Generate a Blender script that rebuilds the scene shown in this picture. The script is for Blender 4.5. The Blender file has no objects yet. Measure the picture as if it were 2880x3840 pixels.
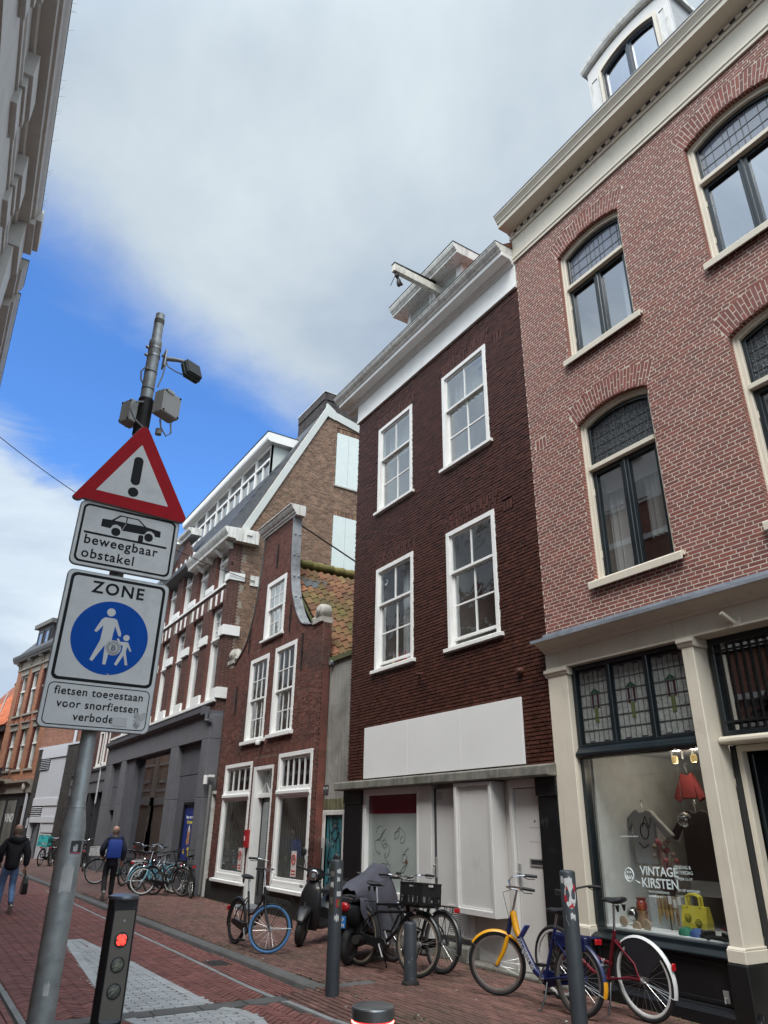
import bpy, math, random
from math import sin, cos, pi, sqrt, atan2, asin
from mathutils import Vector, Matrix, noise as mnoise
rad = math.radians
random.seed(11)
SC = bpy.context.scene
COL = SC.collection

# ------------------------------------------------------------------ camera
CAM_LOC = Vector((0.0, 0.0, 1.65))
PITCH, ROLL, YAW = rad(24.4985), rad(0.9126), rad(31.9047)
def cam_axes():
    fwd = Vector((sin(YAW)*cos(PITCH), cos(YAW)*cos(PITCH), sin(PITCH)))
    right = Vector((cos(YAW), -sin(YAW), 0))
    up = right.cross(fwd)
    return cos(ROLL)*right + sin(ROLL)*up, -sin(ROLL)*right + cos(ROLL)*up, fwd
CR, CU, CF = cam_axes()
cd = bpy.data.cameras.new('camera'); cam = bpy.data.objects.new('camera', cd); COL.objects.link(cam)
cd.sensor_fit = 'VERTICAL'; cd.sensor_height = 36; cd.sensor_width = 27
cd.lens = 36*2613.78/3840
cd.clip_start = 0.05; cd.clip_end = 3000
cam.matrix_world = Matrix(((CR.x, CU.x, -CF.x, CAM_LOC.x), (CR.y, CU.y, -CF.y, CAM_LOC.y), (CR.z, CU.z, -CF.z, CAM_LOC.z), (0, 0, 0, 1)))
SC.camera = cam

# ------------------------------------------------------------------ sky and sun
SUN_EL, SUN_AZ = rad(56), rad(226)          # azimuth clockwise from +Y: the sun stands behind the camera, to the left
W = bpy.data.worlds.new('World'); SC.world = W; W.use_nodes = True
nt = W.node_tree; nt.nodes.clear(); N = nt.nodes.new; L = nt.links.new
out = N('ShaderNodeOutputWorld'); bg = N('ShaderNodeBackground'); bg.inputs['Strength'].default_value = 0.1
sky = N('ShaderNodeTexSky'); sky.sky_type = 'NISHITA'; sky.sun_disc = False
sky.sun_elevation = SUN_EL; sky.sun_rotation = SUN_AZ; sky.air_density = 1.0; sky.dust_density = 0.3; sky.ozone_density = 3.0
tc = N('ShaderNodeTexCoord'); sep = N('ShaderNodeSeparateXYZ'); L(tc.outputs['Generated'], sep.inputs[0])
def M(op, a, b=None, c=None):
    n = N('ShaderNodeMath'); n.operation = op
    for i, x in enumerate((a, b, c)):
        if x is None: continue
        if isinstance(x, (int, float)): n.inputs[i].default_value = x
        else: L(x, n.inputs[i])
    return n.outputs[0]
zz = M('ADD', M('MAXIMUM', sep.outputs['Z'], 0.0), 0.22)
px = M('DIVIDE', sep.outputs['X'], zz); py = M('DIVIDE', sep.outputs['Y'], zz)
cmb = N('ShaderNodeCombineXYZ'); L(px, cmb.inputs[0]); L(py, cmb.inputs[1])
def noise(scale, detail, rough, off, dist=0.3):
    mp = N('ShaderNodeMapping'); mp.inputs['Location'].default_value = off; L(cmb.outputs[0], mp.inputs[0])
    n = N('ShaderNodeTexNoise'); n.inputs['Scale'].default_value = scale; n.inputs['Detail'].default_value = detail
    n.inputs['Roughness'].default_value = rough; n.inputs['Distortion'].default_value = dist; L(mp.outputs[0], n.inputs['Vector'])
    return n.outputs['Fac']
big = noise(1.6, 5, 0.5, (3.1, 1.7, 0), 0.25)
fine = noise(5.0, 8, 0.62, (7.3, 4.4, 0), 0.5)
# a bank of cloud overhead, a band of open blue down the street, broken cumulus lower down
t_ = M('SUBTRACT', py, M('MULTIPLY', px, 0.32))
t_ = M('ADD', t_, M('ADD', M('MULTIPLY', M('SUBTRACT', big, 0.5), 0.30), M('MULTIPLY', M('SUBTRACT', fine, 0.5), 0.16)))
def step(x, a, b, va, vb):
    r = N('ShaderNodeMapRange'); r.interpolation_type = 'SMOOTHSTEP'; r.inputs[1].default_value = a; r.inputs[2].default_value = b; r.inputs[3].default_value = va; r.inputs[4].default_value = vb; L(x, r.inputs[0]); return r.outputs[0]
upper = step(t_, 0.74, 0.98, 1.0, 0.0)
t2_ = M('ADD', M('SUBTRACT', py, M('MULTIPLY', px, 1.0)), M('ADD', M('MULTIPLY', M('SUBTRACT', big, 0.5), 0.9), M('MULTIPLY', M('SUBTRACT', fine, 0.5), 0.55)))
lower = step(t2_, 1.22, 1.50, 0.0, 1.0)
class _R: pass
ramp = _R(); ramp.outputs = [M('MINIMUM', M('ADD', upper, lower), 1.0)]
shade = N('ShaderNodeMapRange'); shade.inputs[1].default_value = 0.35; shade.inputs[2].default_value = 0.68; shade.inputs[3].default_value = 0.0; shade.inputs[4].default_value = 1.0
L(noise(1.25, 6, 0.55, (1.2, 9.4, 0), 0.3), shade.inputs[0])
cmix = N('ShaderNodeMix'); cmix.data_type = 'RGBA'; L(shade.outputs[0], cmix.inputs['Factor'])
cmix.inputs['A'].default_value = (1.68, 2.04, 2.52, 1); cmix.inputs['B'].default_value = (3.15, 3.5, 3.62, 1)
smul = N('ShaderNodeMix'); smul.data_type = 'RGBA'; smul.blend_type = 'MULTIPLY'; smul.inputs['Factor'].default_value = 1.0
L(sky.outputs[0], smul.inputs['A']); smul.inputs['B'].default_value = (0.46, 0.74, 1.06, 1)
# the cloud is brighter the nearer it lies to the hidden sun
sdot = N('ShaderNodeVectorMath'); sdot.operation = 'DOT_PRODUCT'; L(tc.outputs['Generated'], sdot.inputs[0]); sdot.inputs[1].default_value = (sin(SUN_AZ)*cos(SUN_EL), cos(SUN_AZ)*cos(SUN_EL), sin(SUN_EL))
glow = M('MULTIPLY', step(sdot.outputs['Value'], 0.40, 1.0, 1.0, 3.6), M('ADD', M('MULTIPLY', lower, 0.25), 1.0))
gm = N('ShaderNodeVectorMath'); gm.operation = 'SCALE'; L(cmix.outputs['Result'], gm.inputs[0]); L(glow, gm.inputs['Scale'])
mx = N('ShaderNodeMix'); mx.data_type = 'RGBA'; L(ramp.outputs[0], mx.inputs['Factor']); L(smul.outputs['Result'], mx.inputs['A']); L(gm.outputs[0], mx.inputs['B'])
L(mx.outputs['Result'], bg.inputs['Color']); L(bg.outputs[0], out.inputs[0])
sd = bpy.data.lights.new('sun', 'SUN'); sun = bpy.data.objects.new('sun', sd); COL.objects.link(sun)
sd.energy = 1.5; sd.angle = rad(30); sd.color = (1.0, 0.965, 0.91)
tosun = Vector((sin(SUN_AZ)*cos(SUN_EL), cos(SUN_AZ)*cos(SUN_EL), sin(SUN_EL)))
sun.rotation_euler = tosun.to_track_quat('Z', 'Y').to_euler(); sun.location = (-20, -20, 40)
SC.view_settings.view_transform = 'Standard'; SC.view_settings.look = 'None'; SC.view_settings.gamma = 1.0
SC.view_settings.use_curve_mapping = False; SC.view_settings.exposure = 1.35
SC.cycles.max_bounces = 7; SC.cycles.transparent_max_bounces = 14; SC.cycles.glossy_bounces = 3; SC.cycles.diffuse_bounces = 3
SC.cycles.caustics_reflective = False; SC.cycles.caustics_refractive = False

# ------------------------------------------------------------------ materials
MATS = {}
def PM(name, col, rough=0.6, metal=0.0, var=0.12, scale=6.0, bump=0.0, bscale=60.0, dirt=None, rand=0.0, col2=None, obj=False, spec=0.5, emit=None, estr=1.0, streak=None, alpha=None):
    """a Principled material with procedural variation; rand = spread between pieces, dirt = patches of dirt, or of painted sparkle on glass (colour, amount, scale, threshold)"""
    if name in MATS: return MATS[name]
    m = bpy.data.materials.new(name); MATS[name] = m; m.use_nodes = True
    t = m.node_tree; N = t.nodes.new; L = t.links.new; b = t.nodes['Principled BSDF']
    b.inputs['Roughness'].default_value = rough; b.inputs['Metallic'].default_value = metal; b.inputs['Specular IOR Level'].default_value = spec
    if obj: co = N('ShaderNodeTexCoord').outputs['Object']
    else: co = N('ShaderNodeNewGeometry').outputs['Position']
    rgb = N('ShaderNodeRGB'); rgb.outputs[0].default_value = (*col, 1); cur = rgb.outputs[0]
    def nz(s, det=5, r=0.6, w=0.0):
        n = N('ShaderNodeTexNoise'); n.inputs['Scale'].default_value = s; n.inputs['Detail'].default_value = det; n.inputs['Roughness'].default_value = r
        n.inputs['Distortion'].default_value = w; L(co, n.inputs['Vector']); return n.outputs['Fac']
    def rng(x, a, bb, c, d):
        n = N('ShaderNodeMapRange'); n.inputs[1].default_value = a; n.inputs[2].default_value = bb; n.inputs[3].default_value = c; n.inputs[4].default_value = d; L(x, n.inputs[0]); return n.outputs[0]
    def mul(c, f):
        n = N('ShaderNodeVectorMath'); n.operation = 'SCALE'; L(c, n.inputs[0]); L(f, n.inputs['Scale']); return n.outputs[0]
    def mix(f, a, bc):
        n = N('ShaderNodeMix'); n.data_type = 'RGBA'; L(f, n.inputs['Factor']); L(a, n.inputs['A'])
        if isinstance(bc, tuple): n.inputs['B'].default_value = (*bc, 1)
        else: L(bc, n.inputs['B'])
        return n.outputs['Result']
    if rand or col2:
        oi = N('ShaderNodeObjectInfo').outputs['Random']; ri = N('ShaderNodeNewGeometry').outputs['Random Per Island']
        s = N('ShaderNodeMath'); s.operation = 'ADD'; L(oi, s.inputs[0]); L(ri, s.inputs[1])
        f = N('ShaderNodeMath'); f.operation = 'FRACT'; L(s.outputs[0], f.inputs[0]); r1 = f.outputs[0]
        f2 = N('ShaderNodeMath'); f2.operation = 'MULTIPLY'; L(r1, f2.inputs[0]); f2.inputs[1].default_value = 13.7
        f3 = N('ShaderNodeMath'); f3.operation = 'FRACT'; L(f2.outputs[0], f3.inputs[0])
        if col2: cur = mix(rng(f3.outputs[0], 0.45, 1.0, 0, 1), cur, col2)
        if rand: cur = mul(cur, rng(r1, 0, 1, 1-rand, 1+rand))
    if var: cur = mul(cur, rng(nz(scale), 0.3, 0.7, 1-var, 1+var))
    if dirt:
        dc, da, ds, dt = dirt
        cur = mix(rng(nz(ds, 8, 0.65, 0.4), dt, dt+0.22, 0, da), cur, dc)
    if streak:
        sc_, sa, st = streak                     # runs of dirt that follow the fall of water
        mp = N('ShaderNodeMapping'); mp.inputs['Scale'].default_value = (7, 7, 0.55); L(co, mp.inputs[0])
        n = N('ShaderNodeTexNoise'); n.inputs['Scale'].default_value = 2.0; n.inputs['Detail'].default_value = 6; L(mp.outputs[0], n.inputs['Vector'])
        cur = mix(rng(n.outputs['Fac'], st, st+0.2, 0, sa), cur, sc_)
    L(cur, b.inputs['Base Color'])
    if bump:
        n = N('ShaderNodeBump'); n.inputs['Strength'].default_value = 0.6; n.inputs['Distance'].default_value = bump; L(nz(bscale, 4), n.inputs['Height']); L(n.outputs[0], b.inputs['Normal'])
    if emit: b.inputs['Emission Color'].default_value = (*emit, 1); b.inputs['Emission Strength'].default_value = estr
    if alpha is not None: b.inputs['Alpha'].default_value = alpha
    return m
def glass(name, tint=(0.9, 0.93, 0.92), ior=1.75, wav=0.0, wscale=3.0, rough=0.01, haze=0.0):
    """window glass: clear with a Fresnel reflection, optionally old and wavy, or hazy"""
    if name in MATS: return MATS[name]
    m = bpy.data.materials.new(name); MATS[name] = m; m.use_nodes = True
    t = m.node_tree; t.nodes.clear(); N = t.nodes.new; L = t.links.new
    o = N('ShaderNodeOutputMaterial'); tr = N('ShaderNodeBsdfTransparent'); tr.inputs[0].default_value = (*tint, 1)
    gl = N('ShaderNodeBsdfGlossy'); gl.inputs['Roughness'].default_value = rough; gl.inputs['Color'].default_value = (0.95, 0.97, 1, 1)
    ge = N('ShaderNodeNewGeometry'); dt = N('ShaderNodeVectorMath'); dt.operation = 'DOT_PRODUCT'; L(ge.outputs['Normal'], dt.inputs[0]); L(ge.outputs['Incoming'], dt.inputs[1])
    def mt(op, a, b=0.0):
        n = N('ShaderNodeMath'); n.operation = op
        for i, x in enumerate((a, b)):
            if isinstance(x, (int, float)): n.inputs[i].default_value = x
            else: L(x, n.inputs[i])
        return n.outputs[0]
    f0 = ((ior-1)/(ior+1))**2       # Schlick's reflectance, the same from either face of the sheet
    fr = mt('ADD', mt('MULTIPLY', mt('POWER', mt('SUBTRACT', 1.0, mt('ABSOLUTE', dt.outputs['Value'])), 5.0), 1-f0), f0)
    mxs = N('ShaderNodeMixShader'); L(fr, mxs.inputs[0])
    if haze:
        df = N('ShaderNodeBsdfDiffuse'); df.inputs[0].default_value = (0.6, 0.63, 0.62, 1); mh = N('ShaderNodeMixShader'); mh.inputs[0].default_value = haze
        L(tr.outputs[0], mh.inputs[1]); L(df.outputs[0], mh.inputs[2]); L(mh.outputs[0], mxs.inputs[1])
    else: L(tr.outputs[0], mxs.inputs[1])
    L(gl.outputs[0], mxs.inputs[2]); L(mxs.outputs[0], o.inputs[0])
    if wav:
        n = N('ShaderNodeTexNoise'); n.inputs['Scale'].default_value = wscale; n.inputs['Detail'].default_value = 2; L(N('ShaderNodeNewGeometry').outputs['Position'], n.inputs['Vector'])
        bp = N('ShaderNodeBump'); bp.inputs['Strength'].default_value = 1.0; bp.inputs['Distance'].default_value = wav; L(n.outputs['Fac'], bp.inputs['Height']); L(bp.outputs[0], gl.inputs['Normal'])
    return m

# ------------------------------------------------------------------ mesh building
class MB:
    def __init__(s, off=(0, 0, 0)): s.v = []; s.f = []; s.s = []; s.o = Vector(off)
    def add(s, vs, fs, smooth=False):
        n = len(s.v); s.v += [Vector(p)+s.o for p in vs]; s.f += [[i+n for i in f] for f in fs]; s.s += [smooth]*len(fs); return s
    def box(s, x0, x1, y0, y1, z0, z1):
        x0, x1 = min(x0, x1), max(x0, x1); y0, y1 = min(y0, y1), max(y0, y1); z0, z1 = min(z0, z1), max(z0, z1)
        return s.add([(x0, y0, z0), (x1, y0, z0), (x1, y1, z0), (x0, y1, z0), (x0, y0, z1), (x1, y0, z1), (x1, y1, z1), (x0, y1, z1)],
                     [(0, 3, 2, 1), (4, 5, 6, 7), (0, 1, 5, 4), (1, 2, 6, 5), (2, 3, 7, 6), (3, 0, 4, 7)])
    def hexa(s, lo, hi):
        """eight corners: four of one face, four of the opposite one"""
        return s.add(list(lo)+list(hi), [(0, 3, 2, 1), (4, 5, 6, 7), (0, 1, 5, 4), (1, 2, 6, 5), (2, 3, 7, 6), (3, 0, 4, 7)])
    def obox(s, c, size, mat):
        c = Vector(c); h = [Vector(((-1)**(i+1)*size[0]/2 if 0 else 0, 0, 0)) for i in range(1)]
        pts = []
        for dz in (-.5, .5):
            for dx, dy in ((-.5, -.5), (.5, -.5), (.5, .5), (-.5, .5)):
                pts.append(c + mat @ Vector((dx*size[0], dy*size[1], dz*size[2])))
        return s.hexa(pts[:4], pts[4:])
    def bar(s, a, b, w, t, up=(0, 0, 1)):
        """a rectangular bar from a to b: w across, t along 'up'"""
        a, b = Vector(a), Vector(b); d = (b-a).normalized(); u = Vector(up); x = d.cross(u)
        if x.length < 1e-5: x = d.cross(Vector((1, 0, 0)))
        x.normalize(); u = x.cross(d).normalized(); x *= w/2; u *= t/2
        return s.hexa([a-x-u, a+x-u, a+x+u, a-x+u], [b-x-u, b+x-u, b+x+u, b-x+u])
    def prism(s, pts, y0, y1):
        """polygon in (x, z), extruded along y"""
        n = len(pts); v = [(p[0], y0, p[1]) for p in pts]+[(p[0], y1, p[1]) for p in pts]
        return s.add(v, [tuple(range(n)), tuple(range(2*n-1, n-1, -1))]+[(i, i+n, (i+1) % n+n, (i+1) % n) for i in range(n)])
    def profile(s, pts, x0, x1, smooth=False):
        """cross-section in (y, z), run along x"""
        n = len(pts); v = [(x0, p[0], p[1]) for p in pts]+[(x1, p[0], p[1]) for p in pts]
        return s.add(v, [tuple(range(n)), tuple(range(2*n-1, n-1, -1))]+[(i, i+n, (i+1) % n+n, (i+1) % n) for i in range(n)], smooth)
    def ring(s, outer, inner, y0, y1):
        """frame between two loops in (x, z), from y0 (back) to y1 (front)"""
        n = len(outer); v = [(p[0], y, p[1]) for y in (y0, y1) for lp in (outer, inner) for p in lp]; f = []
        for i in range(n):
            j = (i+1) % n
            f += [(i, j, j+n, i+n), (2*n+i, 3*n+i, 3*n+j, 2*n+j), (i, 2*n+i, 2*n+j, j), (n+i, n+j, 3*n+j, 3*n+i)]
        return s.add(v, f)
    def face(s, pts): return s.add(pts, [tuple(range(len(pts)))])
    def pane(s, loop, y, th=0.006):
        return s.prism(loop, y-th, y)
    def tube(s, pts, r, n=8, closed=False, caps=True, smooth=True):
        pts = [Vector(p) for p in pts]; k = len(pts); rr = r if isinstance(r, (list, tuple)) else [r]*k
        base = len(s.v); fs = []; nrm = None; vs = []
        for i, p in enumerate(pts):
            if closed: t = (pts[(i+1) % k]-pts[i-1])
            else: t = pts[min(i+1, k-1)]-pts[max(i-1, 0)]
            if t.length < 1e-9: t = Vector((0, 0, 1))
            t.normalize()
            if nrm is None:
                nrm = t.orthogonal().normalized()
            nrm = (nrm - t*nrm.dot(t)); nrm = nrm.normalized() if nrm.length > 1e-6 else t.orthogonal().normalized()
            bn = t.cross(nrm)
            for j in range(n):
                a = 2*pi*j/n; vs.append(p+(nrm*cos(a)+bn*sin(a))*rr[i])
        m = k if closed else k-1
        for i in range(m):
            for j in range(n):
                a, b = i*n+j, i*n+(j+1) % n; c, d = ((i+1) % k)*n+(j+1) % n, ((i+1) % k)*n+j; fs.append((a, b, c, d))
        s.add(vs, fs, smooth)
        if caps and not closed: s.add(vs[:n], [tuple(range(n-1, -1, -1))]); s.add(vs[-n:], [tuple(range(n))])
        return s
    def lathe(s, prof, c=(0, 0, 0), n=24, mat=None, smooth=True):
        c = Vector(c); vs = []; k = len(prof)
        for r, z in prof:
            for j in range(n):
                p = Vector((r*cos(2*pi*j/n), r*sin(2*pi*j/n), z)); vs.append(c+(mat @ p if mat else p))
        fs = [(i*n+j, i*n+(j+1) % n, (i+1)*n+(j+1) % n, (i+1)*n+j) for i in range(k-1) for j in range(n)]
        s.add(vs, fs, smooth)
        if prof[0] == prof[-1]: return s
        if prof[0][0] > 1e-6: s.add(vs[:n], [tuple(range(n-1, -1, -1))])
        if prof[-1][0] > 1e-6: s.add(vs[-n:], [tuple(range(n))])
        return s
    def ball(s, c, r, n=16, m=10, sc=(1, 1, 1), mat=None):
        pr = [(sin(pi*i/m), -cos(pi*i/m)) for i in range(m+1)]; pr[0] = (1e-7, -1); pr[-1] = (1e-7, 1)
        S3 = Matrix.Diagonal((r*sc[0], r*sc[1], r*sc[2]))
        return s.lathe(pr, c, n, (mat @ S3) if mat else S3)
    def loft(s, rings, smooth=True, caps=True):
        n = len(rings[0]); vs = [p for rg in rings for p in rg]
        s.add(vs, [(i*n+j, i*n+(j+1) % n, (i+1)*n+(j+1) % n, (i+1)*n+j) for i in range(len(rings)-1) for j in range(n)], smooth)
        if caps: s.add(rings[0], [tuple(range(n-1, -1, -1))]); s.add(rings[-1], [tuple(range(n))])
        return s
    def xf(s, mat):
        s.v = [mat @ p for p in s.v]; return s
    def obj(s, name, mat, parent=None, bev=0, ang=38, kind=None, label=None):
        me = bpy.data.meshes.new(name); me.from_pydata([tuple(p) for p in s.v], [], s.f)
        me.polygons.foreach_set('use_smooth', s.s)
        fixn(me)
        if any(s.s): me.set_sharp_from_angle(angle=rad(ang))
        me.materials.append(mat)
        o = bpy.data.objects.new(name, me); COL.objects.link(o)
        if parent is not None: o.parent = parent
        if bev:
            b = o.modifiers.new('bevel', 'BEVEL'); b.width = bev; b.segments = 1; b.limit_method = 'ANGLE'; b.angle_limit = rad(40)
        if kind: o['kind'] = kind
        if label: o['label'] = label
        return o
def fixn(me):
    import bmesh
    bm = bmesh.new(); bm.from_mesh(me); bmesh.ops.recalc_face_normals(bm, faces=bm.faces[:]); bm.to_mesh(me); bm.free()
def thing(name, label, cat, loc=(0, 0, 0), rz=0.0, group=None):
    o = bpy.data.objects.new(name, None); COL.objects.link(o); o.location = loc; o.rotation_euler = (0, 0, rz); o.empty_display_size = 0.2
    o['label'] = label; o['category'] = cat
    if group: o['group'] = group
    return o
def tag(o, label, cat, group=None):
    o['label'] = label; o['category'] = cat
    if group: o['group'] = group
    return o
def rect(x0, x1, z0, z1): return [(x0, z0), (x1, z0), (x1, z1), (x0, z1)]
def text(body, size, mat4, mat, parent=None, name='lettering', bold=0.0, align='CENTER', ext=0.001, space=1.0, xs=1.0):
    cu = bpy.data.curves.new(name, 'FONT'); cu.body = body; cu.size = size; cu.align_x = align; cu.offset = bold; cu.extrude = ext; cu.space_character = space; cu.resolution_u = 4
    t = bpy.data.objects.new(name, cu); COL.objects.link(t)
    dg = bpy.context.evaluated_depsgraph_get(); me = bpy.data.meshes.new_from_object(t.evaluated_get(dg))
    bpy.data.objects.remove(t); bpy.data.curves.remove(cu)
    me.transform(mat4 @ Matrix.Diagonal((xs, 1, 1, 1))); me.materials.clear(); me.materials.append(mat); me.name = name
    o = bpy.data.objects.new(name, me); COL.objects.link(o)
    if parent is not None: o.parent = parent
    return o
def basis(x, y, z, o):
    x, y, z = Vector(x), Vector(y), Vector(z)
    return Matrix(((x.x, y.x, z.x, o[0]), (x.y, y.y, z.y, o[1]), (x.z, y.z, z.z, o[2]), (0, 0, 0, 1)))
# text that reads on a facade seen from the street: facade frame x runs away from the reader's right, so letters run along -x
def on_wall(x, y, z): return basis((-1, 0, 0), (0, 0, 1), (0, 1, 0), (x, y, z))

# ------------------------------------------------------------------ brickwork
def view_area(p, w, h, nrm):
    """how large a piece shows in the photograph: projected area, 0 when out of the frame"""
    d = p-CAM_LOC; z = d.dot(CF)
    if z < 0.3: return 0
    x, y = d.dot(CR)/z*2613.78, d.dot(CU)/z*2613.78
    if abs(x) > 1460 or abs(y) > 1940: return 0
    c = -d.normalized().dot(nrm)
    return max(c, 0)*w*h/z**2
TAPER = 0.0012
def brick_mesh(corners, back, front, fr):
    """corners: four (u, z); the face is drawn in a little towards the front so that the arrises catch light"""
    cu = sum(c[0] for c in corners)/4; cz = sum(c[1] for c in corners)/4
    ins = []
    for u, z in corners:
        du, dz = cu-u, cz-z; l = sqrt(du*du+dz*dz); ins.append((u+du/l*TAPER*1.4, z+dz/l*TAPER*1.4))
    b = [fr(u, back, z) for u, z in corners]; f = [fr(u, front, z) for u, z in ins]
    return b+f, [(4, 5, 6, 7), (0, 1, 5, 4), (1, 2, 6, 5), (2, 3, 7, 6), (3, 0, 4, 7)]
def lay_bricks(root, name, quads, fr, nrm, mat, singles, proud=0.0, back=-0.02, jit=0.002, stuffname=None):
    """quads: list of four-corner pieces; the 'singles' that show largest become parts of their own, the rest one part"""
    mw = root.matrix_basis.copy() if root else Matrix.Identity(4)
    n3 = (mw.to_3x3() @ Vector(nrm)).normalized(); sc = []
    for i, q in enumerate(quads):
        c = mw @ Vector(fr(sum(p[0] for p in q)/4, 0, sum(p[1] for p in q)/4))
        w = sqrt((q[1][0]-q[0][0])**2+(q[1][1]-q[0][1])**2); h = sqrt((q[3][0]-q[0][0])**2+(q[3][1]-q[0][1])**2)
        sc.append((view_area(c, w, h, n3), i))
    sc.sort(reverse=True); pick = {i for a, i in sc[:singles] if a > 0}
    rest = MB(); uni = None
    for i, q in enumerate(quads):
        fy = proud+random.uniform(-jit, jit)
        vs, fs = brick_mesh(q, back, fy, fr)
        if i in pick:
            is_rect = abs(q[0][1]-q[1][1]) < 1e-6 and abs(q[0][0]-q[3][0]) < 1e-6 and abs(q[1][0]-q[2][0]) < 1e-6
            if is_rect:
                if uni is None:
                    uni = bpy.data.meshes.new(name); v0, _ = [], 0
                    b0 = [(-.5, 0, -.5), (.5, 0, -.5), (.5, 0, .5), (-.5, 0, .5)]; k1, k2 = 0.494, 0.477
                    f0 = [(-k1, 1, -k2), (k1, 1, -k2), (k1, 1, k2), (-k1, 1, k2)]
                    A = [Vector(fr(u, y, z))-Vector(fr(0, 0, 0)) for u, y, z in b0+f0]
                    uni.from_pydata([tuple(p) for p in A], [], fs); fixn(uni); uni.materials.append(mat)
                o = bpy.data.objects.new(name, uni)
                du, dz = q[1][0]-q[0][0], q[3][1]-q[0][1]
                ax = Vector(fr(1, 0, 0))-Vector(fr(0, 0, 0)); ay = Vector(fr(0, 1, 0))-Vector(fr(0, 0, 0)); az = Vector(fr(0, 0, 1))-Vector(fr(0, 0, 0))
                s = [0, 0, 0]
                for a, k in ((ax, du), (ay, fy-back), (az, dz)):
                    for c in range(3):
                        if abs(a[c]) > 0.5: s[c] = k
                o.scale = s; o.location = fr((q[0][0]+q[1][0])/2, back, (q[0][1]+q[3][1])/2)
            else:
                me = bpy.data.meshes.new(name); me.from_pydata([tuple(p) for p in vs], [], fs); fixn(me); me.materials.append(mat); o = bpy.data.objects.new(name, me)
            COL.objects.link(o)
            if root: o.parent = root
        else: rest.add(vs, fs)
    if rest.f:
        o = rest.obj(stuffname or 'brickwork', mat, root); o['kind'] = 'stuff'
        return o
def bond(u0, u1, z0, z1, L=0.21, H=0.05, j=0.011, cuts=None, edge=None, style='cross', minw=0.03, jh=None):
    """courses of bricks over a rectangle. cuts: f(za, zb) -> list of (a, b) openings; edge: f(za, zb) -> (u0, u1) outline. returns bricks and mortar strips"""
    q, mort = [], []; z = z0; row = 0; jh = jh or j
    while z < z1-0.012:
        zb = min(z+H, z1); a0, a1 = edge(z, zb) if edge else (u0, u1)
        if a1-a0 > 0.03:
            iv = [(a0, a1)]
            for c in (cuts(z, zb) if cuts else []):
                nv = []
                for p, r in iv:
                    if c[1] <= p or c[0] >= r: nv.append((p, r))
                    else:
                        if c[0] > p: nv.append((p, c[0]))
                        if c[1] < r: nv.append((c[1], r))
                iv = nv
            head = (L-jh)/2
            seq = ([L, head] if style == 'cross' else [L]); 
            if style == 'english': seq = [L] if row % 2 == 0 else [head]
            step = sum(seq)+jh*len(seq)
            off = {'cross': [0, 0.5][row % 2]*step + (0.25*step if row % 4 > 1 else 0), 'run': (row % 2)*step/2, 'english': (row % 2)*head*0.5}[style]
            u = u0-step*2+off; i = 0
            while u < u1:
                w = seq[i % len(seq)]; i += 1
                for p, r in iv:
                    s, e = max(u, p), min(u+w, r)
                    if e-s > minw: q.append([(s, z), (e, z), (e, zb), (s, zb)])
                u += w+jh
            for p, r in iv: mort.append((p, r, z-j*0.5 if row else z, zb+j*0.5))
        z += H+j; row += 1
    return q, mort
def mortar(root, mort, fr, mat, y=-0.006):
    m = MB()
    # merge equal intervals over neighbouring courses so that the bed is a few large faces
    for p, r, za, zb in mort: m.add([fr(p, y, za), fr(r, y, za), fr(r, y, zb), fr(p, y, zb)], [(0, 1, 2, 3)])
    return m.obj('mortar_bed', mat, root)
def arch_z(s, s0, s1, spring, rise):
    w = s1-s0; R = (w*w/4+rise*rise)/(2*rise); c = (s0+s1)/2; x = max(-w/2, min(w/2, s-c))
    return spring+rise-R+sqrt(max(R*R-x*x, 0))
def arch_loop(s0, s1, zb, spring, rise, t=0.0, n=12):
    """closed loop of an opening with a segmental head, drawn in by t"""
    w = s1-s0; R = (w*w/4+rise*rise)/(2*rise); cx = (s0+s1)/2; cz = spring+rise-R; R2 = R-t; h = w/2-t
    a = asin(min(1, h/R2)); pts = [(s0+t, zb+t), (s1-t, zb+t)]
    for i in range(n+1):
        b = a-2*a*i/n; pts.append((cx+R2*sin(b), cz+R2*cos(b)))
    return pts
def inset(x0, x1, z0, z1, t): return rect(x0+t, x1-t, z0+t, z1-t)
# ------------------------------------------------------------------ shared materials
m_cream = PM('cream_paint', (0.63, 0.575, 0.475), 0.45, var=0.05, scale=3, dirt=((0.32, 0.28, 0.22), 0.5, 2.2, 0.60), streak=((0.36, 0.32, 0.26), 0.35, 0.60), bump=0.001, bscale=40)
m_white = PM('white_paint', (0.76, 0.755, 0.73), 0.42, var=0.05, scale=3, dirt=((0.36, 0.34, 0.30), 0.5, 2.6, 0.61), streak=((0.40, 0.38, 0.34), 0.3, 0.62), bump=0.001, bscale=40)
m_whitegrey = PM('weathered_white_paint', (0.66, 0.65, 0.61), 0.5, var=0.08, scale=3, dirt=((0.22, 0.20, 0.17), 0.7, 2.6, 0.52), streak=((0.26, 0.24, 0.20), 0.6, 0.5), bump=0.0015, bscale=40)
m_sash = PM('dark_green_paint', (0.010, 0.015, 0.018), 0.28, var=0.2, scale=5, dirt=((0.12, 0.12, 0.12), 0.35, 7, 0.64))
m_black = PM('black_paint', (0.007, 0.007, 0.008), 0.4, var=0.25, scale=4, dirt=((0.06, 0.06, 0.06), 0.5, 5, 0.6), bump=0.001, bscale=25)
m_lead = PM('lead_sheet', (0.225, 0.245, 0.28), 0.5, metal=0.2, var=0.25, scale=5, dirt=((0.30, 0.33, 0.38), 0.6, 4, 0.55), bump=0.004, bscale=9)
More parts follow.
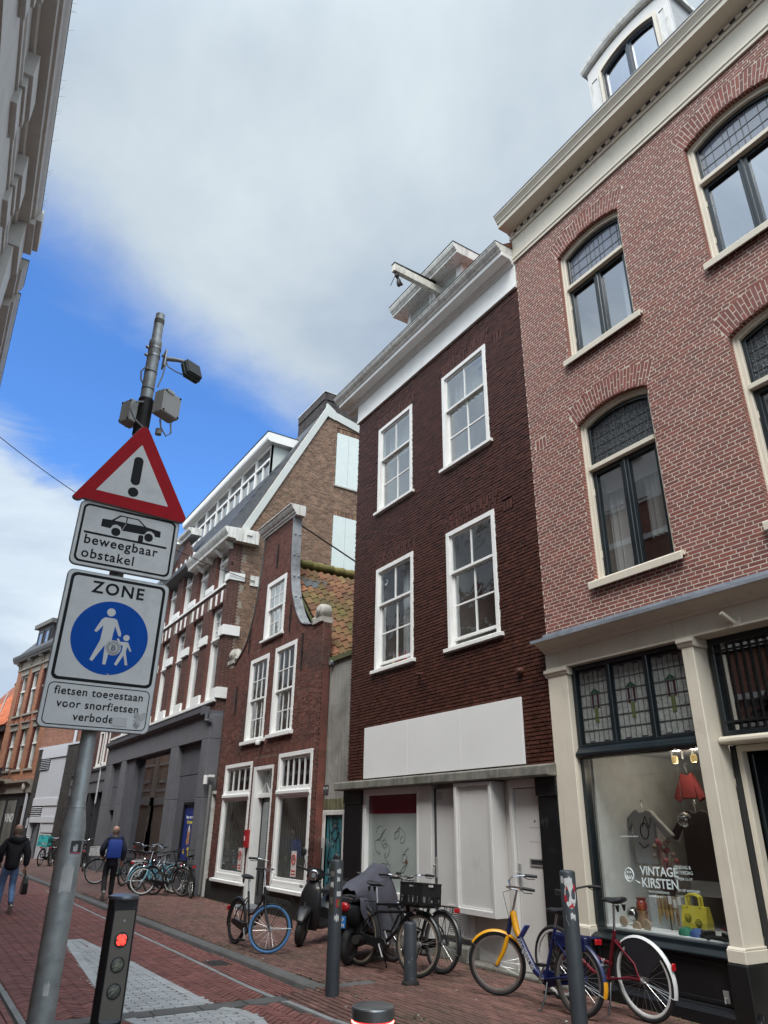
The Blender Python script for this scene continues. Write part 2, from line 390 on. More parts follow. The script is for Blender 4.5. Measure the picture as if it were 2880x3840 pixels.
m_leadgrey = PM('weathered_lead', (0.27, 0.285, 0.30), 0.55, metal=0.2, var=0.25, scale=4, dirt=((0.05, 0.055, 0.06), 0.85, 1.3, 0.48), bump=0.004, bscale=9)
m_stone = PM('weathered_stone', (0.36, 0.34, 0.30), 0.8, var=0.2, scale=8, dirt=((0.10, 0.10, 0.085), 0.8, 5, 0.52), bump=0.006, bscale=30)
m_concrete = PM('mossy_concrete', (0.19, 0.18, 0.155), 0.85, var=0.22, scale=5, dirt=((0.055, 0.06, 0.035), 0.85, 2.4, 0.48), streak=((0.07, 0.07, 0.055), 0.6, 0.5), bump=0.008, bscale=28)
m_render = PM('grey_render', (0.255, 0.245, 0.225), 0.85, var=0.18, scale=1.6, dirt=((0.13, 0.12, 0.105), 0.85, 1.1, 0.47), streak=((0.12, 0.12, 0.09), 0.55, 0.5), bump=0.006, bscale=45)
m_moss = PM('mossy_brick_cap', (0.085, 0.085, 0.04), 0.9, var=0.35, scale=12, dirt=((0.05, 0.075, 0.014), 0.85, 4, 0.42), bump=0.012, bscale=40)
m_dark = PM('dark_interior', (0.02, 0.02, 0.021), 0.8, var=0.2)
m_room = PM('room_wall', (0.20, 0.195, 0.18), 0.8, var=0.1)
m_curtain = PM('net_curtain', (0.55, 0.56, 0.57), 0.8, var=0.12, scale=2)
m_curtaingrey = PM('grey_drape', (0.34, 0.35, 0.36), 0.8, var=0.12, scale=2)
m_iron = PM('dark_iron', (0.03, 0.026, 0.024), 0.6, metal=0.5, var=0.3, scale=20)
m_steel = PM('dull_steel', (0.42, 0.42, 0.42), 0.4, metal=0.8, var=0.1, scale=20)
m_alu = PM('grey_aluminium', (0.34, 0.34, 0.33), 0.5, metal=0.4, var=0.1, scale=20)
m_chrome = PM('chrome', (0.75, 0.76, 0.78), 0.14, metal=1.0, var=0.08, scale=30, obj=True)
m_leading = PM('window_lead', (0.10, 0.10, 0.105), 0.5, metal=0.3)
g_clear = glass('window_glass', wav=0.0012, wscale=1.7, ior=3.6)
g_old = glass('old_window_glass', wav=0.012, wscale=2.2, ior=3.5, tint=(0.85, 0.89, 0.88))
g_shop = glass('shop_glass', tint=(0.94, 0.96, 0.95), ior=2.0, wav=0.0006, wscale=1.0)
g_dark = glass('dim_glass', tint=(0.82, 0.85, 0.84), ior=2.5, wav=0.004, wscale=1.6)
g_hazy = glass('dusty_glass', tint=(0.8, 0.83, 0.8), ior=1.9, haze=0.45)
g_frost = PM('frosted_leaded_glass', (0.235, 0.25, 0.235), 0.25, var=0.25, scale=18, bump=0.02, bscale=38, dirt=((0.40, 0.41, 0.40), 0.5, 30, 0.57))
g_ham = PM('hammered_dark_glass', (0.035, 0.04, 0.042), 0.10, var=0.3, scale=9, bump=0.035, bscale=26, dirt=((0.26, 0.27, 0.28), 0.6, 24, 0.55))  # pale specks paint the sparkle of hammered glass into its colour
m_text_dark = PM('sign_black', (0.012, 0.012, 0.014), 0.5, var=0.05)

def F(s0):
    """pieces of a facade: mesh builder whose x is measured from s0"""
    return lambda: MB((-s0, 0, 0))
def drape(mb, s0, s1, z0, z1, y, folds=9, amp=0.035):
    n = folds*6; pts = []
    for i in range(n+1):
        u = s0+(s1-s0)*i/n; pts.append((u, y+amp*sin(2*pi*folds*i/n)+amp*0.4*sin(i*1.7)))
    vs = [(u, yy, z0) for u, yy in pts]+[(u, yy, z1) for u, yy in pts]
    mb.add(vs, [(i, i+1, n+2+i, n+1+i) for i in range(n)], True); return mb
def roombox(f, par, s0, s1, z0, z1, y=-0.35, depth=0.9, mat=None):
    """the dim room behind a pane: five faces open to the street"""
    m = f(); a, b = y, y-depth
    m.face([(s0, b, z0), (s1, b, z0), (s1, b, z1), (s0, b, z1)]); m.face([(s0, a, z0), (s0, b, z0), (s0, b, z1), (s0, a, z1)])
    m.face([(s1, a, z0), (s1, b, z0), (s1, b, z1), (s1, a, z1)]); m.face([(s0, a, z0), (s1, a, z0), (s1, b, z0), (s0, b, z0)])
    m.face([(s0, a, z1), (s1, a, z1), (s1, b, z1), (s0, b, z1)])
    return m.obj('room', mat or m_room, par)
def sash_window(f, root, s0, s1, z0, z1, zm, up, dn, fw=0.075, y=0.01, deep=0.13, sill=0.07, open_=0.0, curtain=None, gl=None, mat=None, barw=0.028, sillout=0.07, silln=0.09):
    """white box-frame sash window: up / dn = (columns, rows) of panes above and below the meeting rail at zm"""
    mat = mat or m_white; gl = gl or g_old
    fm = f(); zo = z0+sill
    fm.ring(rect(s0, s1, zo, z1), (rect(s0+fw, s1-fw, zo+0.015, z1-fw)), y-deep, y)
    fr = fm.obj('window', mat, root, bev=0.004)
    if sill:
        f().profile([(y-deep, z0), (y+sillout, z0), (y+sillout, z0+sill*0.8), (y-deep, z0+sill)], s0-silln, s1+silln).obj('sill', mat, fr, bev=0.004)
    a0, a1 = s0+fw, s1-fw
    for (za, zb, yy, (nc, nr)) in ((zm, z1-fw, y-0.035, up), (zo+0.015+open_, zm+0.03, y-0.085, dn)):
        st = 0.042; g = f(); g.ring(rect(a0, a1, za, zb), rect(a0+st, a1-st, za+st*1.15, zb-st*0.9), yy-0.04, yy)
        i0, i1, j0, j1 = a0+st, a1-st, za+st*1.15, zb-st*0.9
        g.obj('sash', mat, fr, bev=0.003)
        bars = f()
        for c in range(1, nc):
            x = i0+(i1-i0)*c/nc; bars.box(x-barw/2, x+barw/2, yy-0.032, yy-0.006, j0, j1)
        for r_ in range(1, nr):
            zc = j0+(j1-j0)*r_/nr; bars.box(i0, i1, yy-0.030, yy-0.008, zc-barw/2, zc+barw/2)
        if bars.f: bars.obj('glazing_bar', mat, fr)
        for c in range(nc):
            for r_ in range(nr):
                xa, xb = i0+(i1-i0)*c/nc, i0+(i1-i0)*(c+1)/nc; ya, yb = j0+(j1-j0)*r_/nr, j0+(j1-j0)*(r_+1)/nr
                t = random.uniform(-.004, .004); t2 = random.uniform(-.004, .004)       # each old pane sits a little out of true
                f().face([(xa, yy-0.020, ya), (xb, yy-0.020+t, ya), (xb, yy-0.020+t+t2, yb), (xa, yy-0.020+t2, yb)]).obj('pane', gl, fr)
    roombox(f, fr, s0+fw*0.5, s1-fw*0.5, zo, z1-0.02, y-deep-0.01, 1.1)
    if curtain:
        for (ca, cb, za, zb, m) in curtain:
            drape(f(), s0+(s1-s0)*ca, s0+(s1-s0)*cb, z0+(z1-z0)*za, z0+(z1-z0)*zb, y-deep-0.10).obj('curtain', m, fr)
    return fr
# ================================================================== the light red brick house with the shop
SA = 3.4; f = F(SA)
A = thing('brick_house', 'light red brick house with cream cornice, arched windows and a vintage shop front', 'house', (7, SA, 0), pi/2)
bA = PM('red_brick', (0.190, 0.058, 0.044), 0.75, var=0.16, scale=14, rand=0.20, col2=(0.165, 0.062, 0.055), bump=0.003, bscale=70, dirt=((0.27, 0.13, 0.09), 0.5, 3.2, 0.63), streak=((0.11, 0.042, 0.036), 0.4, 0.57))
moA = PM('pale_mortar', (0.53, 0.465, 0.39), 0.9, var=0.15, scale=12, bump=0.002, bscale=90)
frA = lambda u, y, z: (u-SA, y, z)
colsA = [(4.70, 5.945), (2.285, 3.53), (-0.13, 1.115)]
winsA = [(a, b, zb, zs, 0.135) for a, b in colsA for zb, zs in ((4.66, 7.07), (8.22, 10.29))]
TV = 0.335
def cutsA(za, zb):
    r = []; zc = (za+zb)/2
    for a, b, z0, zs, ri in winsA:
        w = b-a; R = (w*w/4+ri*ri)/(2*ri); cz = zs+ri-R; cx = (a+b)/2; hw = asin(w/2/R)
        if zb > z0 and zc <= zs: r.append((a, b))
        elif zc > zs:
            Ro = R+TV; ext = cx; d = zc-cz
            # wedge of the voussoir ring: between the skewbacks and under the extrados
            if d > 0 and d < Ro:
                x = min(sqrt(Ro*Ro-d*d), d*math.tan(hw))
                if d >= R*cos(hw)-0.02: r.append((cx-x-0.006, cx+x+0.006))
    r.append((6.56, 6.79)) if 7.02 < zc < 7.22 else None
    return r
qA, mA = bond(-0.6, 6.905, 4.15, 10.99, 0.192, 0.0398, 0.0099, cutsA, jh=0.0078)
def cutsAm(za, zb):
    r = []
    for a, b, z0, zs, ri in winsA:
        if zb > z0 and za < zs: r.append((a, b))
        elif za >= zs-0.001:
            w = b-a; R = (w*w/4+ri*ri)/(2*ri); cz = zs+ri-R; d = za-cz
            if d < R: x = sqrt(max(R*R-d*d, 0)); r.append(((a+b)/2-x, (a+b)/2+x))
    return r
_, mA = bond(-0.6, 6.905, 4.15, 10.99, 0.192, 0.0398, 0.0099, cutsAm)
mortar(A, mA, frA, moA, -0.0012)
vq = []
for a, b, z0, zs, ri in winsA:
    w = b-a; R = (w*w/4+ri*ri)/(2*ri); cz = zs+ri-R; cx = (a+b)/2; hw = asin(w/2/R); n = 26
    for i in range(n):
        t0 = -hw+2*hw*i/n; t1 = -hw+2*hw*(i+1)/n; g = 0.0042
        split = (0.215 if i % 2 else 0.108)
        for ra, rb in ((R+0.002, R+split-0.005), (R+split+0.005, R+TV)):
            vq.append([(cx+ra*sin(t0)+g*cos(t0), cz+ra*cos(t0)-g*sin(t0)), (cx+ra*sin(t1)-g*cos(t1), cz+ra*cos(t1)+g*sin(t1)),
                       (cx+rb*sin(t1)-g*cos(t1), cz+rb*cos(t1)+g*sin(t1)), (cx+rb*sin(t0)+g*cos(t0), cz+rb*cos(t0)-g*sin(t0))])
# soldier bricks of the old anchor
for k in range(3): vq.append([(6.572+k*0.072, 7.03), (6.632+k*0.072, 7.03), (6.632+k*0.072, 7.21), (6.572+k*0.072, 7.21)])
lay_bricks(A, 'brick', qA+vq, frA, (0, 1, 0), bA, 296, back=-0.03, jit=0.0009)
# brick reveals beside and under the arches
rv = f(); rm = f()
for a, b, z0, zs, ri in winsA:
    z = z0+0.06; k = 0
    while z < zs-0.02:
        for x in (a, b):
            sg = 1 if x == b else -1
            rv.box(x-0.004, x+0.004, -0.094, -0.0005-0.001*(k % 2), z, z+0.0398)
        z += 0.0497; k += 1
    for x, xx in ((a, a-0.02), (b, b+0.02)): rm.box(x-0.0015 if x == a else x-0.002, xx, -0.1, -0.004, z0, zs)
    w = b-a; R = (w*w/4+ri*ri)/(2*ri); cz = zs+ri-R; cx = (a+b)/2; hw = asin(w/2/R)
    for i in range(26):
        t0 = -hw+2*hw*i/26+0.0035; t1 = -hw+2*hw*(i+1)/26-0.0035
        P = [(cx+(R+r_)*sin(t), cz+(R+r_)*cos(t)) for t, r_ in ((t0, -0.003), (t1, -0.003), (t1, 0.04), (t0, 0.04))]
        rv.prism(P, -0.09, -0.006)
    lp = [(cx+R*sin(-hw+2*hw*i/20), cz+R*cos(-hw+2*hw*i/20)) for i in range(21)]
    rm.add([(p[0], -0.1, p[1]+0.002) for p in lp]+[(p[0], -0.004, p[1]+0.002) for p in lp], [(i, i+1, 22+i, 21+i) for i in range(20)])
rv.obj('reveal_brickwork', PM('reveal_brick', (0.215, 0.068, 0.05), 0.75, var=0.18, scale=14, rand=0.2), A, kind='stuff'); rm.obj('reveal_mortar', moA, A)
# windows
for a, b, z0, zs, ri in winsA:
    upper = z0 > 8; tz = 9.61 if upper else 6.335
    o1 = arch_loop(a, b, z0, zs, ri); i1 = arch_loop(a, b, z0, zs, ri, 0.075)
    fr = f().ring(o1, i1, -0.24, -0.085).obj('window', m_cream, A, bev=0.005)
    f().ring(arch_loop(a, b, z0, zs, ri, 0.0), arch_loop(a, b, z0, zs, ri, 0.028), -0.086, -0.066).obj('frame_bead', m_cream, fr, bev=0.004)
    f().box(a+0.07, b-0.07, -0.22, -0.055, tz-0.035, tz+0.035).obj('transom', m_cream, fr, bev=0.006)
    # arched light with its leaded glass
    def lp(t):
        L0 = arch_loop(a, b, z0, zs, ri, t); return [(L0[0][0], tz+0.03+t-0.075), (L0[1][0], tz+0.03+t-0.075)]+L0[2:]
    f().ring(lp(0.075), lp(0.125), -0.2, -0.13).obj('sash', m_sash, fr, bev=0.004)
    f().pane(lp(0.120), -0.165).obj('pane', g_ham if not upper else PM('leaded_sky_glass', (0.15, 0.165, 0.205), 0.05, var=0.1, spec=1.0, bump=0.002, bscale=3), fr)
    ld = f(); l0, l1, zb_ = a+0.125, b-0.125, tz+0.03+0.05; ncol = 6 if upper else 9
    for c in range(1, ncol):
        x = l0+(l1-l0)*c/ncol; ld.box(x-0.0028, x+0.0028, -0.166, -0.158, zb_, arch_z(x, a+0.1, b-0.1, zs-0.105, ri*0.93))
    for r_ in range(1, 4 if upper else 6):
        zc = zb_+r_*(0.19 if upper else 0.135)
        xs = [l0+(l1-l0)*i/60 for i in range(61) if arch_z(l0+(l1-l0)*i/60, a+0.1, b-0.1, zs-0.105, ri*0.93) > zc]
        if len(xs) > 3: ld.box(xs[0], xs[-1], -0.166, -0.157, zc-0.0035, zc+0.0035)
    for x in (l0+0.05, l1-0.05, (l0+l1)/2-0.09, (l0+l1)/2+0.09): ld.box(x-0.004, x+0.004, -0.166, -0.156, zb_, arch_z(x, a+0.1, b-0.1, zs-0.105, ri*0.93))
    ld.obj('leading', m_leading, fr)
    # two casements
    mid = (a+b)/2
    for x0, x1 in ((a+0.075, mid-0.004), (mid+0.004, b-0.075)):
        f().ring(rect(x0, x1, z0+0.02, tz-0.035), rect(x0+0.062, x1-0.062, z0+0.095, tz-0.10), -0.2, -0.125).obj('casement', m_sash, fr, bev=0.005)
        t = random.uniform(-.003, .003)
        f().face([(x0+0.06, -0.168+t, z0+0.09), (x1-0.06, -0.168-t, z0+0.09), (x1-0.06, -0.168, tz-0.095), (x0+0.06, -0.168, tz-0.095)]).obj('pane', g_clear, fr)
    f().box(mid-0.022, mid+0.022, -0.14, -0.108, z0+0.03, tz-0.04).obj('meeting_stile', m_sash, fr, bev=0.008)
    f().profile([(-0.2, z0), (-0.2, z0-0.02), (0.05, z0-0.045), (0.055, z0-0.1), (0.075, z0-0.1), (0.078, z0-0.012), (0.07, z0+0.002), (-0.1, z0+0.03)], a-0.125, b+0.055).obj('sill', m_cream, fr, bev=0.004)
    roombox(f, fr, a+0.03, b-0.03, z0+0.02, zs+0.1, -0.26, 1.0)
    if upper: drape(f(), a+0.05, a+0.36, z0+0.03, tz, -0.36, 5).obj('curtain', m_curtain, fr)
    else:
        drape(f(), a+0.1, mid-0.06, z0+0.5, tz, -0.40, 6).obj('curtain', m_curtaingrey, fr)
        f().box(a+0.08, b-0.1, -0.35, -0.33, tz-0.33, tz-0.04).obj('blind', m_curtain, fr)
        drape(f(), mid+0.22, b-0.05, z0+0.03, tz-0.1, -0.42, 4).obj('curtain', m_curtain, fr)
    for hz in (z0+0.35, tz-0.4): f().box(b-0.085, b-0.06, -0.125, -0.112, hz, hz+0.1).box(a+0.062, a+0.085, -0.125, -0.110, hz, hz+0.09).obj('hinge', m_cream, fr)
# main cornice
f().profile([(-0.1, 10.985), (0.035, 10.985), (0.035, 11.04), (0.05, 11.05), (0.05, 11.085), (0.03, 11.095), (0.03, 11.125), (0.02, 11.135), (0.02, 11.52), (-0.1, 11.52)], -0.6, 6.93).obj('frieze', m_cream, A, bev=0.004)
f().profile([(-0.1, 11.52), (0.045, 11.52), (0.055, 11.545), (0.055, 11.56), (0.04, 11.575), (0.04, 11.645), (0.075, 11.65), (0.085, 11.675), (0.31, 11.68), (0.315, 11.76), (0.335, 11.775), (0.34, 11.80), (0.37, 11.85), (0.395, 11.885), (0.40, 11.92), (0.36, 11.93), (-0.1, 11.95)], -0.6, 6.96).obj('cornice', m_cream, A, bev=0.003)
f().box(-0.6, 6.965, -0.1, 0.408, 11.92, 11.937).obj('gutter_edge', m_lead, A)
x = 6.90
while x > -0.55:
    f().box(x-0.085, x, 0.035, 0.072, 11.585, 11.645).obj('dentil', m_cream, A); x -= 0.172
# roof behind and the flank walls
rf = f().prism([(0, 0)], 0, 0) if 0 else f()
rf.profile([(0.25, 11.93), (-1.0, 13.6), (-6, 15.2), (-6, 11.4), (-0.1, 11.4)], -0.6, 6.88).obj('roof', PM('slate', (0.06, 0.06, 0.065), 0.6, var=0.2, scale=8), A)
wl = f(); wl.box(6.60, 6.90, -6, -0.12, 0, 11.4); wl.box(-0.6, -0.3, -6, -0.12, 0, 11.4); wl.box(-0.6, 6.9, -6.3, -6, 0, 11.4); wl.obj('flank_wall', PM('flank_brick', (0.16, 0.06, 0.045), 0.8, var=0.2), A)
for zf in (4.15, 7.9): f().box(-0.3, 6.6, -6, -1.5, zf-0.2, zf).obj('floor_slab', m_dark, A)
# dormer
dm = f(); dX = -0.35; d0, d1 = 3.42, 5.08; dspring = 14.12; dris = 0.18
def dz(u, k=0.0): return arch_z(u, d0-0.05, d1+0.05, dspring+k, dris)
loop = [(d0, 11.95), (d1, 11.95)]+[(d1+(d0-d1)*i/14, dz(d1+(d0-d1)*i/14)) for i in range(15)]
wop = [(3.69, 12.6), (4.78, 12.6)]; wtop = [(4.78+(3.69-4.78)*i/14, arch_z(4.78+(3.69-4.78)*i/14, 3.69, 4.78, 13.86, 0.14)) for i in range(15)]
dmr = dm.ring(loop, wop+wtop, dX-0.1, dX).obj('dormer', PM('dormer_paint', (0.60, 0.59, 0.57), 0.5, var=0.05, dirt=((0.3, 0.29, 0.27), 0.5, 3, 0.58)), A, bev=0.006)
ck = f(); 
for u0, u1 in ((d0+0.002, d0+0.09), (d1-0.09, d1-0.002)): ck.box(u0, u1, -2.6, dX-0.101, 11.95, dspring+0.08)
ck.obj('cheek', PM('cheek_zinc', (0.40, 0.41, 0.41), 0.55, var=0.15, scale=3, dirt=((0.24, 0.25, 0.25), 0.6, 4, 0.5)), dmr)
cap = f(); us = [d0-0.07+(d1-d0+0.14)*i/20 for i in range(21)]
cz = [arch_z(u, d0-0.07, d1+0.07, dspring+0.04, 0.19) for u in us]
cap.loft([[Vector((u, y, z+t)) for y, t in ((0.06+dX, 0), (0.09+dX, 0.05), (0.1+dX, 0.11), (-2.6, 0.12), (-2.6, 0.0))] for u, z in zip(us, cz)], smooth=False)
cap.obj('hood', m_whitegrey, dmr)
for u0, u1 in ((d0+0.05, 3.62), (4.85, d1-0.05)):
    f().ring(rect(u0, u1, 12.2, 13.85), rect(u0+0.03, u1-0.03, 12.23, 13.82), dX, dX+0.014).obj('panel_mould', m_whitegrey, dmr)
f().ring([(3.64, 12.55), (4.83, 12.55)]+[(p[0]+(0.05 if p[0] > 4.23 else -0.05), p[1]+0.06) for p in wtop], [(3.69, 12.6), (4.78, 12.6)]+wtop, dX-0.02, dX+0.03).obj('architrave', m_cream, dmr)
for u0, u1 in ((3.69, 4.232), (4.24, 4.78)):
    tp = [(u1+(u0-u1)*i/8, arch_z(u1+(u0-u1)*i/8, 3.69, 4.78, 13.84, 0.14)) for i in range(9)]
    ti = [(u1-0.06+(u0-u1+0.12)*i/8, arch_z(u1-0.06+(u0-u1+0.12)*i/8, 3.69, 4.78, 13.77, 0.14)) for i in range(9)]
    f().ring([(u0, 12.61), (u1, 12.61)]+tp, [(u0+0.06, 12.68), (u1-0.06, 12.68)]+ti, dX-0.1, dX-0.04).obj('casement', PM('blue_black_paint', (0.012, 0.02, 0.035), 0.3), dmr, bev=0.004)
    f().pane([(u0+0.055, 12.675), (u1-0.055, 12.675)]+ti, dX-0.07).obj('pane', glass('dormer_glass', tint=(0.35, 0.4, 0.5), ior=3.6), dmr)
f().box(4.215, 4.257, dX-0.06, dX-0.02, 12.62, 13.95).obj('meeting_stile', MATS['blue_black_paint'], dmr)
f().box(3.66, 4.81, dX-0.75, dX-0.7, 12.5, 14.1).obj('room', m_dark, dmr)
f().box(4.28, 4.40, dX-0.4, dX-0.2, 12.62, 13.1).obj('room_shelf', m_curtaingrey, dmr)
# flagpole bracket
fb = f().tube([(4.18, 0.16, 3.80), (4.13, 0.03, 3.70)], 0.024, 12).obj('flagpole_socket', m_cream, A)
f().box(4.06, 4.20, 0.028, 0.04, 3.655, 3.745).obj('bracket_plate', m_cream, fb)
# ------------------------------------------------ shop front
f().profile([(-0.45, 3.655), (0.03, 3.655), (0.03, 3.665), (0.02, 3.68), (0.02, 3.88), (0.045, 3.885), (0.06, 3.915), (0.10, 3.925), (0.12, 3.95), (0.20, 3.985), (0.235, 3.99), (0.25, 4.0), (0.25, 4.02), (-0.02, 4.08), (-0.45, 4.08)], -0.6, 6.94).obj('shop_entablature', m_cream, A, bev=0.003)
lf = f(); n = 40
for k in range(6):
    u0, u1 = 6.96-k*1.26, 6.96-(k+1)*1.26-0.01
    lf.profile([(-0.02, 4.165), (0.008, 4.16), (0.012, 4.10), (0.16, 4.06), (0.262, 4.03), (0.264, 3.995), (0.27, 3.995), (0.27+0.004*(k % 2), 4.035), (0.16, 4.072), (0.022, 4.115), (0.018, 4.16)], u1, u0)
lf.obj('lead_flashing', m_lead, A)
def pilaster(u0, u1, y, deep):
    p = f().box(u0, u1, y-deep, y, 0.68, 3.56).obj('pilaster', m_cream, A, bev=0.008)
    f().box(u0-0.025, u1+0.02, y-deep-0.01, y+0.035, 0.55, 0.66).profile([(y-deep, 0.66), (y+0.035, 0.66), (y+0.01, 0.685), (y-deep, 0.685)], u0-0.02, u1+0.015).obj('pilaster_base', m_cream, p, bev=0.006)
    f().profile([(y-deep, 3.555), (y+0.005, 3.555), (y+0.02, 3.575), (y+0.02, 3.59), (y+0.045, 3.61), (y+0.045, 3.653), (y-deep, 3.653)], u0-0.03, u1+0.03).obj('pilaster_capital', m_cream, p, bev=0.003)
    f().box(u0-0.03, u1+0.03, y-deep, y+0.045, 0.0, 0.545).obj('pilaster_plinth', m_black, p, bev=0.006)
pilaster(6.575, 6.925, 0.02, 0.35); pilaster(4.665, 4.815, 0.03, 0.34); pilaster(2.9, 3.16, 0.03, 0.34)
# leaded transom lights
tr = f().ring(rect(4.82, 6.57, 2.60, 3.655), rect(4.875, 6.515, 2.66, 3.60), -0.22, -0.06).obj('transom_window', m_sash, A, bev=0.005)
f().profile([(-0.22, 2.51), (-0.02, 2.51), (0.0, 2.535), (0.0, 2.56), (-0.04, 2.60), (-0.05, 2.625), (-0.22, 2.625)], 4.82, 6.57).obj('transom_beam', m_sash, tr, bev=0.003)
for x in (5.405, 5.98): f().box(x-0.032, x+0.032, -0.2, -0.07, 2.65, 3.61).obj('mullion', m_sash, tr, bev=0.006)
m_tgreen = PM('green_stained_glass', (0.02, 0.055, 0.03), 0.2); m_tlight = PM('pale_green_stained_glass', (0.075, 0.10, 0.028), 0.2); m_tpur = PM('purple_stained_glass', (0.035, 0.012, 0.02), 0.2)
for x0, x1 in ((4.875, 5.373), (5.437, 5.948), (6.012, 6.515)):
    f().pane(rect(x0+0.01, x1-0.01, 2.66, 3.60), -0.13).obj('pane', g_frost, tr)
    f().ring(rect(x0, x1, 2.655, 3.605), rect(x0+0.022, x1-0.022, 2.68, 3.575), -0.135, -0.112).obj('light_frame', m_sash, tr)
    ld = f(); w = x1-x0-0.04; a = x0+0.02; n = 6
    for c in range(n+1): ld.box(a+w*c/n-0.003, a+w*c/n+0.003, -0.132, -0.122, 2.68, 3.575)
    for r_ in range(7): ld.box(a, a+w, -0.132, -0.121, 2.685+0.885*r_/6-0.0035, 2.685+0.885*r_/6+0.0035)
    ld.obj('leading', m_leading, tr)
    c = (x0+x1)/2; zt = 3.27
    f().prism([(c-0.10, zt), (c+0.10, zt), (c, zt+0.075)], -0.131, -0.1225).obj('tulip_head', m_tgreen, tr)
    q = f(); q.box(c-0.055, c-0.028, -0.131, -0.1225, zt-0.17, zt); q.box(c+0.028, c+0.055, -0.131, -0.1225, zt-0.17, zt); q.obj('tulip_stem', m_tpur, tr)
    f().box(c-0.026, c+0.026, -0.131, -0.1225, zt-0.35, zt-0.17).obj('tulip_leaf', m_tlight, tr)
    for sgn in (-1, 1):
        for a_, z_ in ((0.1, 3.55), (0.12, 2.678)): f().box(c+sgn*a_-0.045, c+sgn*a_+0.035, -0.131, -0.123, z_, z_+0.024).obj('border_glass', m_tpur, tr)
# shop window
sw = f().ring(rect(4.82, 6.57, 0.60, 2.51), rect(4.87, 6.515, 0.665, 2.50), -0.2, -0.07).obj('shop_window', m_sash, A, bev=0.005)
f().face([(4.86, -0.12, 0.66), (6.52, -0.12, 0.66), (6.52, -0.12, 2.505), (4.86, -0.12, 2.505)]).obj('pane', g_shop, sw)
f().profile([(-0.2, 0.555), (0.03, 0.555), (0.05, 0.57), (0.05, 0.585), (-0.02, 0.62), (-0.2, 0.635)], 4.85, 6.55).obj('sill', m_sash, sw, bev=0.004)
pl = f(); pl.box(4.66, 6.93, -0.3, -0.02, 0, 0.55); pl.box(3.16, 4.4, -0.75, -0.5, 0, 0.02)
plo = pl.obj('plinth', m_black, A)
f().ring(rect(4.86, 6.53, 0.17, 0.53), rect(4.91, 6.48, 0.21, 0.49), -0.02, -0.006).obj('plinth_panel', m_black, plo, bev=0.004)
f().profile([(-0.02, 0.0), (0.07, 0.0), (0.07, 0.10), (0.05, 0.13), (0.02, 0.135), (0.01, 0.16), (-0.02, 0.165)], 4.60, 6.90).obj('plinth_skirting', m_black, plo, bev=0.004)
f().tube([(4.95, 0.0, 0.24), (4.95, 0.03, 0.24), (4.95, 0.035, 0.2)], 0.007, 8).box(4.925, 4.985, -0.012, 0.0, 0.20, 0.30).obj('door_hasp', m_alu, plo)
# door recess to the right of the shop window
dr = f().ring(rect(3.16, 4.64, 2.60, 3.655), rect(3.22, 4.575, 2.66, 3.58), -0.30, -0.2).obj('grille_window', m_sash, A, bev=0.005)
f().pane(rect(3.2, 4.58, 2.65, 3.6), -0.27).obj('pane', g_clear, dr)
for k in range(15): f().box(3.26+k*0.088, 3.274+k*0.088, -0.222, -0.206, 2.64, 3.60).obj('grille_bar', m_black, dr)
for z_ in (2.735, 3.49): f().box(3.2, 4.6, -0.206, -0.198, z_, z_+0.024).obj('grille_rail', m_black, dr)
f().profile([(-0.33, 2.525), (-0.14, 2.525), (-0.12, 2.545), (-0.12, 2.575), (-0.15, 2.60), (-0.33, 2.6)], 3.16, 4.655).obj('door_transom', m_cream, A, bev=0.004)
rc = f(); rc.box(3.16, 4.66, -1.6, -1.55, 0, 3.7); rc.box(4.60, 4.66, -1.55, -0.31, 0, 2.52); rc.box(3.16, 4.64, -1.55, -0.35, 2.5, 2.53); rc.box(3.2, 4.6, -1.5, -1.45, 2.6, 3.6)
rc.obj('door_recess', m_dark, A)
f().box(3.1, 4.66, -1.55, -0.02, -0.02, 0.05).obj('threshold', m_stone, A, bev=0.01)
f().ring(rect(3.22, 4.598, 0.05, 2.52), rect(3.29, 4.54, 0.05, 2.46), -0.42, -0.32).obj('door_frame', m_cream, A, bev=0.005)
dl = f().box(4.50, 4.545, -1.4, -0.45, 0.06, 2.44).obj('door', m_sash, A, bev=0.005)
f().box(4.485, 4.50, -1.25, -0.6, 0.9, 2.25).obj('door_glass', g_clear, dl)
f().box(4.46, 4.50, -0.52, -0.49, 1.0, 1.12).obj('handle', m_steel, dl)
f().ring(rect(4.10, 4.20, 0.05, 2.45), rect(4.12, 4.18, 0.07, 2.43), -0.9, -0.85).obj('inner_post', m_cream, A)
ch = f()
for k in range(34):
    z_ = 2.46-k*0.052; u = 4.26-0.0025*k
    pts = [(u+0.011*cos(t)*(1 if k % 2 else 0), -0.40+0.011*cos(t)*(0 if k % 2 else 1), z_+0.029*sin(t)) for t in [2*pi*i/10 for i in range(10)]]
    ch.tube(pts, 0.0035, 5, closed=True)
ch.obj('door_chain', m_steel, A)
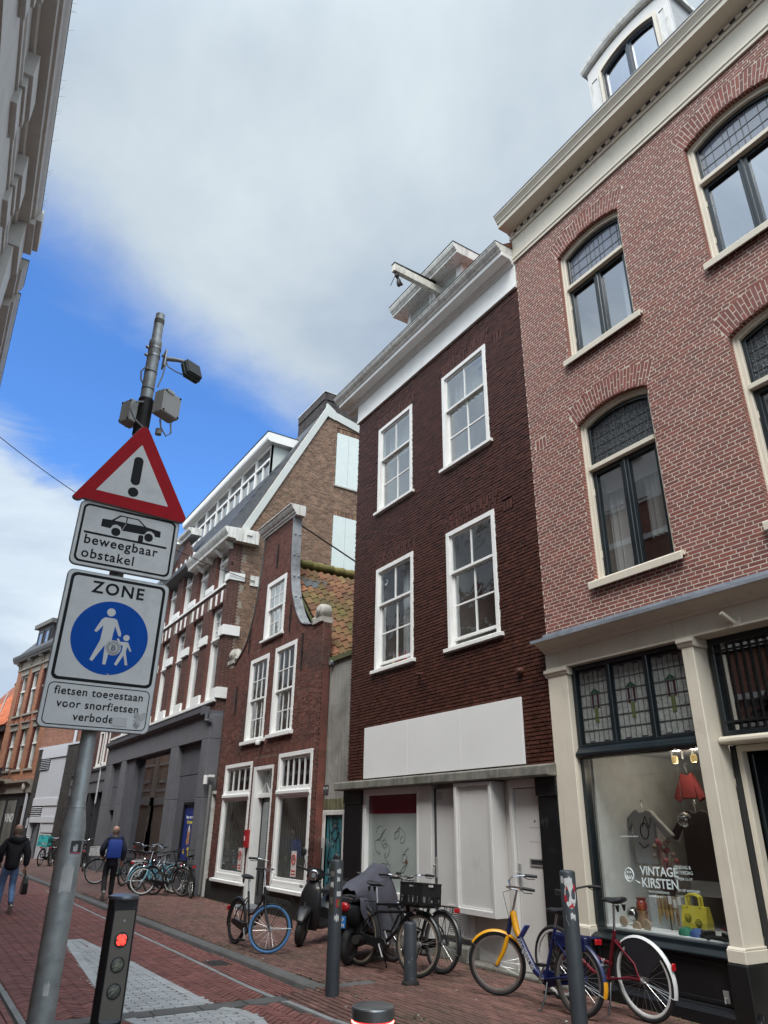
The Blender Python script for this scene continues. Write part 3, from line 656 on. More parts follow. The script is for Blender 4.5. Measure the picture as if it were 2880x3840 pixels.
# shop interior shell
si = f(); si.box(4.3, 6.58, -3.0, -2.95, 0.0, 2.62); si.box(6.53, 6.585, -2.95, -0.25, 0.0, 2.6)
si.box(4.70, 4.75, -2.9, -0.9, 0, 2.6); sio = si.obj('shop_wall', PM('shop_wall_paint', (0.55, 0.56, 0.55), 0.7, var=0.1), A)
f().box(4.7, 6.85, -3, -0.22, 2.6, 2.65).obj('shop_ceiling', m_curtain, sio)
f().box(4.7, 6.85, -3, -0.9, -0.05, 0.0).obj('shop_floor', m_dark, sio)
f().box(4.86, 6.55, -0.95, -0.21, 0.60, 0.68).obj('display_platform', PM('platform_white', (0.68, 0.71, 0.72), 0.5, var=0.05), sio, bev=0.004)
dfr = f().ring(rect(4.95, 5.95, 0.0, 2.3), rect(5.03, 5.87, 0.0, 2.22), -1.75, -1.68).obj('inner_door_frame', m_whitegrey, sio)
f().box(5.43, 5.47, -1.75, -1.69, 0.0, 2.2).box(4.95, 5.95, -1.76, -1.69, 1.98, 2.04).obj('inner_door_post', m_whitegrey, dfr)
f().box(5.03, 5.87, -1.80, -1.76, 0.0, 2.2).obj('inner_door_leaf', m_dark, dfr)
for u in (5.6, 5.75, 5.9): f().tube([(u, -1.0, 2.6), (u, -1.0, 2.5)], 0.012, 8).obj('lamp_stem', m_alu, sio)
for u in (5.42, 5.68): f().lathe([(0.03, -0.03), (0.038, 0), (0.038, 0.04), (0.02, 0.06)], (u, -0.75, 2.46), 14).obj('spot_lamp', PM('warm_lamp', (0.5, 0.4, 0.22), 0.3, emit=(1.0, 0.66, 0.22), estr=0.16), sio)
for u in (5.42, 5.68):                      # the two lit spot lamps under the ceiling
    ld_ = bpy.data.lights.new('shop_spot', 'POINT'); ld_.energy = 2.2; ld_.color = (1.0, 0.88, 0.70); ld_.shadow_soft_size = 0.04
    lo_ = bpy.data.objects.new('shop_spot', ld_); COL.objects.link(lo_); lo_.location = (7.80, u, 2.38)
# lettering on the glass
m_let = PM('chalk_marker', (0.62, 0.70, 0.70), 0.7, var=0.1)
for body, size, u, z_, bo in (('VINTAGE', 0.125, 5.88, 1.235, 0.0022), ('KIRSTEN', 0.132, 5.88, 1.115, 0.0022), ('VRIJDAG &', 0.046, 5.43, 1.315, 0.0), ('ZATERDAG', 0.046, 5.43, 1.265, 0.0), ('OPEN 11-17', 0.042, 5.43, 1.205, 0.0), ('EN OP AFSPRAAK', 0.036, 5.42, 1.10, 0.0), ('VINTAGEKIRSTEN.NL', 0.030, 5.80, 1.065, 0.0)):
    text(body, size, on_wall(u-SA, -0.117, z_), m_let, sw, 'lettering', bo, 'LEFT', 0.0006, 1.0, 0.95)
sm = f(); c = (6.04, 1.225)
sm.tube([(c[0]+0.06*cos(t), -0.117, c[1]+0.068*sin(t)) for t in [2*pi*i/28 for i in range(28)]], 0.007, 5, closed=True)
sm.tube([(c[0]+0.032*cos(t), -0.117, c[1]-0.005+0.035*sin(t)) for t in [pi+pi*i/10 for i in range(11)]], 0.006, 5)
for dx in (-0.02, 0.02): sm.ball((c[0]+dx, -0.117, c[1]+0.024), 0.009, 8, 6)
sm.tube([(5.95, -0.117, 1.17), (5.90, -0.117, 1.145)], 0.005, 5)
sm.obj('smiley_drawing', m_let, sw)
for (u0, u1, z_) in ((5.62, 5.80, 1.03), (5.86, 6.10, 1.62)): 
    f().tube([(u0+(u1-u0)*i/20, -0.117, z_+0.008*sin(i*1.9)) for i in range(21)], 0.003, 4).obj('wavy_line', m_let, sw)
# ================================================================== the dark painted brick house
SB = 9.65; f = F(SB)
B = thing('brick_house', 'dark red-brown painted brick house with four white sash windows and a hoisting beam', 'house', (7, SB, 0), pi/2)
bB = PM('painted_brick', (0.066, 0.0225, 0.0145), 0.5, spec=0.3, var=0.25, scale=9, rand=0.28, bump=0.006, bscale=34, dirt=((0.13, 0.055, 0.045), 0.5, 7, 0.60), streak=((0.03, 0.009, 0.008), 0.45, 0.52))
moB = PM('painted_mortar', (0.010, 0.0045, 0.004), 0.7, var=0.2, scale=12)
frB = lambda u, y, z: (u-SB, y, z)
winsB = [(7.84, 9.145, 4.33, 6.46, 5.67, 0.10), (10.175, 11.50, 4.36, 6.47, 5.68, 0.075), (7.84, 9.165, 7.70, 9.80, 8.97, 0.0), (10.20, 11.51, 7.70, 9.79, 8.96, 0.0)]
ancB = [(7.40, 7.64, 6.32, 6.50), (7.38, 7.62, 9.65, 9.83)]
def cutsB(za, zb):
    r = []; zc = (za+zb)/2
    for a, b, z0, z1, zm, op in winsB:
        if zb > z0+0.01 and zc < z1: r.append((a+random.uniform(-.012, .006), b+random.uniform(-.006, .012)))
        elif z1 <= zc < z1+0.30: e = (zc-z1)*0.28; r.append((a-0.04-e-0.005, b+0.04+e+0.005))
    for a, b, z0, z1 in ancB:
        if z0 < zc < z1: r.append((a, b))
    if 2.5 < zc < 3.375: r.append((7.48, 11.765))
    return r
wob = lambda: random.uniform(-0.0022, 0.0022)
qB, mB_ = bond(6.915, 12.42, 2.46, 10.42, 0.1125, 0.0415, 0.0135, cutsB, style='run', jh=0.0045)
_, mB_ = bond(6.915, 12.42, 2.46, 10.42, 0.1125, 0.0415, 0.0135, lambda za, zb: [(a, b) for a, b, z0, z1, zm, op in winsB if zb > z0+0.01 and za < z1])
def wobble(q):
    a, b = wob(), wob(); return [(u, z+k) for (u, z), k in zip(q, (a, b, b, a))]
qB = [wobble(q) for q in qB]
mortar(B, mB_, frB, moB, -0.022)
for a, b, z0, z1, zm, op in winsB:
    n = 20; h = 0.295
    for i in range(n):
        ua, ub = a-0.04+(b-a+0.08)*i/n, a-0.04+(b-a+0.08)*(i+1)/n; c = (a+b)/2; g = 0.006
        def top(u, k): return u+(u-c)/((b-a)/2)*0.085*k
        sp = 0.36 if i % 2 else 0.66
        for k0, k1 in ((0.0, sp-0.02), (sp+0.02, 1.0)):
            qB.append([(top(ua, k0)+g, z1+0.004+h*k0), (top(ub, k0)-g, z1+0.004+h*k0), (top(ub, k1)-g, z1+0.004+h*k1), (top(ua, k1)+g, z1+0.004+h*k1)])
for a, b, z0, z1 in ancB:
    for k in range(3): qB.append([(a+0.01+k*0.08, z0), (a+0.067+k*0.08, z0), (a+0.067+k*0.08, z1), (a+0.01+k*0.08, z1)])
lay_bricks(B, 'brick', qB, frB, (0, 1, 0), bB, 296, back=-0.04, jit=0.005)
cu_ = {0: None, 1: [(0.05, 0.5, 0.03, 0.97, m_curtain)], 2: [(0.06, 0.94, 0.64, 0.97, m_curtaingrey)], 3: [(0.05, 0.95, 0.62, 0.96, m_curtaingrey)]}
for i, (a, b, z0, z1, zm, op) in enumerate(winsB):
    w = sash_window(f, B, a, b, z0, z1, zm, (2, 1), (2, 2), fw=0.085, y=0.012, deep=0.15, sill=0.075, open_=op, curtain=cu_[i], sillout=0.05, silln=0.075)
# cornice
f().profile([(-0.1, 10.42), (0.05, 10.42), (0.05, 10.485), (0.035, 10.49), (0.035, 10.515), (0.02, 10.525), (0.02, 10.93), (-0.1, 10.93)], 6.915, 12.46).obj('frieze', m_white, B, bev=0.004)
f().profile([(-0.1, 10.93), (0.03, 10.93), (0.06, 10.955), (0.06, 10.985), (0.10, 11.01), (0.10, 11.03), (0.295, 11.04), (0.30, 11.12), (0.325, 11.13)] + [(-0.1, 11.13)], 6.925, 12.93).obj('cornice', m_white, B, bev=0.004)
f().profile([(-0.1, 11.131), (0.325, 11.131), (0.34, 11.16), (0.375, 11.19), (0.405, 11.225), (0.42, 11.265), (0.43, 11.27), (0.43, 11.295), (-0.1, 11.30)], 6.925, 12.99).obj('gutter_moulding', m_whitegrey, B, bev=0.003)
f().box(6.92, 13.0, -0.1, 0.437, 11.296, 11.31).obj('gutter_edge', m_iron, B)
f().box(12.2, 12.42, -5, -0.05, 0, 11.0).obj('flank_wall', PM('flank_brick_dark', (0.10, 0.05, 0.04), 0.8, var=0.2), B)
f().box(12.40, 12.46, -5, -0.03, 10.9, 11.13).obj('eave_board', m_white, B)
# roof and its dormer
m_tileR = PM('red_roof_tile', (0.16, 0.055, 0.035), 0.7, var=0.25, scale=9, rand=0.3, dirt=((0.06, 0.05, 0.045), 0.7, 5, 0.5))
rfB = f().profile([(0.3, 11.28), (-3.2, 14.0), (-6.5, 11.3), (-6.5, 11.2), (0.2, 11.2)], 6.93, 12.9).obj('roof', m_tileR, B)
for k in range(4):
    y0 = -0.12-k*0.2
    for j in range(3):
        u = 6.98+j*0.21; f().tube([(u, y0+0.06, 11.34+k*0.155), (u, y0-0.2, 11.51+k*0.155)], 0.07, 8).obj('roof_tile', m_tileR, B)
f().hexa([(8.3, 0.28, 11.31), (8.3, -0.42, 11.87), (11.4, -0.42, 11.87), (11.4, 0.28, 11.31)], [(8.3, 0.28, 11.325), (8.3, -0.42, 11.885), (11.4, -0.42, 11.885), (11.4, 0.28, 11.325)]).obj('bounce_guard', m_leadgrey, B)  # unseen grey sheet added to keep the tiles' red bounce off the soffit
dB = f().box(8.82, 10.87, -2.6, -0.34, 11.2, 12.72).obj('dormer', m_white, B)
f().profile([(-2.7, 12.70), (-0.05, 12.70), (-0.05, 12.76), (-0.03, 12.77), (-0.02, 12.79), (0.02, 12.83), (0.045, 12.90), (0.05, 12.94), (-2.7, 12.96)], 8.60, 11.08).obj('dormer_cornice', m_whitegrey, dB, bev=0.004)
f().box(8.59, 11.09, -2.7, 0.057, 12.94, 12.955).obj('dormer_roof', m_iron, dB)
for a, b in ((8.98, 9.73), (9.97, 10.72)):
    fr = f().ring(rect(a-0.06, b+0.06, 11.7, 12.70), rect(a, b, 11.76, 12.66), -0.40, -0.318).obj('dormer_window', m_white, dB, bev=0.004)
    f().pane(rect(a, b, 11.76, 12.66), -0.336).obj('dormer_pane', g_clear, dB)
bm = f().bar((9.59, -0.5, 12.50), (9.59, 0.90, 12.56), 0.11, 0.2).obj('hoisting_beam', PM('peeling_white_paint', (0.55, 0.53, 0.46), 0.6, var=0.2, scale=14, dirt=((0.05, 0.04, 0.03), 0.9, 9, 0.55)), B, bev=0.01)
f().box(9.528, 9.652, -0.2, 0.905, 12.655, 12.68).obj('beam_cover', m_iron, bm)
hk = f(); hk.ball((9.59, 0.80, 12.40), 0.055, 10, 8, (0.8, 1, 1.4)); hk.ball((9.59, 0.75, 12.22), 0.06, 10, 8, (0.8, 0.9, 1.9)); hk.tube([(9.59, 0.86, 12.5), (9.59, 0.84, 12.38), (9.59, 0.9, 12.2), (9.6, 0.95, 12.05)], 0.009, 5); hk.tube([(9.59, 0.80, 12.36), (9.60, 0.72, 12.26), (9.60, 0.66, 12.2)], 0.03, 6)
hk.obj('hoist_hook', m_iron, bm)
# wall hooks
f().tube([(9.99, 0.0, 4.13), (9.95, 0.10, 4.10), (9.70, 0.12, 4.06)], 0.022, 8).obj('wall_bracket', bB, B)
f().lathe([(0.06, 0), (0.055, 0.05), (0.03, 0.09)], (7.45, 0.0, 3.74), 12, Matrix.Rotation(-pi/2, 3, 'X')).obj('wall_lamp_base', bB, B)
# blank white sign boards
m_sign = PM('white_board', (0.70, 0.695, 0.685), 0.5, var=0.03, scale=1, dirt=((0.36, 0.33, 0.29), 0.35, 1.6, 0.62))
for a, b in ((7.475, 8.86), (8.863, 10.33), (10.333, 11.77)): f().box(a, b, 0.0, 0.032, 2.49, 3.385).obj('sign_board', m_sign, B, bev=0.003)
f().profile([(-0.5, 2.31), (0.17, 2.31), (0.18, 2.33), (0.18, 2.445), (0.0, 2.475), (-0.5, 2.475)], 6.90, 12.62).obj('concrete_lintel', m_concrete, B, bev=0.012)
# ground floor
m_panel = PM('white_door_paint', (0.60, 0.585, 0.56), 0.5, var=0.04, scale=2, dirt=((0.27, 0.24, 0.20), 0.5, 1.5, 0.62), streak=((0.36, 0.34, 0.31), 0.2, 0.60), bump=0.001, bscale=60)
for a, b in ((11.83, 12.46), (6.925, 7.285)):
    p = f().box(a, b, -0.3, 0.02, 0, 2.08).obj('black_pilaster', m_black, B, bev=0.006); f().box(a-0.012, b+0.012, -0.3, 0.045, 2.08, 2.31).obj('pilaster_head', m_black, p, bev=0.006)
text('49', 0.15, on_wall(7.19-SB, 0.0225, 1.72), PM('faint_number', (0.028, 0.028, 0.03), 0.5), B, 'house_number', 0.002)
bk = f(); bk.box(7.28, 11.84, -0.4, -0.14, 0.0, 2.31); bk.obj('shop_back_wall', m_panel, B)
gw = f().ring(rect(10.04, 11.83, 0.62, 2.31), rect(10.12, 11.73, 0.72, 2.205), -0.139, -0.01).obj('window', m_white, B, bev=0.005)
f().pane(rect(10.11, 11.74, 0.71, 2.21), -0.09).obj('pane', PM('painted_over_glass', (0.33, 0.37, 0.345), 0.08, var=0.12, scale=1.2, spec=0.7, dirt=((0.42, 0.45, 0.42), 0.5, 1.2, 0.5)), gw)
f().box(10.12, 11.73, -0.0895, -0.0862, 1.905, 2.203).obj('red_film', PM('red_film', (0.14, 0.008, 0.022), 0.2, var=0.1), gw)
gr_ = f(); random.seed(5)
for k in range(14):
    x0, z0_ = 10.6+random.random()*0.9, 0.85+random.random()*0.75
    gr_.tube([(x0+0.1*sin(i*0.9+k)+0.012*i*cos(k), -0.087, z0_+0.09*cos(i*0.8+k*2)+0.012*i) for i in range(9)], 0.0035, 4)
gr_.obj('scratched_tag', PM('scratch', (0.10, 0.12, 0.13), 0.6), gw, kind='stuff')
f().lathe([(0.035, 0), (0.035, 0.004), (0.001, 0.005)], (10.52, -0.087, 1.18), 14, Matrix.Rotation(-pi/2, 3, 'X')).obj('round_sticker', PM('brown_sticker', (0.14, 0.06, 0.04), 0.5), gw)
f().box(9.70, 10.04, -0.139, 0.0, 0.0, 2.31).obj('mullion_post', m_panel, B, bev=0.006)
f().box(9.625, 9.70, -0.139, -0.06, 0.25, 2.26).obj('door_gap_strip', PM('dark_steel', (0.07, 0.075, 0.08), 0.4, metal=0.5), B)
p1 = f().box(8.86, 9.62, -0.139, -0.045, 0.27, 2.25).obj('door', m_panel, B, bev=0.004)
f().ring(rect(9.43, 9.605, 2.075, 2.225), rect(9.447, 9.588, 2.09, 2.21), -0.045, -0.035).obj('air_vent', m_panel, p1)
for k in range(5): f().bar((9.45, -0.042, 2.10+k*0.024), (9.585, -0.042, 2.10+k*0.024), 0.014, 0.006, (0, 0.5, 1)).obj('vent_slat', m_alu, p1)
vg = f().ring(rect(9.02, 9.36, 0.29, 0.67), rect(9.045, 9.335, 0.31, 0.65), -0.045, -0.030).obj('floor_grille', m_panel, p1)
f().box(9.045, 9.335, -0.0449, -0.042, 0.31, 0.65).obj('grille_back', m_dark, p1)
for c in range(3):
    for k in range(14): f().box(9.05+c*0.098, 9.136+c*0.098, -0.043, -0.031, 0.315+k*0.0245, 0.327+k*0.0245).obj('grille_slat', m_panel, p1)
f().box(9.60, 9.632, -0.06, -0.02, 1.0, 1.28).obj('lock_plate', m_alu, p1, bev=0.003); f().ball((9.635, 0.0, 1.17), 0.022, 10, 8).obj('door_knob', m_alu, p1)
f().ring(rect(8.10, 8.95, 0.60, 2.30), rect(8.155, 8.895, 0.68, 2.25), -0.139, 0.13).box(8.15, 8.90, -0.13, 0.085, 0.67, 2.26).obj('display_case', m_panel, B, bev=0.006)
f().ring(rect(8.155, 8.895, 0.68, 2.25), rect(8.175, 8.875, 0.70, 2.23), 0.084, 0.10).obj('case_bead', m_panel, B)
dd = f().box(7.29, 7.83, -0.139, -0.07, 0.05, 2.19).obj('door', m_panel, B, bev=0.004)
f().ring(rect(7.285, 7.90, 0.0, 2.31), rect(7.30, 7.84, 0.0, 2.20), -0.139, -0.02).obj('door_frame', m_panel, B, bev=0.006)
ls = f().ring(rect(7.30, 7.59, 1.245, 1.335), rect(7.32, 7.57, 1.265, 1.318), -0.07, -0.058).obj('letter_slot', m_alu, dd); f().box(7.32, 7.57, -0.0698, -0.064, 1.265, 1.318).obj('slot_flap', m_dark, dd)
f().box(7.77, 7.82, -0.07, -0.055, 0.98, 1.27).obj('handle_plate', m_alu, dd, bev=0.004); f().tube([(7.795, -0.055, 1.16), (7.795, -0.01, 1.16), (7.71, -0.01, 1.16)], 0.009, 8).obj('handle', m_alu, dd)
for z_ in (1.70, 1.53): f().box(7.30, 7.58, -0.0698, -0.0688, z_, z_+0.006).obj('scratch', m_alu, dd)
f().lathe([(0.012, 0), (0.012, 0.006), (0.001, 0.008)], (7.46, -0.07, 1.78), 10, Matrix.Rotation(-pi/2, 3, 'X')).obj('peephole', m_iron, dd)
f().profile([(-0.3, 0), (0.06, 0), (0.06, 0.17), (0.04, 0.2), (-0.3, 0.2)], 8.80, 11.9).obj('plinth', m_concrete, B, bev=0.008)
f().profile([(-0.3, 0), (0.10, 0), (0.10, 0.04), (-0.3, 0.05)], 6.92, 8.80).obj('door_step', m_concrete, B, bev=0.008)
# bottles on the left first-floor sill and ornaments upstairs
for k, (u, col) in enumerate(((10.95, (0.5, 0.06, 0.02)), (10.75, (0.45, 0.02, 0.03)), (11.15, (0.6, 0.45, 0.3)))):
    b_ = MB().lathe([(0.03, 0), (0.036, 0.02), (0.036, 0.13), (0.03, 0.17), (0.012, 0.22), (0.012, 0.25), (0.001, 0.252)], (0, 0, 0), 12).obj('bottle', PM('soda_%d' % k, col, 0.2, var=0.1, obj=True))
    b_.location = (7.22, u, 4.45); tag(b_, ['bottle of orange drink behind the lower left sash window of the dark house', 'bottle of red drink between the other two bottles on the dark house sill', 'pale bottle left of the orange one inside the dark house window'][(0, 1, 2)[k]], 'bottle', 'bottles on the window sill')
lsx = MB().lathe([(0.085, 0.12), (0.06, 0.26)], (0, 0, 0), 16).obj('table_lamp', m_curtain); lsx.location = (7.32, 10.45, 7.72); tag(lsx, 'small white lamp shade behind the upper left window of the dark house', 'lamp')
# ================================================================== the small neck-gabled house
SCc = 16.7; f = F(SCc)
Cc = thing('gabled_house', 'small old brick house with curved neck gable, stone scrolls and mossy tiled roof', 'house', (7, SCc, 0), pi/2)
bC = PM('old_brick', (0.120, 0.040, 0.029), 0.8, var=0.28, scale=5, rand=0.3, col2=(0.10, 0.036, 0.028), bump=0.006, bscale=50, dirt=((0.045, 0.036, 0.032), 0.8, 0.75, 0.54))
moC = PM('old_mortar', (0.17, 0.115, 0.085), 0.9, var=0.3, scale=5, dirt=((0.05, 0.04, 0.035), 0.8, 0.75, 0.52))
frC = lambda u, y, z: (u-SCc, y, z)
# outline of the gable, z -> (right edge, left edge)
RT = [(0, 13.72), (5.90, 13.72), (5.901, 14.22), (5.96, 14.22), (6.03, 14.57), (6.13, 14.86), (6.30, 15.05), (6.60, 15.28), (7.18, 15.56), (7.98, 15.71), (9.30, 15.78)]
LT = [(0, 19.62), (5.80, 19.62), (5.801, 19.28), (5.86, 19.18), (6.05, 18.80), (6.30, 18.42), (6.65, 18.20), (7.04, 18.02), (7.55, 17.88), (8.13, 17.77), (9.30, 17.64)]
def lerp(T, z):
    for (z0, a), (z1, b) in zip(T, T[1:]):
        if z <= z1: return a+(b-a)*(z-z0)/(z1-z0) if z1 > z0 else a
    return T[-1][1]
winsC = [(15.98, 17.22, 6.10, 7.74), (16.70, 17.93, 3.57, 5.76), (15.08, 16.32, 3.60, 5.79), (17.20, 19.05, 0.42, 3.15), (13.92, 15.64, 0.44, 3.20), (15.90, 17.10, 0.0, 3.0)]
def cutsC(za, zb): return [(a, b) for a, b, z0, z1 in winsC if zb > z0 and za < z1]
def cutsCq(za, zb):
    zc = (za+zb)/2; return [(a, b) for a, b, z0, z1 in winsC if zb > z0 and zc < z1]+[(a-0.05, b+0.05) for a, b, z0, z1 in winsC[1:] if z1 <= zc < z1+0.205]
edgeC = lambda za, zb: (lerp(RT, za)+0.02, lerp(LT, za)-0.02)
qC, _ = bond(13.72, 19.62, 0.42, 9.28, 0.18, 0.042, 0.011, cutsCq, edgeC, 'english')
_, mC = bond(13.72, 19.62, 0.0, 9.28, 0.18, 0.042, 0.011, cutsC, edgeC, 'english')
for a, b, z0, z1 in winsC[1:]:
    n = int((b-a+0.1)/0.062)
    for i in range(n):
        ua = a-0.045+(b-a+0.09)*i/n; ub = a-0.045+(b-a+0.09)*(i+1)/n-0.010; qC.append([(ua, z1+0.004), (ub, z1+0.004), (ub, z1+0.195), (ua, z1+0.195)])
mortar(Cc, mC, frC, moC, -0.005)
lay_bricks(Cc, 'brick', qC, frC, (0, 1, 0), bC, 290, back=-0.03, jit=0.0035)
# thickness of the gable and its lead-covered coping
cp = f(); cpl = f()
def ribbon(mb, pts, y0, y1, th):
    for (s0, z0), (s1, z1) in zip(pts, pts[1:]):
        mb.hexa([(s0, y0, z0), (s0, y1, z0), (s0+th[0], y1, z0+th[1]), (s0+th[0], y0, z0+th[1])], [(s1, y0, z1), (s1, y1, z1), (s1+th[0], y1, z1+th[1]), (s1+th[0], y0, z1+th[1])])
ptsR = [(u, z) for z, u in RT[3:]]; ptsL = [(u, z) for z, u in LT[3:]]
def smooth_pts(P):
    r = []
    for i in range(len(P)-1):
        p0, p1, p2, p3 = P[max(i-1, 0)], P[i], P[i+1], P[min(i+2, len(P)-1)]
        for t in (0, .25, .5, .75):
            r.append(tuple(0.5*((2*p1[k])+(-p0[k]+p2[k])*t+(2*p0[k]-5*p1[k]+4*p2[k]-p3[k])*t*t+(-p0[k]+3*p1[k]-3*p2[k]+p3[k])*t**3) for k in (0, 1)))
    return r+[P[-1]]
ribbon(cp, smooth_pts(ptsR), 0.035, -0.21, (-0.03, 0.012)); ribbon(cpl, smooth_pts(ptsL), 0.035, -0.21, (0.03, 0.012))
co = cp.obj('coping', m_leadgrey, Cc); cpl.obj('coping', PM('dark_coping', (0.10, 0.095, 0.09), 0.7, var=0.2), Cc)
for k in range(5):
    z = 6.35+k*0.6; u = lerp(RT, z)-0.035
    for y in (-0.03, -0.16): f().ball((u, y, z), 0.03, 8, 6, (0.4, 1, 1)).obj('coping_clip', m_leadgrey, co)
bw = f()
zs = sorted({0, 5.78}|{z for w in winsC[1:] for z in (w[2], w[3]) if z < 5.78})
for za, zb in zip(zs, zs[1:]):
    iv = [(13.74, 19.60)]
    for a, b, z0, z1 in winsC[1:]:
        if z0 < zb-1e-6 and z1 > za+1e-6:
            nv = []
            for p, r in iv:
                if b <= p or a >= r: nv.append((p, r)); continue
                if a > p: nv.append((p, a))
                if b < r: nv.append((b, r))
            iv = nv
    for p, r in iv: bw.box(p, r, -0.21, -0.031, za, zb)
z = 5.78
while z < 9.25:
    a, b = max(lerp(RT, z), lerp(RT, z+0.1))+0.06, min(lerp(LT, z), lerp(LT, z+0.1))-0.06
    for p, r in (((a, 15.97), (17.23, b)) if 6.09 < z < 7.75 else ((a, b),)):
        if r > p: bw.box(p, r, -0.21, -0.031, z, min(z+0.1, 9.27))
    z += 0.1
bw.obj('wall', bC, Cc)
f().box(13.735, 14.22, -0.21, 0.0, 5.905, 5.93).obj('shoulder', m_stone, Cc)
# flank of the right shoulder in brick
qs, ms = bond(-0.20, -0.002, 4.95, 5.9, 0.18, 0.042, 0.011, style='english')
frS = lambda u, y, z: (13.735-SCc-y, u, z)
lay_bricks(Cc, 'brick', qs, frS, (-1, 0, 0), bC, 0, back=-0.02, stuffname='shoulder_brickwork'); mortar(Cc, ms, frS, moC, -0.004)
# scroll stones
def scroll(c, sg):
    m = f().box(c-0.23, c+0.23, -0.24, 0.05, 5.93, 6.04)
    m.lathe([(0.13, -0.24), (0.17, -0.22), (0.18, -0.12), (0.17, 0.0), (0.14, 0.04), (0.09, 0.045), (0.085, 0.07), (0.05, 0.075), (0.04, 0.09), (0.001, 0.09)], (c-0.03*sg, 0, 6.20), 20, Matrix.Rotation(-pi/2, 3, 'X'))
    m.tube([(c+sg*0.05, -0.1, 6.28), (c+sg*0.20, -0.1, 6.16), (c+sg*0.30, -0.1, 6.02)], [0.13, 0.10, 0.05], 10)
    for k in range(5): m.ball((c+sg*(0.2+0.03*k), 0.0, 6.05+0.03*(k % 2)), 0.035, 8, 6)
    o = m.obj('scroll_stone', m_stone, Cc, ang=50); return o
so = scroll(13.98, 1); scroll(19.42, -1)
wd = f(); random.seed(3)
for k in range(26):
    u = 13.9+random.uniform(-.16, .16); y = -random.random()*0.2; wd.tube([(u, y, 6.36), (u+random.uniform(-.05, .05), y, 6.45), (u+random.uniform(-.09, .09), y+0.02, 6.5+random.random()*.1)], [0.004, 0.003, 0.001], 4)
wd.obj('dry_weeds', PM('dry_grass', (0.16, 0.13, 0.08), 0.9), so, kind='stuff')
# top cornice
f().profile([(-0.24, 9.26), (0.03, 9.26), (0.04, 9.30), (0.08, 9.33), (0.08, 9.36), (0.13, 9.40), (0.17, 9.46), (0.18, 9.50), (0.22, 9.52), (0.22, 9.545), (-0.24, 9.56)], 15.60, 17.84).obj('gable_cornice', m_whitegrey, Cc, bev=0.003)
mo = f(); random.seed(4)
for k in range(60): u = random.uniform(15.7, 17.8); mo.ball((u, random.uniform(-.1, .2), 9.555), random.uniform(.02, .05), 6, 4, (1, 1, .5))
mo.obj('moss', m_moss, Cc, kind='stuff')
for u, z0, z1 in ((16.66, 8.05, 8.75), (15.55, 6.05, 6.75), (18.15, 6.0, 6.7), (14.75, 5.0, 5.85), (18.75, 4.45, 5.2)):
    f().bar((u, 0.02, z0), (u, 0.02, z1), 0.03, 0.035, (0, 1, 0)).box(u-0.03, u+0.03, 0, 0.045, (z0+z1)/2-0.03, (z0+z1)/2+0.03).obj('wall_anchor', m_iron, Cc)
f().tube([(15.76, -0.2, 9.05), (15.3, -2.1, 8.0)], 0.022, 8).obj('gable_strut', m_iron, Cc)
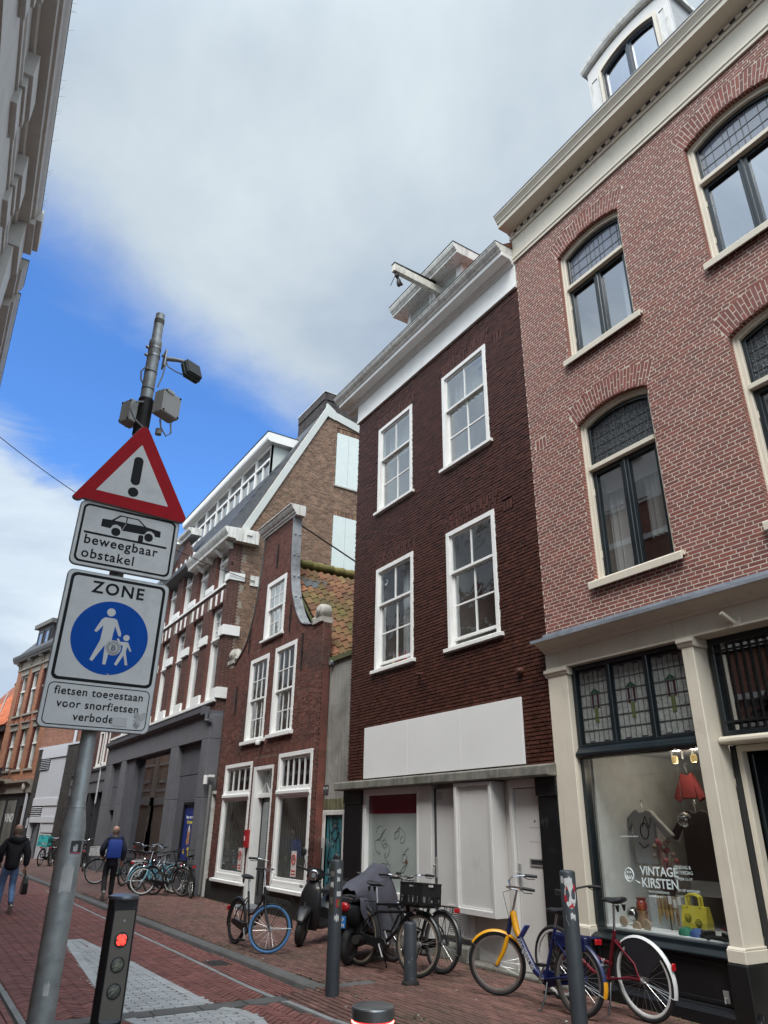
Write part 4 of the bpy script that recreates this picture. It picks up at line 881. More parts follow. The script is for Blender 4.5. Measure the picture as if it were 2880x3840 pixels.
# windows
cd1 = [(0.05, 0.95, 0.72, 0.97, m_curtaingrey)]
sash_window(f, Cc, *winsC[0], 6.95, (3, 2), (3, 2), fw=0.12, deep=0.12, sill=0.07, barw=0.022, curtain=[(0.05, 0.95, 0.03, 0.97, m_curtain)], silln=0.07)
sash_window(f, Cc, *winsC[1], 4.65, (3, 2), (3, 2), fw=0.11, deep=0.12, sill=0.10, barw=0.022, silln=0.12, open_=0.0)
sash_window(f, Cc, *winsC[2], 4.67, (3, 2), (3, 2), fw=0.11, deep=0.12, sill=0.10, barw=0.022, silln=0.08)
for (a, b, z0, z1), nc in ((winsC[3], 4), (winsC[4], 5)):
    fr = f().ring(rect(a, b, z0+0.08, z1), rect(a+0.10, b-0.10, z0+0.20, z1-0.09), -0.11, 0.015).obj('window', m_white, Cc, bev=0.005)
    f().profile([(-0.1, z0), (0.11, z0), (0.11, z0+0.06), (-0.1, z0+0.085)], a-0.12, b+0.10).obj('sill', m_white, fr, bev=0.004)
    f().profile([(-0.1, 2.30), (0.02, 2.30), (0.03, 2.33), (0.05, 2.34), (0.05, 2.40), (0.03, 2.42), (-0.1, 2.42)], a+0.03, b-0.03).obj('transom', m_white, fr, bev=0.004)
    f().ring(rect(a+0.10, b-0.10, z0+0.19, 2.31), rect(a+0.15, b-0.15, z0+0.26, 2.25), -0.07, -0.02).obj('lower_sash', m_white, fr, bev=0.004)
    f().ring(rect(a+0.10, b-0.10, 2.42, z1-0.09), rect(a+0.15, b-0.15, 2.50, z1-0.14), -0.07, -0.02).obj('upper_sash', m_white, fr, bev=0.004)
    f().face([(a+0.15, -0.05, z0+0.26), (b-0.15, -0.05, z0+0.26), (b-0.15, -0.05, 2.25), (a+0.15, -0.05, 2.25)]).obj('pane', g_dark, fr)
    w = (b-a-0.30)/nc
    for c in range(nc):
        if c: f().box(a+0.15+w*c-0.014, a+0.15+w*c+0.014, -0.065, -0.03, 2.50, z1-0.14).obj('glazing_bar', m_white, fr)
        f().face([(a+0.15+w*c, -0.05, 2.5), (a+0.15+w*c+w, -0.05, 2.5), (a+0.15+w*c+w, -0.05, z1-0.14), (a+0.15+w*c, -0.05, z1-0.14)]).obj('pane', g_dark, fr)
    roombox(f, fr, a+0.05, b-0.05, z0+0.1, z1-0.05, -0.12, 1.6)
    bl = f(); k = 0; u = a+0.2
    while u < b-0.18: bl.hexa([(u, -0.2, z0+0.25), (u+0.022, -0.215, z0+0.25), (u+0.024, -0.213, z0+0.25), (u+0.002, -0.198, z0+0.25)], [(u, -0.2, 2.25), (u+0.022, -0.215, 2.25), (u+0.024, -0.213, 2.25), (u+0.002, -0.198, 2.25)]); u += 0.09
    bl.obj('blind_strips', PM('blind_strip', (0.55, 0.55, 0.53), 0.7), fr)
    c = a+(0.40 if nc == 4 else 0.72)
    stp = f().box(c-0.12, c+0.12, -0.047, -0.045, z0+0.30, z0+0.78).obj('no_bikes_notice', PM('notice_pink', (0.62, 0.55, 0.53), 0.6), fr)
    f().tube([(c+0.085*cos(t), -0.043, z0+0.62+0.085*sin(t)) for t in [2*pi*i/24 for i in range(24)]], 0.012, 5, closed=True).tube([(c-0.05, -0.043, z0+0.68), (c+0.05, -0.043, z0+0.56)], 0.010, 5).obj('ban_ring', PM('notice_red', (0.40, 0.03, 0.03), 0.5), stp)
    f().box(c-0.09, c+0.09, -0.045, -0.0435, z0+0.33, z0+0.36).box(c-0.09, c+0.09, -0.045, -0.0435, z0+0.39, z0+0.42).obj('notice_lines', MATS['notice_red'], stp)
    f().tube([(c-0.05, -0.0435, z0+0.60), (c-0.02, -0.0435, z0+0.65), (c+0.03, -0.0435, z0+0.65), (c+0.05, -0.0435, z0+0.60)], 0.006, 4).obj('bike_sign', m_text_dark, stp)
df = f().ring(rect(15.90, 17.10, 0.0, 3.0), rect(15.99, 16.94, 0.04, 2.92), -0.30, 0.0).obj('door_frame', m_white, Cc, bev=0.005)
f().box(15.95, 17.0, -0.26, -0.10, 2.30, 2.40).obj('transom', m_white, df, bev=0.005)
f().face([(15.98, -0.2, 2.4), (16.95, -0.2, 2.4), (16.95, -0.2, 2.92), (15.98, -0.2, 2.92)]).obj('pane', g_dark, df)
x = f()
for a, b in (((16.02, 2.42), (16.47, 2.90)), ((16.47, 2.42), (16.02, 2.90)), ((16.47, 2.42), (16.92, 2.90)), ((16.92, 2.42), (16.47, 2.90))): x.bar((a[0], -0.19, a[1]), (b[0], -0.19, b[1]), 0.02, 0.02, (0, 1, 0))
x.obj('glazing_bar', m_white, df)
dr = f().box(15.99, 16.94, -0.27, -0.22, 0.05, 2.30).obj('door', m_black, Cc)
for u in (16.10, 16.52): 
    f().box(u, u+0.32, -0.219, -0.215, 0.98, 2.20).obj('door_glass', g_dark, dr); f().ring(rect(u, u+0.32, 0.2, 0.78), rect(u+0.04, u+0.28, 0.24, 0.74), -0.22, -0.205).obj('door_panel', m_black, dr)
nt_ = f().box(16.18, 16.44, -0.205, -0.202, 1.52, 1.86).obj('red_white_notice', PM('notice_white', (0.7, 0.68, 0.66), 0.6), dr)
f().box(16.21, 16.41, -0.2015, -0.2005, 1.72, 1.79).box(16.24, 16.38, -0.2015, -0.2005, 1.60, 1.66).obj('notice_letters', MATS['notice_red'], nt_)
f().box(16.0, 16.95, -0.2, 0.30, 0.0, 0.07).obj('door_step', PM('blue_step_stone', (0.14, 0.15, 0.16), 0.7, var=0.2), Cc, bev=0.01)
m_plC = PM('black_plinth_render', (0.018, 0.018, 0.017), 0.65, var=0.3, scale=4, dirt=((0.06, 0.065, 0.035), 0.6, 2.2, 0.56), bump=0.004, bscale=40)
for a, b in ((13.70, 15.895), (17.105, 19.62)): f().box(a, b, -0.2, 0.03, 0, 0.43).obj('plinth', m_plC, Cc, bev=0.006)
mb_ = f().box(17.0, 17.15, 0.0, 0.09, 1.22, 1.60).obj('mailbox', PM('mailbox_red', (0.30, 0.014, 0.018), 0.4, var=0.1), Cc, bev=0.006)
f().tube([(17.05, 0.093, 1.44), (17.10, 0.093, 1.47), (17.06, 0.093, 1.36)], 0.006, 4).obj('horn_emblem', m_white, mb_)
lm = f().box(16.62, 16.70, 0.0, 0.05, 3.56, 3.66).lathe([(0.05, -0.04), (0.065, 0), (0.055, 0.06), (0.02, 0.08)], (16.66, 0.14, 3.52), 12).obj('wall_lamp', m_white, Cc)
# the white door frame in the slit to the left
sl = f().ring(rect(19.64, 20.10, 0.0, 2.55), rect(19.645, 19.96, 0.0, 2.47), -0.35, -0.02).obj('side_door_frame', m_whitegrey, Cc, bev=0.005)
f().box(19.64, 19.97, -0.34, -0.30, 0, 2.48).obj('side_door', m_black, Cc)
# roof: pantiles on the right slope, a plain left slope behind
EV, RG = (13.62, 5.02), (16.7, 8.30); XN, XF = -0.22, -6.0
sv = Vector((RG[0]-EV[0], 0, RG[1]-EV[1])); slen = sv.length; sd_ = sv/slen; nrm = Vector((-sd_.z, 0, sd_.x)); 
m_tile = PM('mossy_pantile', (0.15, 0.062, 0.030), 0.85, var=0.3, scale=6, rand=0.35, col2=(0.115, 0.07, 0.026), dirt=((0.085, 0.080, 0.016), 0.9, 1.5, 0.44), bump=0.004, bscale=50)
m_tile_dark = PM('grey_pantile', (0.07, 0.08, 0.085), 0.7, var=0.2)
rs = f(); rs.hexa([(EV[0], XN, EV[1]-0.05), (EV[0], XF, EV[1]-0.05), (RG[0], XF, RG[1]-0.05), (RG[0], XN, RG[1]-0.05)], [(EV[0], XN, EV[1]-0.12), (EV[0], XF, EV[1]-0.12), (RG[0], XF, RG[1]-0.12), (RG[0], XN, RG[1]-0.12)])
rs.hexa([(19.75, XN, 5.02), (19.75, XF, 5.02), (RG[0], XF, RG[1]), (RG[0], XN, RG[1])], [(19.75, XN, 4.9), (19.75, XF, 4.9), (RG[0], XF, RG[1]-0.12), (RG[0], XN, RG[1]-0.12)])
rfC = rs.obj('roof', m_moss, Cc)
TW, TE = 0.212, 0.30
tm = bpy.data.meshes.new('pantile'); vs, fs = [], []; nn = 8
for j, (l0, zz_) in enumerate(((-0.03, 0.03), (0.36, 0.0))):
    for th in (0.016, 0.0):
        for i in range(nn+1):
            t = i/nn; y = t*TW*1.12; hgt = 0.034*sin(2*pi*(t*0.98+0.10))
            vs.append((l0, y, zz_+hgt+th))
a = nn+1
for i in range(nn): fs += [(i, i+1, 2*a+i+1, 2*a+i), (a+i, a+i+1, i+1, i), (2*a+i, 2*a+i+1, 3*a+i+1, 3*a+i)]
tm.from_pydata(vs, [], fs); fixn(tm); tm.polygons.foreach_set('use_smooth', [True]*len(fs)); tm.set_sharp_from_angle(angle=rad(40)); tm.materials.append(m_tile)
tm2 = tm.copy(); tm2.name = 'dark_pantile'; tm2.materials.clear(); tm2.materials.append(m_tile_dark)
rot = Matrix(((sd_.x, 0, nrm.x), (0, 1, 0), (sd_.z, 0, nrm.z)))
random.seed(8); nrow = int(slen/TE)
for r_ in range(nrow):
    for c in range(17):
        p = Vector((EV[0]-SCc, XN-0.02-(c+1)*TW*1.0, EV[1])) + sd_*(r_*TE) + nrm*random.uniform(-0.004, 0.006)
        o = bpy.data.objects.new('roof_tile', tm2 if (r_, c) in ((11, 2), (12, 0), (11, 1)) else tm); COL.objects.link(o); o.parent = rfC
        o.matrix_basis = Matrix.Translation(p) @ (rot @ Matrix.Rotation(random.uniform(-.018, .018), 3, 'Z')).to_4x4()
rdg = f()
for k in range(12): rdg.tube([(RG[0]-0.02, XN-0.1-k*0.34, RG[1]+0.02), (RG[0]-0.02, XN-0.46-k*0.34, RG[1]+0.045)], [0.12, 0.135], 10)
rdg.obj('ridge_tile', PM('ridge_tile_moss', (0.16, 0.13, 0.04), 0.9, var=0.3, rand=0.3, dirt=((0.06, 0.075, 0.015), 0.8, 3, 0.45), bump=0.01), rfC)
f().tube([(EV[0]-0.08, XN+0.12, EV[1]-0.06), (EV[0]-0.08, XF, EV[1]-0.06)], 0.06, 8).obj('gutter', m_leadgrey, rfC)

# ================================================================== grey rendered infill between the two houses
SG = 13.1; f = F(SG)
G = thing('rendered_wall', 'grey stained rendered wall with a mossy cap between dark house and gabled house', 'wall', (7, SG, 0), pi/2)
w = f(); w.box(12.47, 12.86, -0.5, -0.2, 0, 4.98); w.box(13.60, 13.70, -0.5, -0.2, 0, 4.98); w.box(12.86, 13.60, -0.5, -0.2, 1.90, 4.98); w.obj('render', m_render, G)
for k in range(18): f().box(12.48+k*0.067, 12.541+k*0.067, -0.52, -0.14, 4.98, 5.085+0.006*(k % 3)).obj('cap_brick', m_moss, G)
for k in range(14): f().box(12.80+k*0.066, 12.858+k*0.066, -0.2, -0.185-0.004*(k % 3), 2.0, 2.20).obj('lintel_brick', PM('lintel_brick_moss', (0.12, 0.11, 0.06), 0.9, var=0.35, rand=0.3, bump=0.008), G)
for r_ in range(10):
    for c in range(1 if r_ % 2 else 2): f().box(13.62+c*0.05, 13.665+c*0.05, -0.2, -0.19, 2.2+r_*0.056, 2.245+r_*0.056) if 0 else None
sp = f()
for k in range(3): sp.box(13.53+k*0.135, 13.65+k*0.135, -0.2, -0.188, 2.29, 2.47)
spo = sp.obj('number_plates', PM('dark_number_tile', (0.06, 0.065, 0.07), 0.4, var=0.1), G)
for k, n in enumerate(('51A', '51B', '51C')):
    text(n, 0.065, on_wall(13.59+k*0.135-SG, -0.1872, 2.385), m_curtain, spo, 'house_number', 0.001)
fr = f().ring(rect(12.80, 13.72, 0, 1.99), rect(12.89, 13.60, 0.0, 1.90), -0.26, -0.185).obj('door_frame', m_whitegrey, G, bev=0.006)
m_teal = PM('teal_paint', (0.035, 0.155, 0.18), 0.5, var=0.15, scale=3, dirt=((0.30, 0.33, 0.32), 0.5, 4, 0.62))
dr = f().box(12.885, 13.605, -0.27, -0.235, 0.03, 1.905).obj('door', m_teal, G)
random.seed(21); gf = f()
def scrib(pts, r): gf.tube([(12.92+p[0]*0.64, -0.233, 0.1+p[1]*1.75) for p in pts], r, 5)
for k in range(16):
    cx, cy = random.uniform(.15, .85), random.uniform(.12, .93); a0 = random.uniform(0, 6); n = random.randint(6, 13); sx, sy = random.uniform(.08, .22), random.uniform(.04, .10)
    scrib([(min(.97, max(.03, cx+sx*cos(a0+i*0.55)*(1-0.05*i))), cy+sy*sin(a0+i*0.62)+0.006*i) for i in range(n)], 0.011)
for pts in ([(.3, .95), (.42, .88), (.55, .90), (.7, .95)], [(.35, .80), (.5, .76), (.65, .80)], [(.25, .62), (.45, .55), (.7, .58), (.9, .5)], [(.06, .9), (.1, .6), (.05, .3), (.12, .05)], [(.9, .92), (.8, .7), (.93, .55)], [(.2, .45), (.3, .38), (.35, .48), (.45, .38), (.5, .47), (.6, .36)]): scrib(pts, 0.013)
gf.obj('graffiti', PM('graffiti_black', (0.012, 0.015, 0.018), 0.5), dr)
f().tube([(13.66, -0.175, 1.3), (13.67, -0.175, 1.0), (13.64, -0.175, 0.8), (13.68, -0.175, 0.5), (13.65, -0.175, 0.1)], 0.012, 5).obj('paint_run', MATS['graffiti_black'], fr)
# ================================================================== the tall corner house with the grey shop portal
SE = 27.0; f = F(SE)
E_ = thing('tall_brick_house', 'tall brown brick house with white banded windows, long dormer and grey concrete shop portal', 'house', (7, SE, 0), pi/2)
bE = PM('dark_facade_brick', (0.088, 0.034, 0.026), 0.8, var=0.2, scale=9, rand=0.28, bump=0.003, bscale=60)
bG = PM('brown_gable_brick', (0.205, 0.120, 0.078), 0.85, var=0.22, scale=5, rand=0.32, col2=(0.12, 0.065, 0.045), bump=0.004, bscale=60, dirt=((0.13, 0.075, 0.05), 0.7, 0.5, 0.5))
moE = PM('light_mortar', (0.25, 0.215, 0.175), 0.9, var=0.2, scale=8)
moG = PM('gable_mortar', (0.30, 0.25, 0.19), 0.9, var=0.25, scale=5)
frE = lambda u, y, z: (u-SE, y, z)
CORN = 20.42
bays = [(20.80, 21.93), (22.68, 23.82), (24.56, 25.70), (26.44, 27.58), (28.32, 29.46), (30.20, 31.34)]
winsE = [(a, b, 5.15, 8.15) for a, b in bays]+[(a, b, 8.83, 10.30 if i not in (2, 3) else 10.68) for i, (a, b) in enumerate(bays)]
def cutsE(za, zb):
    zc = (za+zb)/2; r = [(a, b) for a, b, z0, z1 in winsE if zb > z0 and zc < z1]
    if 8.18 < zc < 8.56: r += [(a-0.12, b+0.45) for a, b in bays]
    return r
gt = lambda z: (CORN, 34.0) if z < 10.45 else (24.3+max(0, (z-10.6))*1.1, 28.3-max(0, (z-10.9))*1.75)
edgeE = lambda za, zb: gt(zb)
qE, _ = bond(CORN, 34.0, 4.75, 12.05, 0.19, 0.0435, 0.0105, cutsE, edgeE, 'run')
_, mE = bond(CORN, 34.0, 4.75, 12.05, 0.205, 0.052, 0.012, lambda za, zb: [(a, b) for a, b, z0, z1 in winsE if zb > z0 and za < z1], edgeE, 'run')
mortar(E_, mE, frE, moE, -0.005)
lay_bricks(E_, 'brick', qE, frE, (0, 1, 0), bE, 100, back=-0.03, stuffname='facade_brickwork')
rv = f(); rvm = f()
for a, b, z0, z1 in winsE:
    z = z0; k = 0
    while z < z1-0.03:
        rv.box(b-0.006, b+0.006, -0.22, -0.003, z+0.006, z+0.0495); z += 0.054
    rvm.box(b-0.001, b+0.02, -0.22, -0.006, z0, z1); rvm.box(a+0.001, a-0.02, -0.22, -0.006, z0, z1)
rv.obj('reveal_brickwork', PM('facade_reveal_brick', (0.12, 0.04, 0.03), 0.8, var=0.2, rand=0.25), E_, kind='stuff'); rvm.obj('reveal_mortar', moE, E_)
# flat arches of soldier bricks with white blocks
for i, (a, b) in enumerate(bays):
    ar = f()
    for k in range(22):
        u = a-0.08+k*0.064
        if k in (4, 5, 12, 13, 20, 21): continue
        ar.box(u, u+0.054, -0.03, 0.004, 8.20, 8.55)
    aro = ar.obj('soldier_course', PM('soldier_brick', (0.105, 0.038, 0.03), 0.8, var=0.2, rand=0.25), E_, kind='stuff')
    for k in (0.165, 0.68, 1.19): f().box(a-0.08+k+0.02, a-0.08+k+0.14, -0.03, 0.03, 8.18, 8.575).obj('white_block', m_white, E_, bev=0.006)
    f().box(a-0.1, b+0.05, -0.2, -0.002, 8.15, 8.19).obj('lintel_soffit', bE, E_)
for z0, z1, ext in ((7.02, 7.30, 0.07), (5.12, 5.40, 0.07), (8.80, 9.02, 0.05), (9.80, 9.98, 0.03)):
    for i in range(len(bays)):
        a = bays[i][1]; b = bays[i+1][0] if i+1 < len(bays) else bays[i][1]+0.5
        if z0 < 9.5: f().box(a+0.004, b-0.004, -0.22, ext, z0, z1).obj('white_band', m_white, E_, bev=0.006)
    if z0 < 9.5: f().box(CORN-ext*0.9, 20.796, -0.48, ext, z0, z1+0.03).obj('white_band', m_white, E_, bev=0.006)
for z0 in (8.70,):
    f().profile([(-0.2, z0), (0.05, z0), (0.05, z0+0.08), (-0.2, z0+0.13)], CORN+0.3, 31.6).obj('sill', m_white, E_, bev=0.004)
f().profile([(-0.2, 5.02), (0.10, 5.02), (0.10, 5.10), (-0.2, 5.15)], CORN+0.02, 33.5).obj('sill', m_white, E_, bev=0.004)
for i, (a, b, z0, z1) in enumerate(winsE):
    fr = f().ring(rect(a, b, z0, z1), rect(a+0.13, b-0.13, z0+0.10, z1-0.12), -0.30, -0.13).obj('window', m_white, E_, bev=0.005)
    up = z0 > 8; zt = z0+0.64*(z1-z0) if not up else z0+0.60*(z1-z0)
    f().profile([(-0.3, zt-0.05), (-0.12, zt-0.05), (-0.09, zt-0.01), (-0.09, zt+0.04), (-0.3, zt+0.07)], a+0.05, b-0.05).obj('transom', m_white, fr, bev=0.004)
    f().face([(a+0.12, -0.24, z0+0.09), (b-0.12, -0.24, z0+0.09), (b-0.12, -0.24, zt-0.05), (a+0.12, -0.24, zt-0.05)]).obj('pane', g_clear, fr)
    f().ring(rect(a+0.13, b-0.13, z0+0.1, zt-0.05), rect(a+0.17, b-0.17, z0+0.15, zt-0.09), -0.26, -0.20).obj('sash', m_white, fr)
    w = (b-a-0.26)/3; h = (z1-0.12-zt-0.07)/3
    bars = f()
    for c in range(1, 3): bars.box(a+0.13+w*c-0.013, a+0.13+w*c+0.013, -0.24, -0.20, zt+0.05, z1-0.1); bars.box(a+0.13, b-0.13, -0.238, -0.202, zt+0.07+h*c-0.013, zt+0.07+h*c+0.013)
    bars.obj('glazing_bar', m_white, fr)
    for c in range(3): f().face([(a+0.13+w*c, -0.225, zt+0.05), (a+0.13+w*(c+1), -0.225, zt+0.05), (a+0.13+w*(c+1), -0.225, z1-0.1), (a+0.13+w*c, -0.225, z1-0.1)]).obj('pane', g_clear, fr)
    roombox(f, fr, a+0.05, b-0.05, z0+0.05, z1-0.05, -0.31, 1.2, None)
# cornice of the two right-hand bays, gablet over the next two
def cornice(u0, u1, z):
    c = f().profile([(-0.3, z-0.42), (0.02, z-0.42), (0.04, z-0.36), (0.30, z-0.34), (0.31, z-0.24), (0.34, z-0.20), (0.40, z-0.10), (0.43, z-0.02), (0.43, z), (-0.3, z+0.05)], u0, u1).obj('cornice', m_whitegrey, E_, bev=0.004)
    u = u0+0.3
    while u < u1-0.1:
        f().profile([(0.0, z-0.60), (0.05, z-0.60), (0.20, z-0.46), (0.26, z-0.36), (0.0, z-0.36)], u, u+0.13).obj('bracket', m_whitegrey, c); u += 0.94
cornice(CORN-0.25, 24.25, 10.47); cornice(28.4, 34.0, 10.47)
f().box(CORN-0.3, 24.2, -0.5, -0.31, 10.3, 10.46).box(CORN-0.26, CORN, -0.75, -0.3, 10.05, 10.51).obj('cornice_return', m_whitegrey, E_, bev=0.006)
gl_ = f(); gl_.bar((28.5, 0.12, 10.95), (27.3, 0.12, 11.6), 0.30, 0.10, (1, 0, 1)); gl_.bar((27.5, 0.12, 11.5), (26.6, 0.12, 12.05), 0.3, 0.1, (1, 0, 1)); gl_.obj('gablet_verge', m_white, E_)
f().profile([(-0.3, 12.0), (0.1, 12.0), (0.12, 12.08), (0.22, 12.16), (0.25, 12.26), (-0.3, 12.3)], 25.2, 26.8).obj('gablet_cornice', m_whitegrey, E_, bev=0.005)
for u in (24.75, 25.25, 25.75, 26.3, 26.9): f().box(u, u+0.11, -0.03, 0.03, 10.72, 11.12).obj('white_block', m_white, E_)
# ------------------------------------------------ gable wall seen over the small house
def cutsG(za, zb):
    zc = (za+zb)/2; r = []
    for a, b, z0, z1 in ((-4.55, -3.55, 13.14, 15.38), (-4.55, -3.55, 9.55, 11.95)):
        if zb > z0 and zc < z1: r.append((a, b))
        if z1 <= zc < z1+0.215: r.append((a-0.02, b+0.02))
    return r
def edgeG(za, zb):
    z = (za+zb)/2; far = -8.0
    if z < 10.5: return (far, -0.46 if (int(z/0.256) % 2) else -0.36)
    if z > 16.4-0.6: return (far, -3.15-(z-15.8)*0.6)
    return (far, -0.18-(z-10.6)/2.02)
frG = lambda u, y, z: (CORN-SE-y, u, z)
qG, mG = bond(-8.0, 0.0, 4.5, 16.05, 0.19, 0.0435, 0.0105, cutsG, edgeG, 'cross')
for a, b, z1 in ((-4.55, -3.55, 15.38), (-4.55, -3.55, 11.95)):
    for k in range(16): qG.append([(a+k*0.064, z1+0.004), (a+k*0.064+0.052, z1+0.004), (a+k*0.064+0.052, z1+0.205), (a+k*0.064, z1+0.205)])
mortar(E_, mG, frG, moG, -0.005)
lay_bricks(E_, 'brick', qG, frG, (-1, 0, 0), bG, 190, back=-0.03, jit=0.003, stuffname='gable_brickwork')
# the front's darker brick runs round the corner in quoins
qQ = []; z = 4.5; r_ = 0
while z < 10.45:
    e = -0.46 if (int((z+0.026)/0.256) % 2) else -0.36
    if not any(a-0.03 <= z+0.026 <= b for a, b in ((7.0, 7.35), (5.1, 5.45), (8.78, 9.06))):
        s = 0.0
        for w in ((0.205, 0.14) if r_ % 2 else (0.1, 0.205)):
            a = -s; b = max(-s-w, e); 
            if a-b > 0.04: qQ.append([(b+0.002, z), (a-0.002, z), (a-0.002, z+0.0435), (b+0.002, z+0.0435)])
            s += w+0.006
    z += 0.054; r_ += 1
lay_bricks(E_, 'quoin_brick', qQ, frG, (-1, 0, 0), bE, 0, back=-0.03, stuffname='quoin_brickwork')
f().box(CORN+0.007, CORN+0.03, -0.5, -0.006, 4.5, 10.45).obj('quoin_bed', moE, E_)
f().box(CORN+0.03, CORN+0.35, -8, -0.031, 0.0, 10.5).prism([(0, 0), (0, 0), (0, 0)], 0, 0).obj('flank_wall', bG, E_) if 0 else f().box(CORN+0.03, CORN+0.35, -8, -0.031, 0.0, 10.5).obj('flank_wall', bG, E_)
for z0, z1 in ((13.14, 15.38), (9.55, 11.95)):
    for k in range(2): f().box(CORN-0.02, CORN+0.02, -4.06-k*0.5, -3.57-k*0.5, z0+0.02, z1-0.01).obj('blind_window_board', PM('blind_board', (0.60, 0.66, 0.64), 0.5, var=0.04, dirt=((0.4, 0.43, 0.42), 0.4, 2, 0.6)), E_)
    f().box(CORN-0.05, CORN+0.02, -4.6, -3.5, z0-0.04, z0+0.015).obj('blind_window_sill', m_stone, E_)
# barge boards and roof
m_barge = PM('barge_board', (0.50, 0.52, 0.495), 0.5, var=0.06, scale=2, dirt=((0.30, 0.32, 0.31), 0.4, 2, 0.6))
bb = [(-0.20, 10.62), (-1.65, 13.55), (-3.10, 16.46)]
for (y0, z0), (y1, z1) in zip(bb, bb[1:]):
    f().hexa([(CORN-0.06, y0, z0), (CORN-0.06, y0-0.21, z0-0.11), (CORN+0.05, y0-0.21, z0-0.11), (CORN+0.05, y0, z0)], [(CORN-0.06, y1, z1-0.005), (CORN-0.06, y1-0.21, z1-0.115), (CORN+0.05, y1-0.21, z1-0.115), (CORN+0.05, y1, z1-0.005)]).obj('barge_board', m_barge, E_, bev=0.005)
f().prism([(0, 0), (0, 0), (0, 0)], 0, 0) if 0 else None
f().hexa([(CORN-0.065, -3.05, 16.5), (CORN-0.065, -3.05, 15.95), (CORN+0.05, -3.05, 15.95), (CORN+0.05, -3.05, 16.5)], [(CORN-0.065, -3.42, 16.25), (CORN-0.065, -3.42, 15.85), (CORN+0.05, -3.42, 15.85), (CORN+0.05, -3.42, 16.25)]).obj('barge_apex', m_barge, E_)
f().hexa([(CORN-0.06, -3.42, 16.22), (CORN-0.06, -3.42, 15.88), (CORN+0.05, -3.42, 15.88), (CORN+0.05, -3.42, 16.22)], [(CORN-0.06, -8, 15.2), (CORN-0.06, -8, 14.9), (CORN+0.05, -8, 14.9), (CORN+0.05, -8, 15.2)]).obj('barge_board', m_barge, E_)
f().profile([(0.30, 10.47), (-3.15, 16.42), (-3.5, 16.25), (-8, 15.2), (-8, 10.4), (-0.3, 10.3)], CORN+0.05, 34.0).obj('roof', PM('grey_roof_slate', (0.075, 0.08, 0.088), 0.6, var=0.25, scale=5), E_)
sl = f()
for k in range(38):
    u0 = CORN+0.06+k*0.36
    for r_ in range(18):
        z0 = 10.62+r_*0.165; y0 = 0.21-(z0-10.62)/1.735
        if u0 < 31: sl.hexa([(u0+0.18*(r_ % 2), y0+0.03, z0), (u0+0.18*(r_ % 2)+0.345, y0+0.03, z0), (u0+0.18*(r_ % 2)+0.345, y0+0.015, z0-0.005), (u0+0.18*(r_ % 2), y0+0.015, z0-0.005)], [(u0+0.18*(r_ % 2), y0-0.09, z0+0.19), (u0+0.18*(r_ % 2)+0.345, y0-0.09, z0+0.19), (u0+0.18*(r_ % 2)+0.345, y0-0.10, z0+0.185), (u0+0.18*(r_ % 2), y0-0.10, z0+0.185)])
sl.obj('roof_slates', PM('roof_slate_piece', (0.085, 0.09, 0.10), 0.55, var=0.2, rand=0.25), E_, kind='stuff')
ch = f().box(20.5, 22.85, -4.6, -3.02, 15.6, 16.72).obj('chimney', PM('dark_chimney_brick', (0.035, 0.03, 0.03), 0.8, var=0.2), E_)
cq = []
for frq, u0, u1, nr in ((lambda u, y, z: (20.5-SE-y, u, z), -4.6, -3.02, (-1, 0, 0)), (lambda u, y, z: (u-SE, -3.02+y, z), 20.5, 22.85, (0, 1, 0))):
    q1, _ = bond(u0, u1, 15.6, 16.70, 0.205, 0.05, 0.014, style='run'); z = 16.72
    n = int((u1-u0)/0.066)
    for k in range(n): q1.append([(u0+k*0.066, 16.735), (u0+k*0.066+0.054, 16.735), (u0+k*0.066+0.054, 17.05), (u0+k*0.066, 17.05)])
    m_ = MB()
    for q in q1:
        vs, fs = brick_mesh(q, -0.01, 0.012+(0.03 if q[0][1] > 16.72 else 0), frq); m_.add(vs, fs)
    m_.obj('chimney_brickwork', PM('chimney_brick', (0.055, 0.046, 0.045), 0.8, var=0.25, rand=0.3), ch, kind='stuff')
f().box(20.48, 22.87, -4.62, -3.0, 16.72, 17.06).obj('chimney_head', MATS['dark_chimney_brick'], ch); f().box(20.44, 22.9, -4.65, -2.96, 17.06, 17.10).obj('chimney_cap', m_curtain, ch)
# long dormer
D0, D1 = 21.2, 31.0; DY = -1.28
dm = f().box(D0+0.02, D1, -2.5, DY-0.12, 12.7, 14.5).obj('dormer', m_dark, E_)
f().prism([(0, 0), (0, 0), (0, 0)], 0, 0) if 0 else None
f().add([(D0, DY, 12.92), (D0, DY-1.0, 14.52), (D0, DY, 14.52), (D0+0.03, DY, 12.92), (D0+0.03, DY-1.0, 14.52), (D0+0.03, DY, 14.52)], [(0, 1, 2), (5, 4, 3), (0, 3, 4, 1), (1, 4, 5, 2), (2, 5, 3, 0)]).obj('cheek', PM('dormer_cheek', (0.50, 0.53, 0.50), 0.5, var=0.05), dm)
f().profile([(-2.9, 14.52), (DY+0.12, 14.50), (DY+0.24, 14.55), (DY+0.27, 14.62), (DY+0.27, 14.84), (DY+0.22, 14.87), (-2.9, 14.90)], D0-0.22, D1).obj('dormer_eave', m_white, dm, bev=0.004)
f().box(D0-0.23, D1, -2.9, DY+0.28, 14.875, 14.90).obj('dormer_roof', m_iron, dm)
u = D0; k = 0
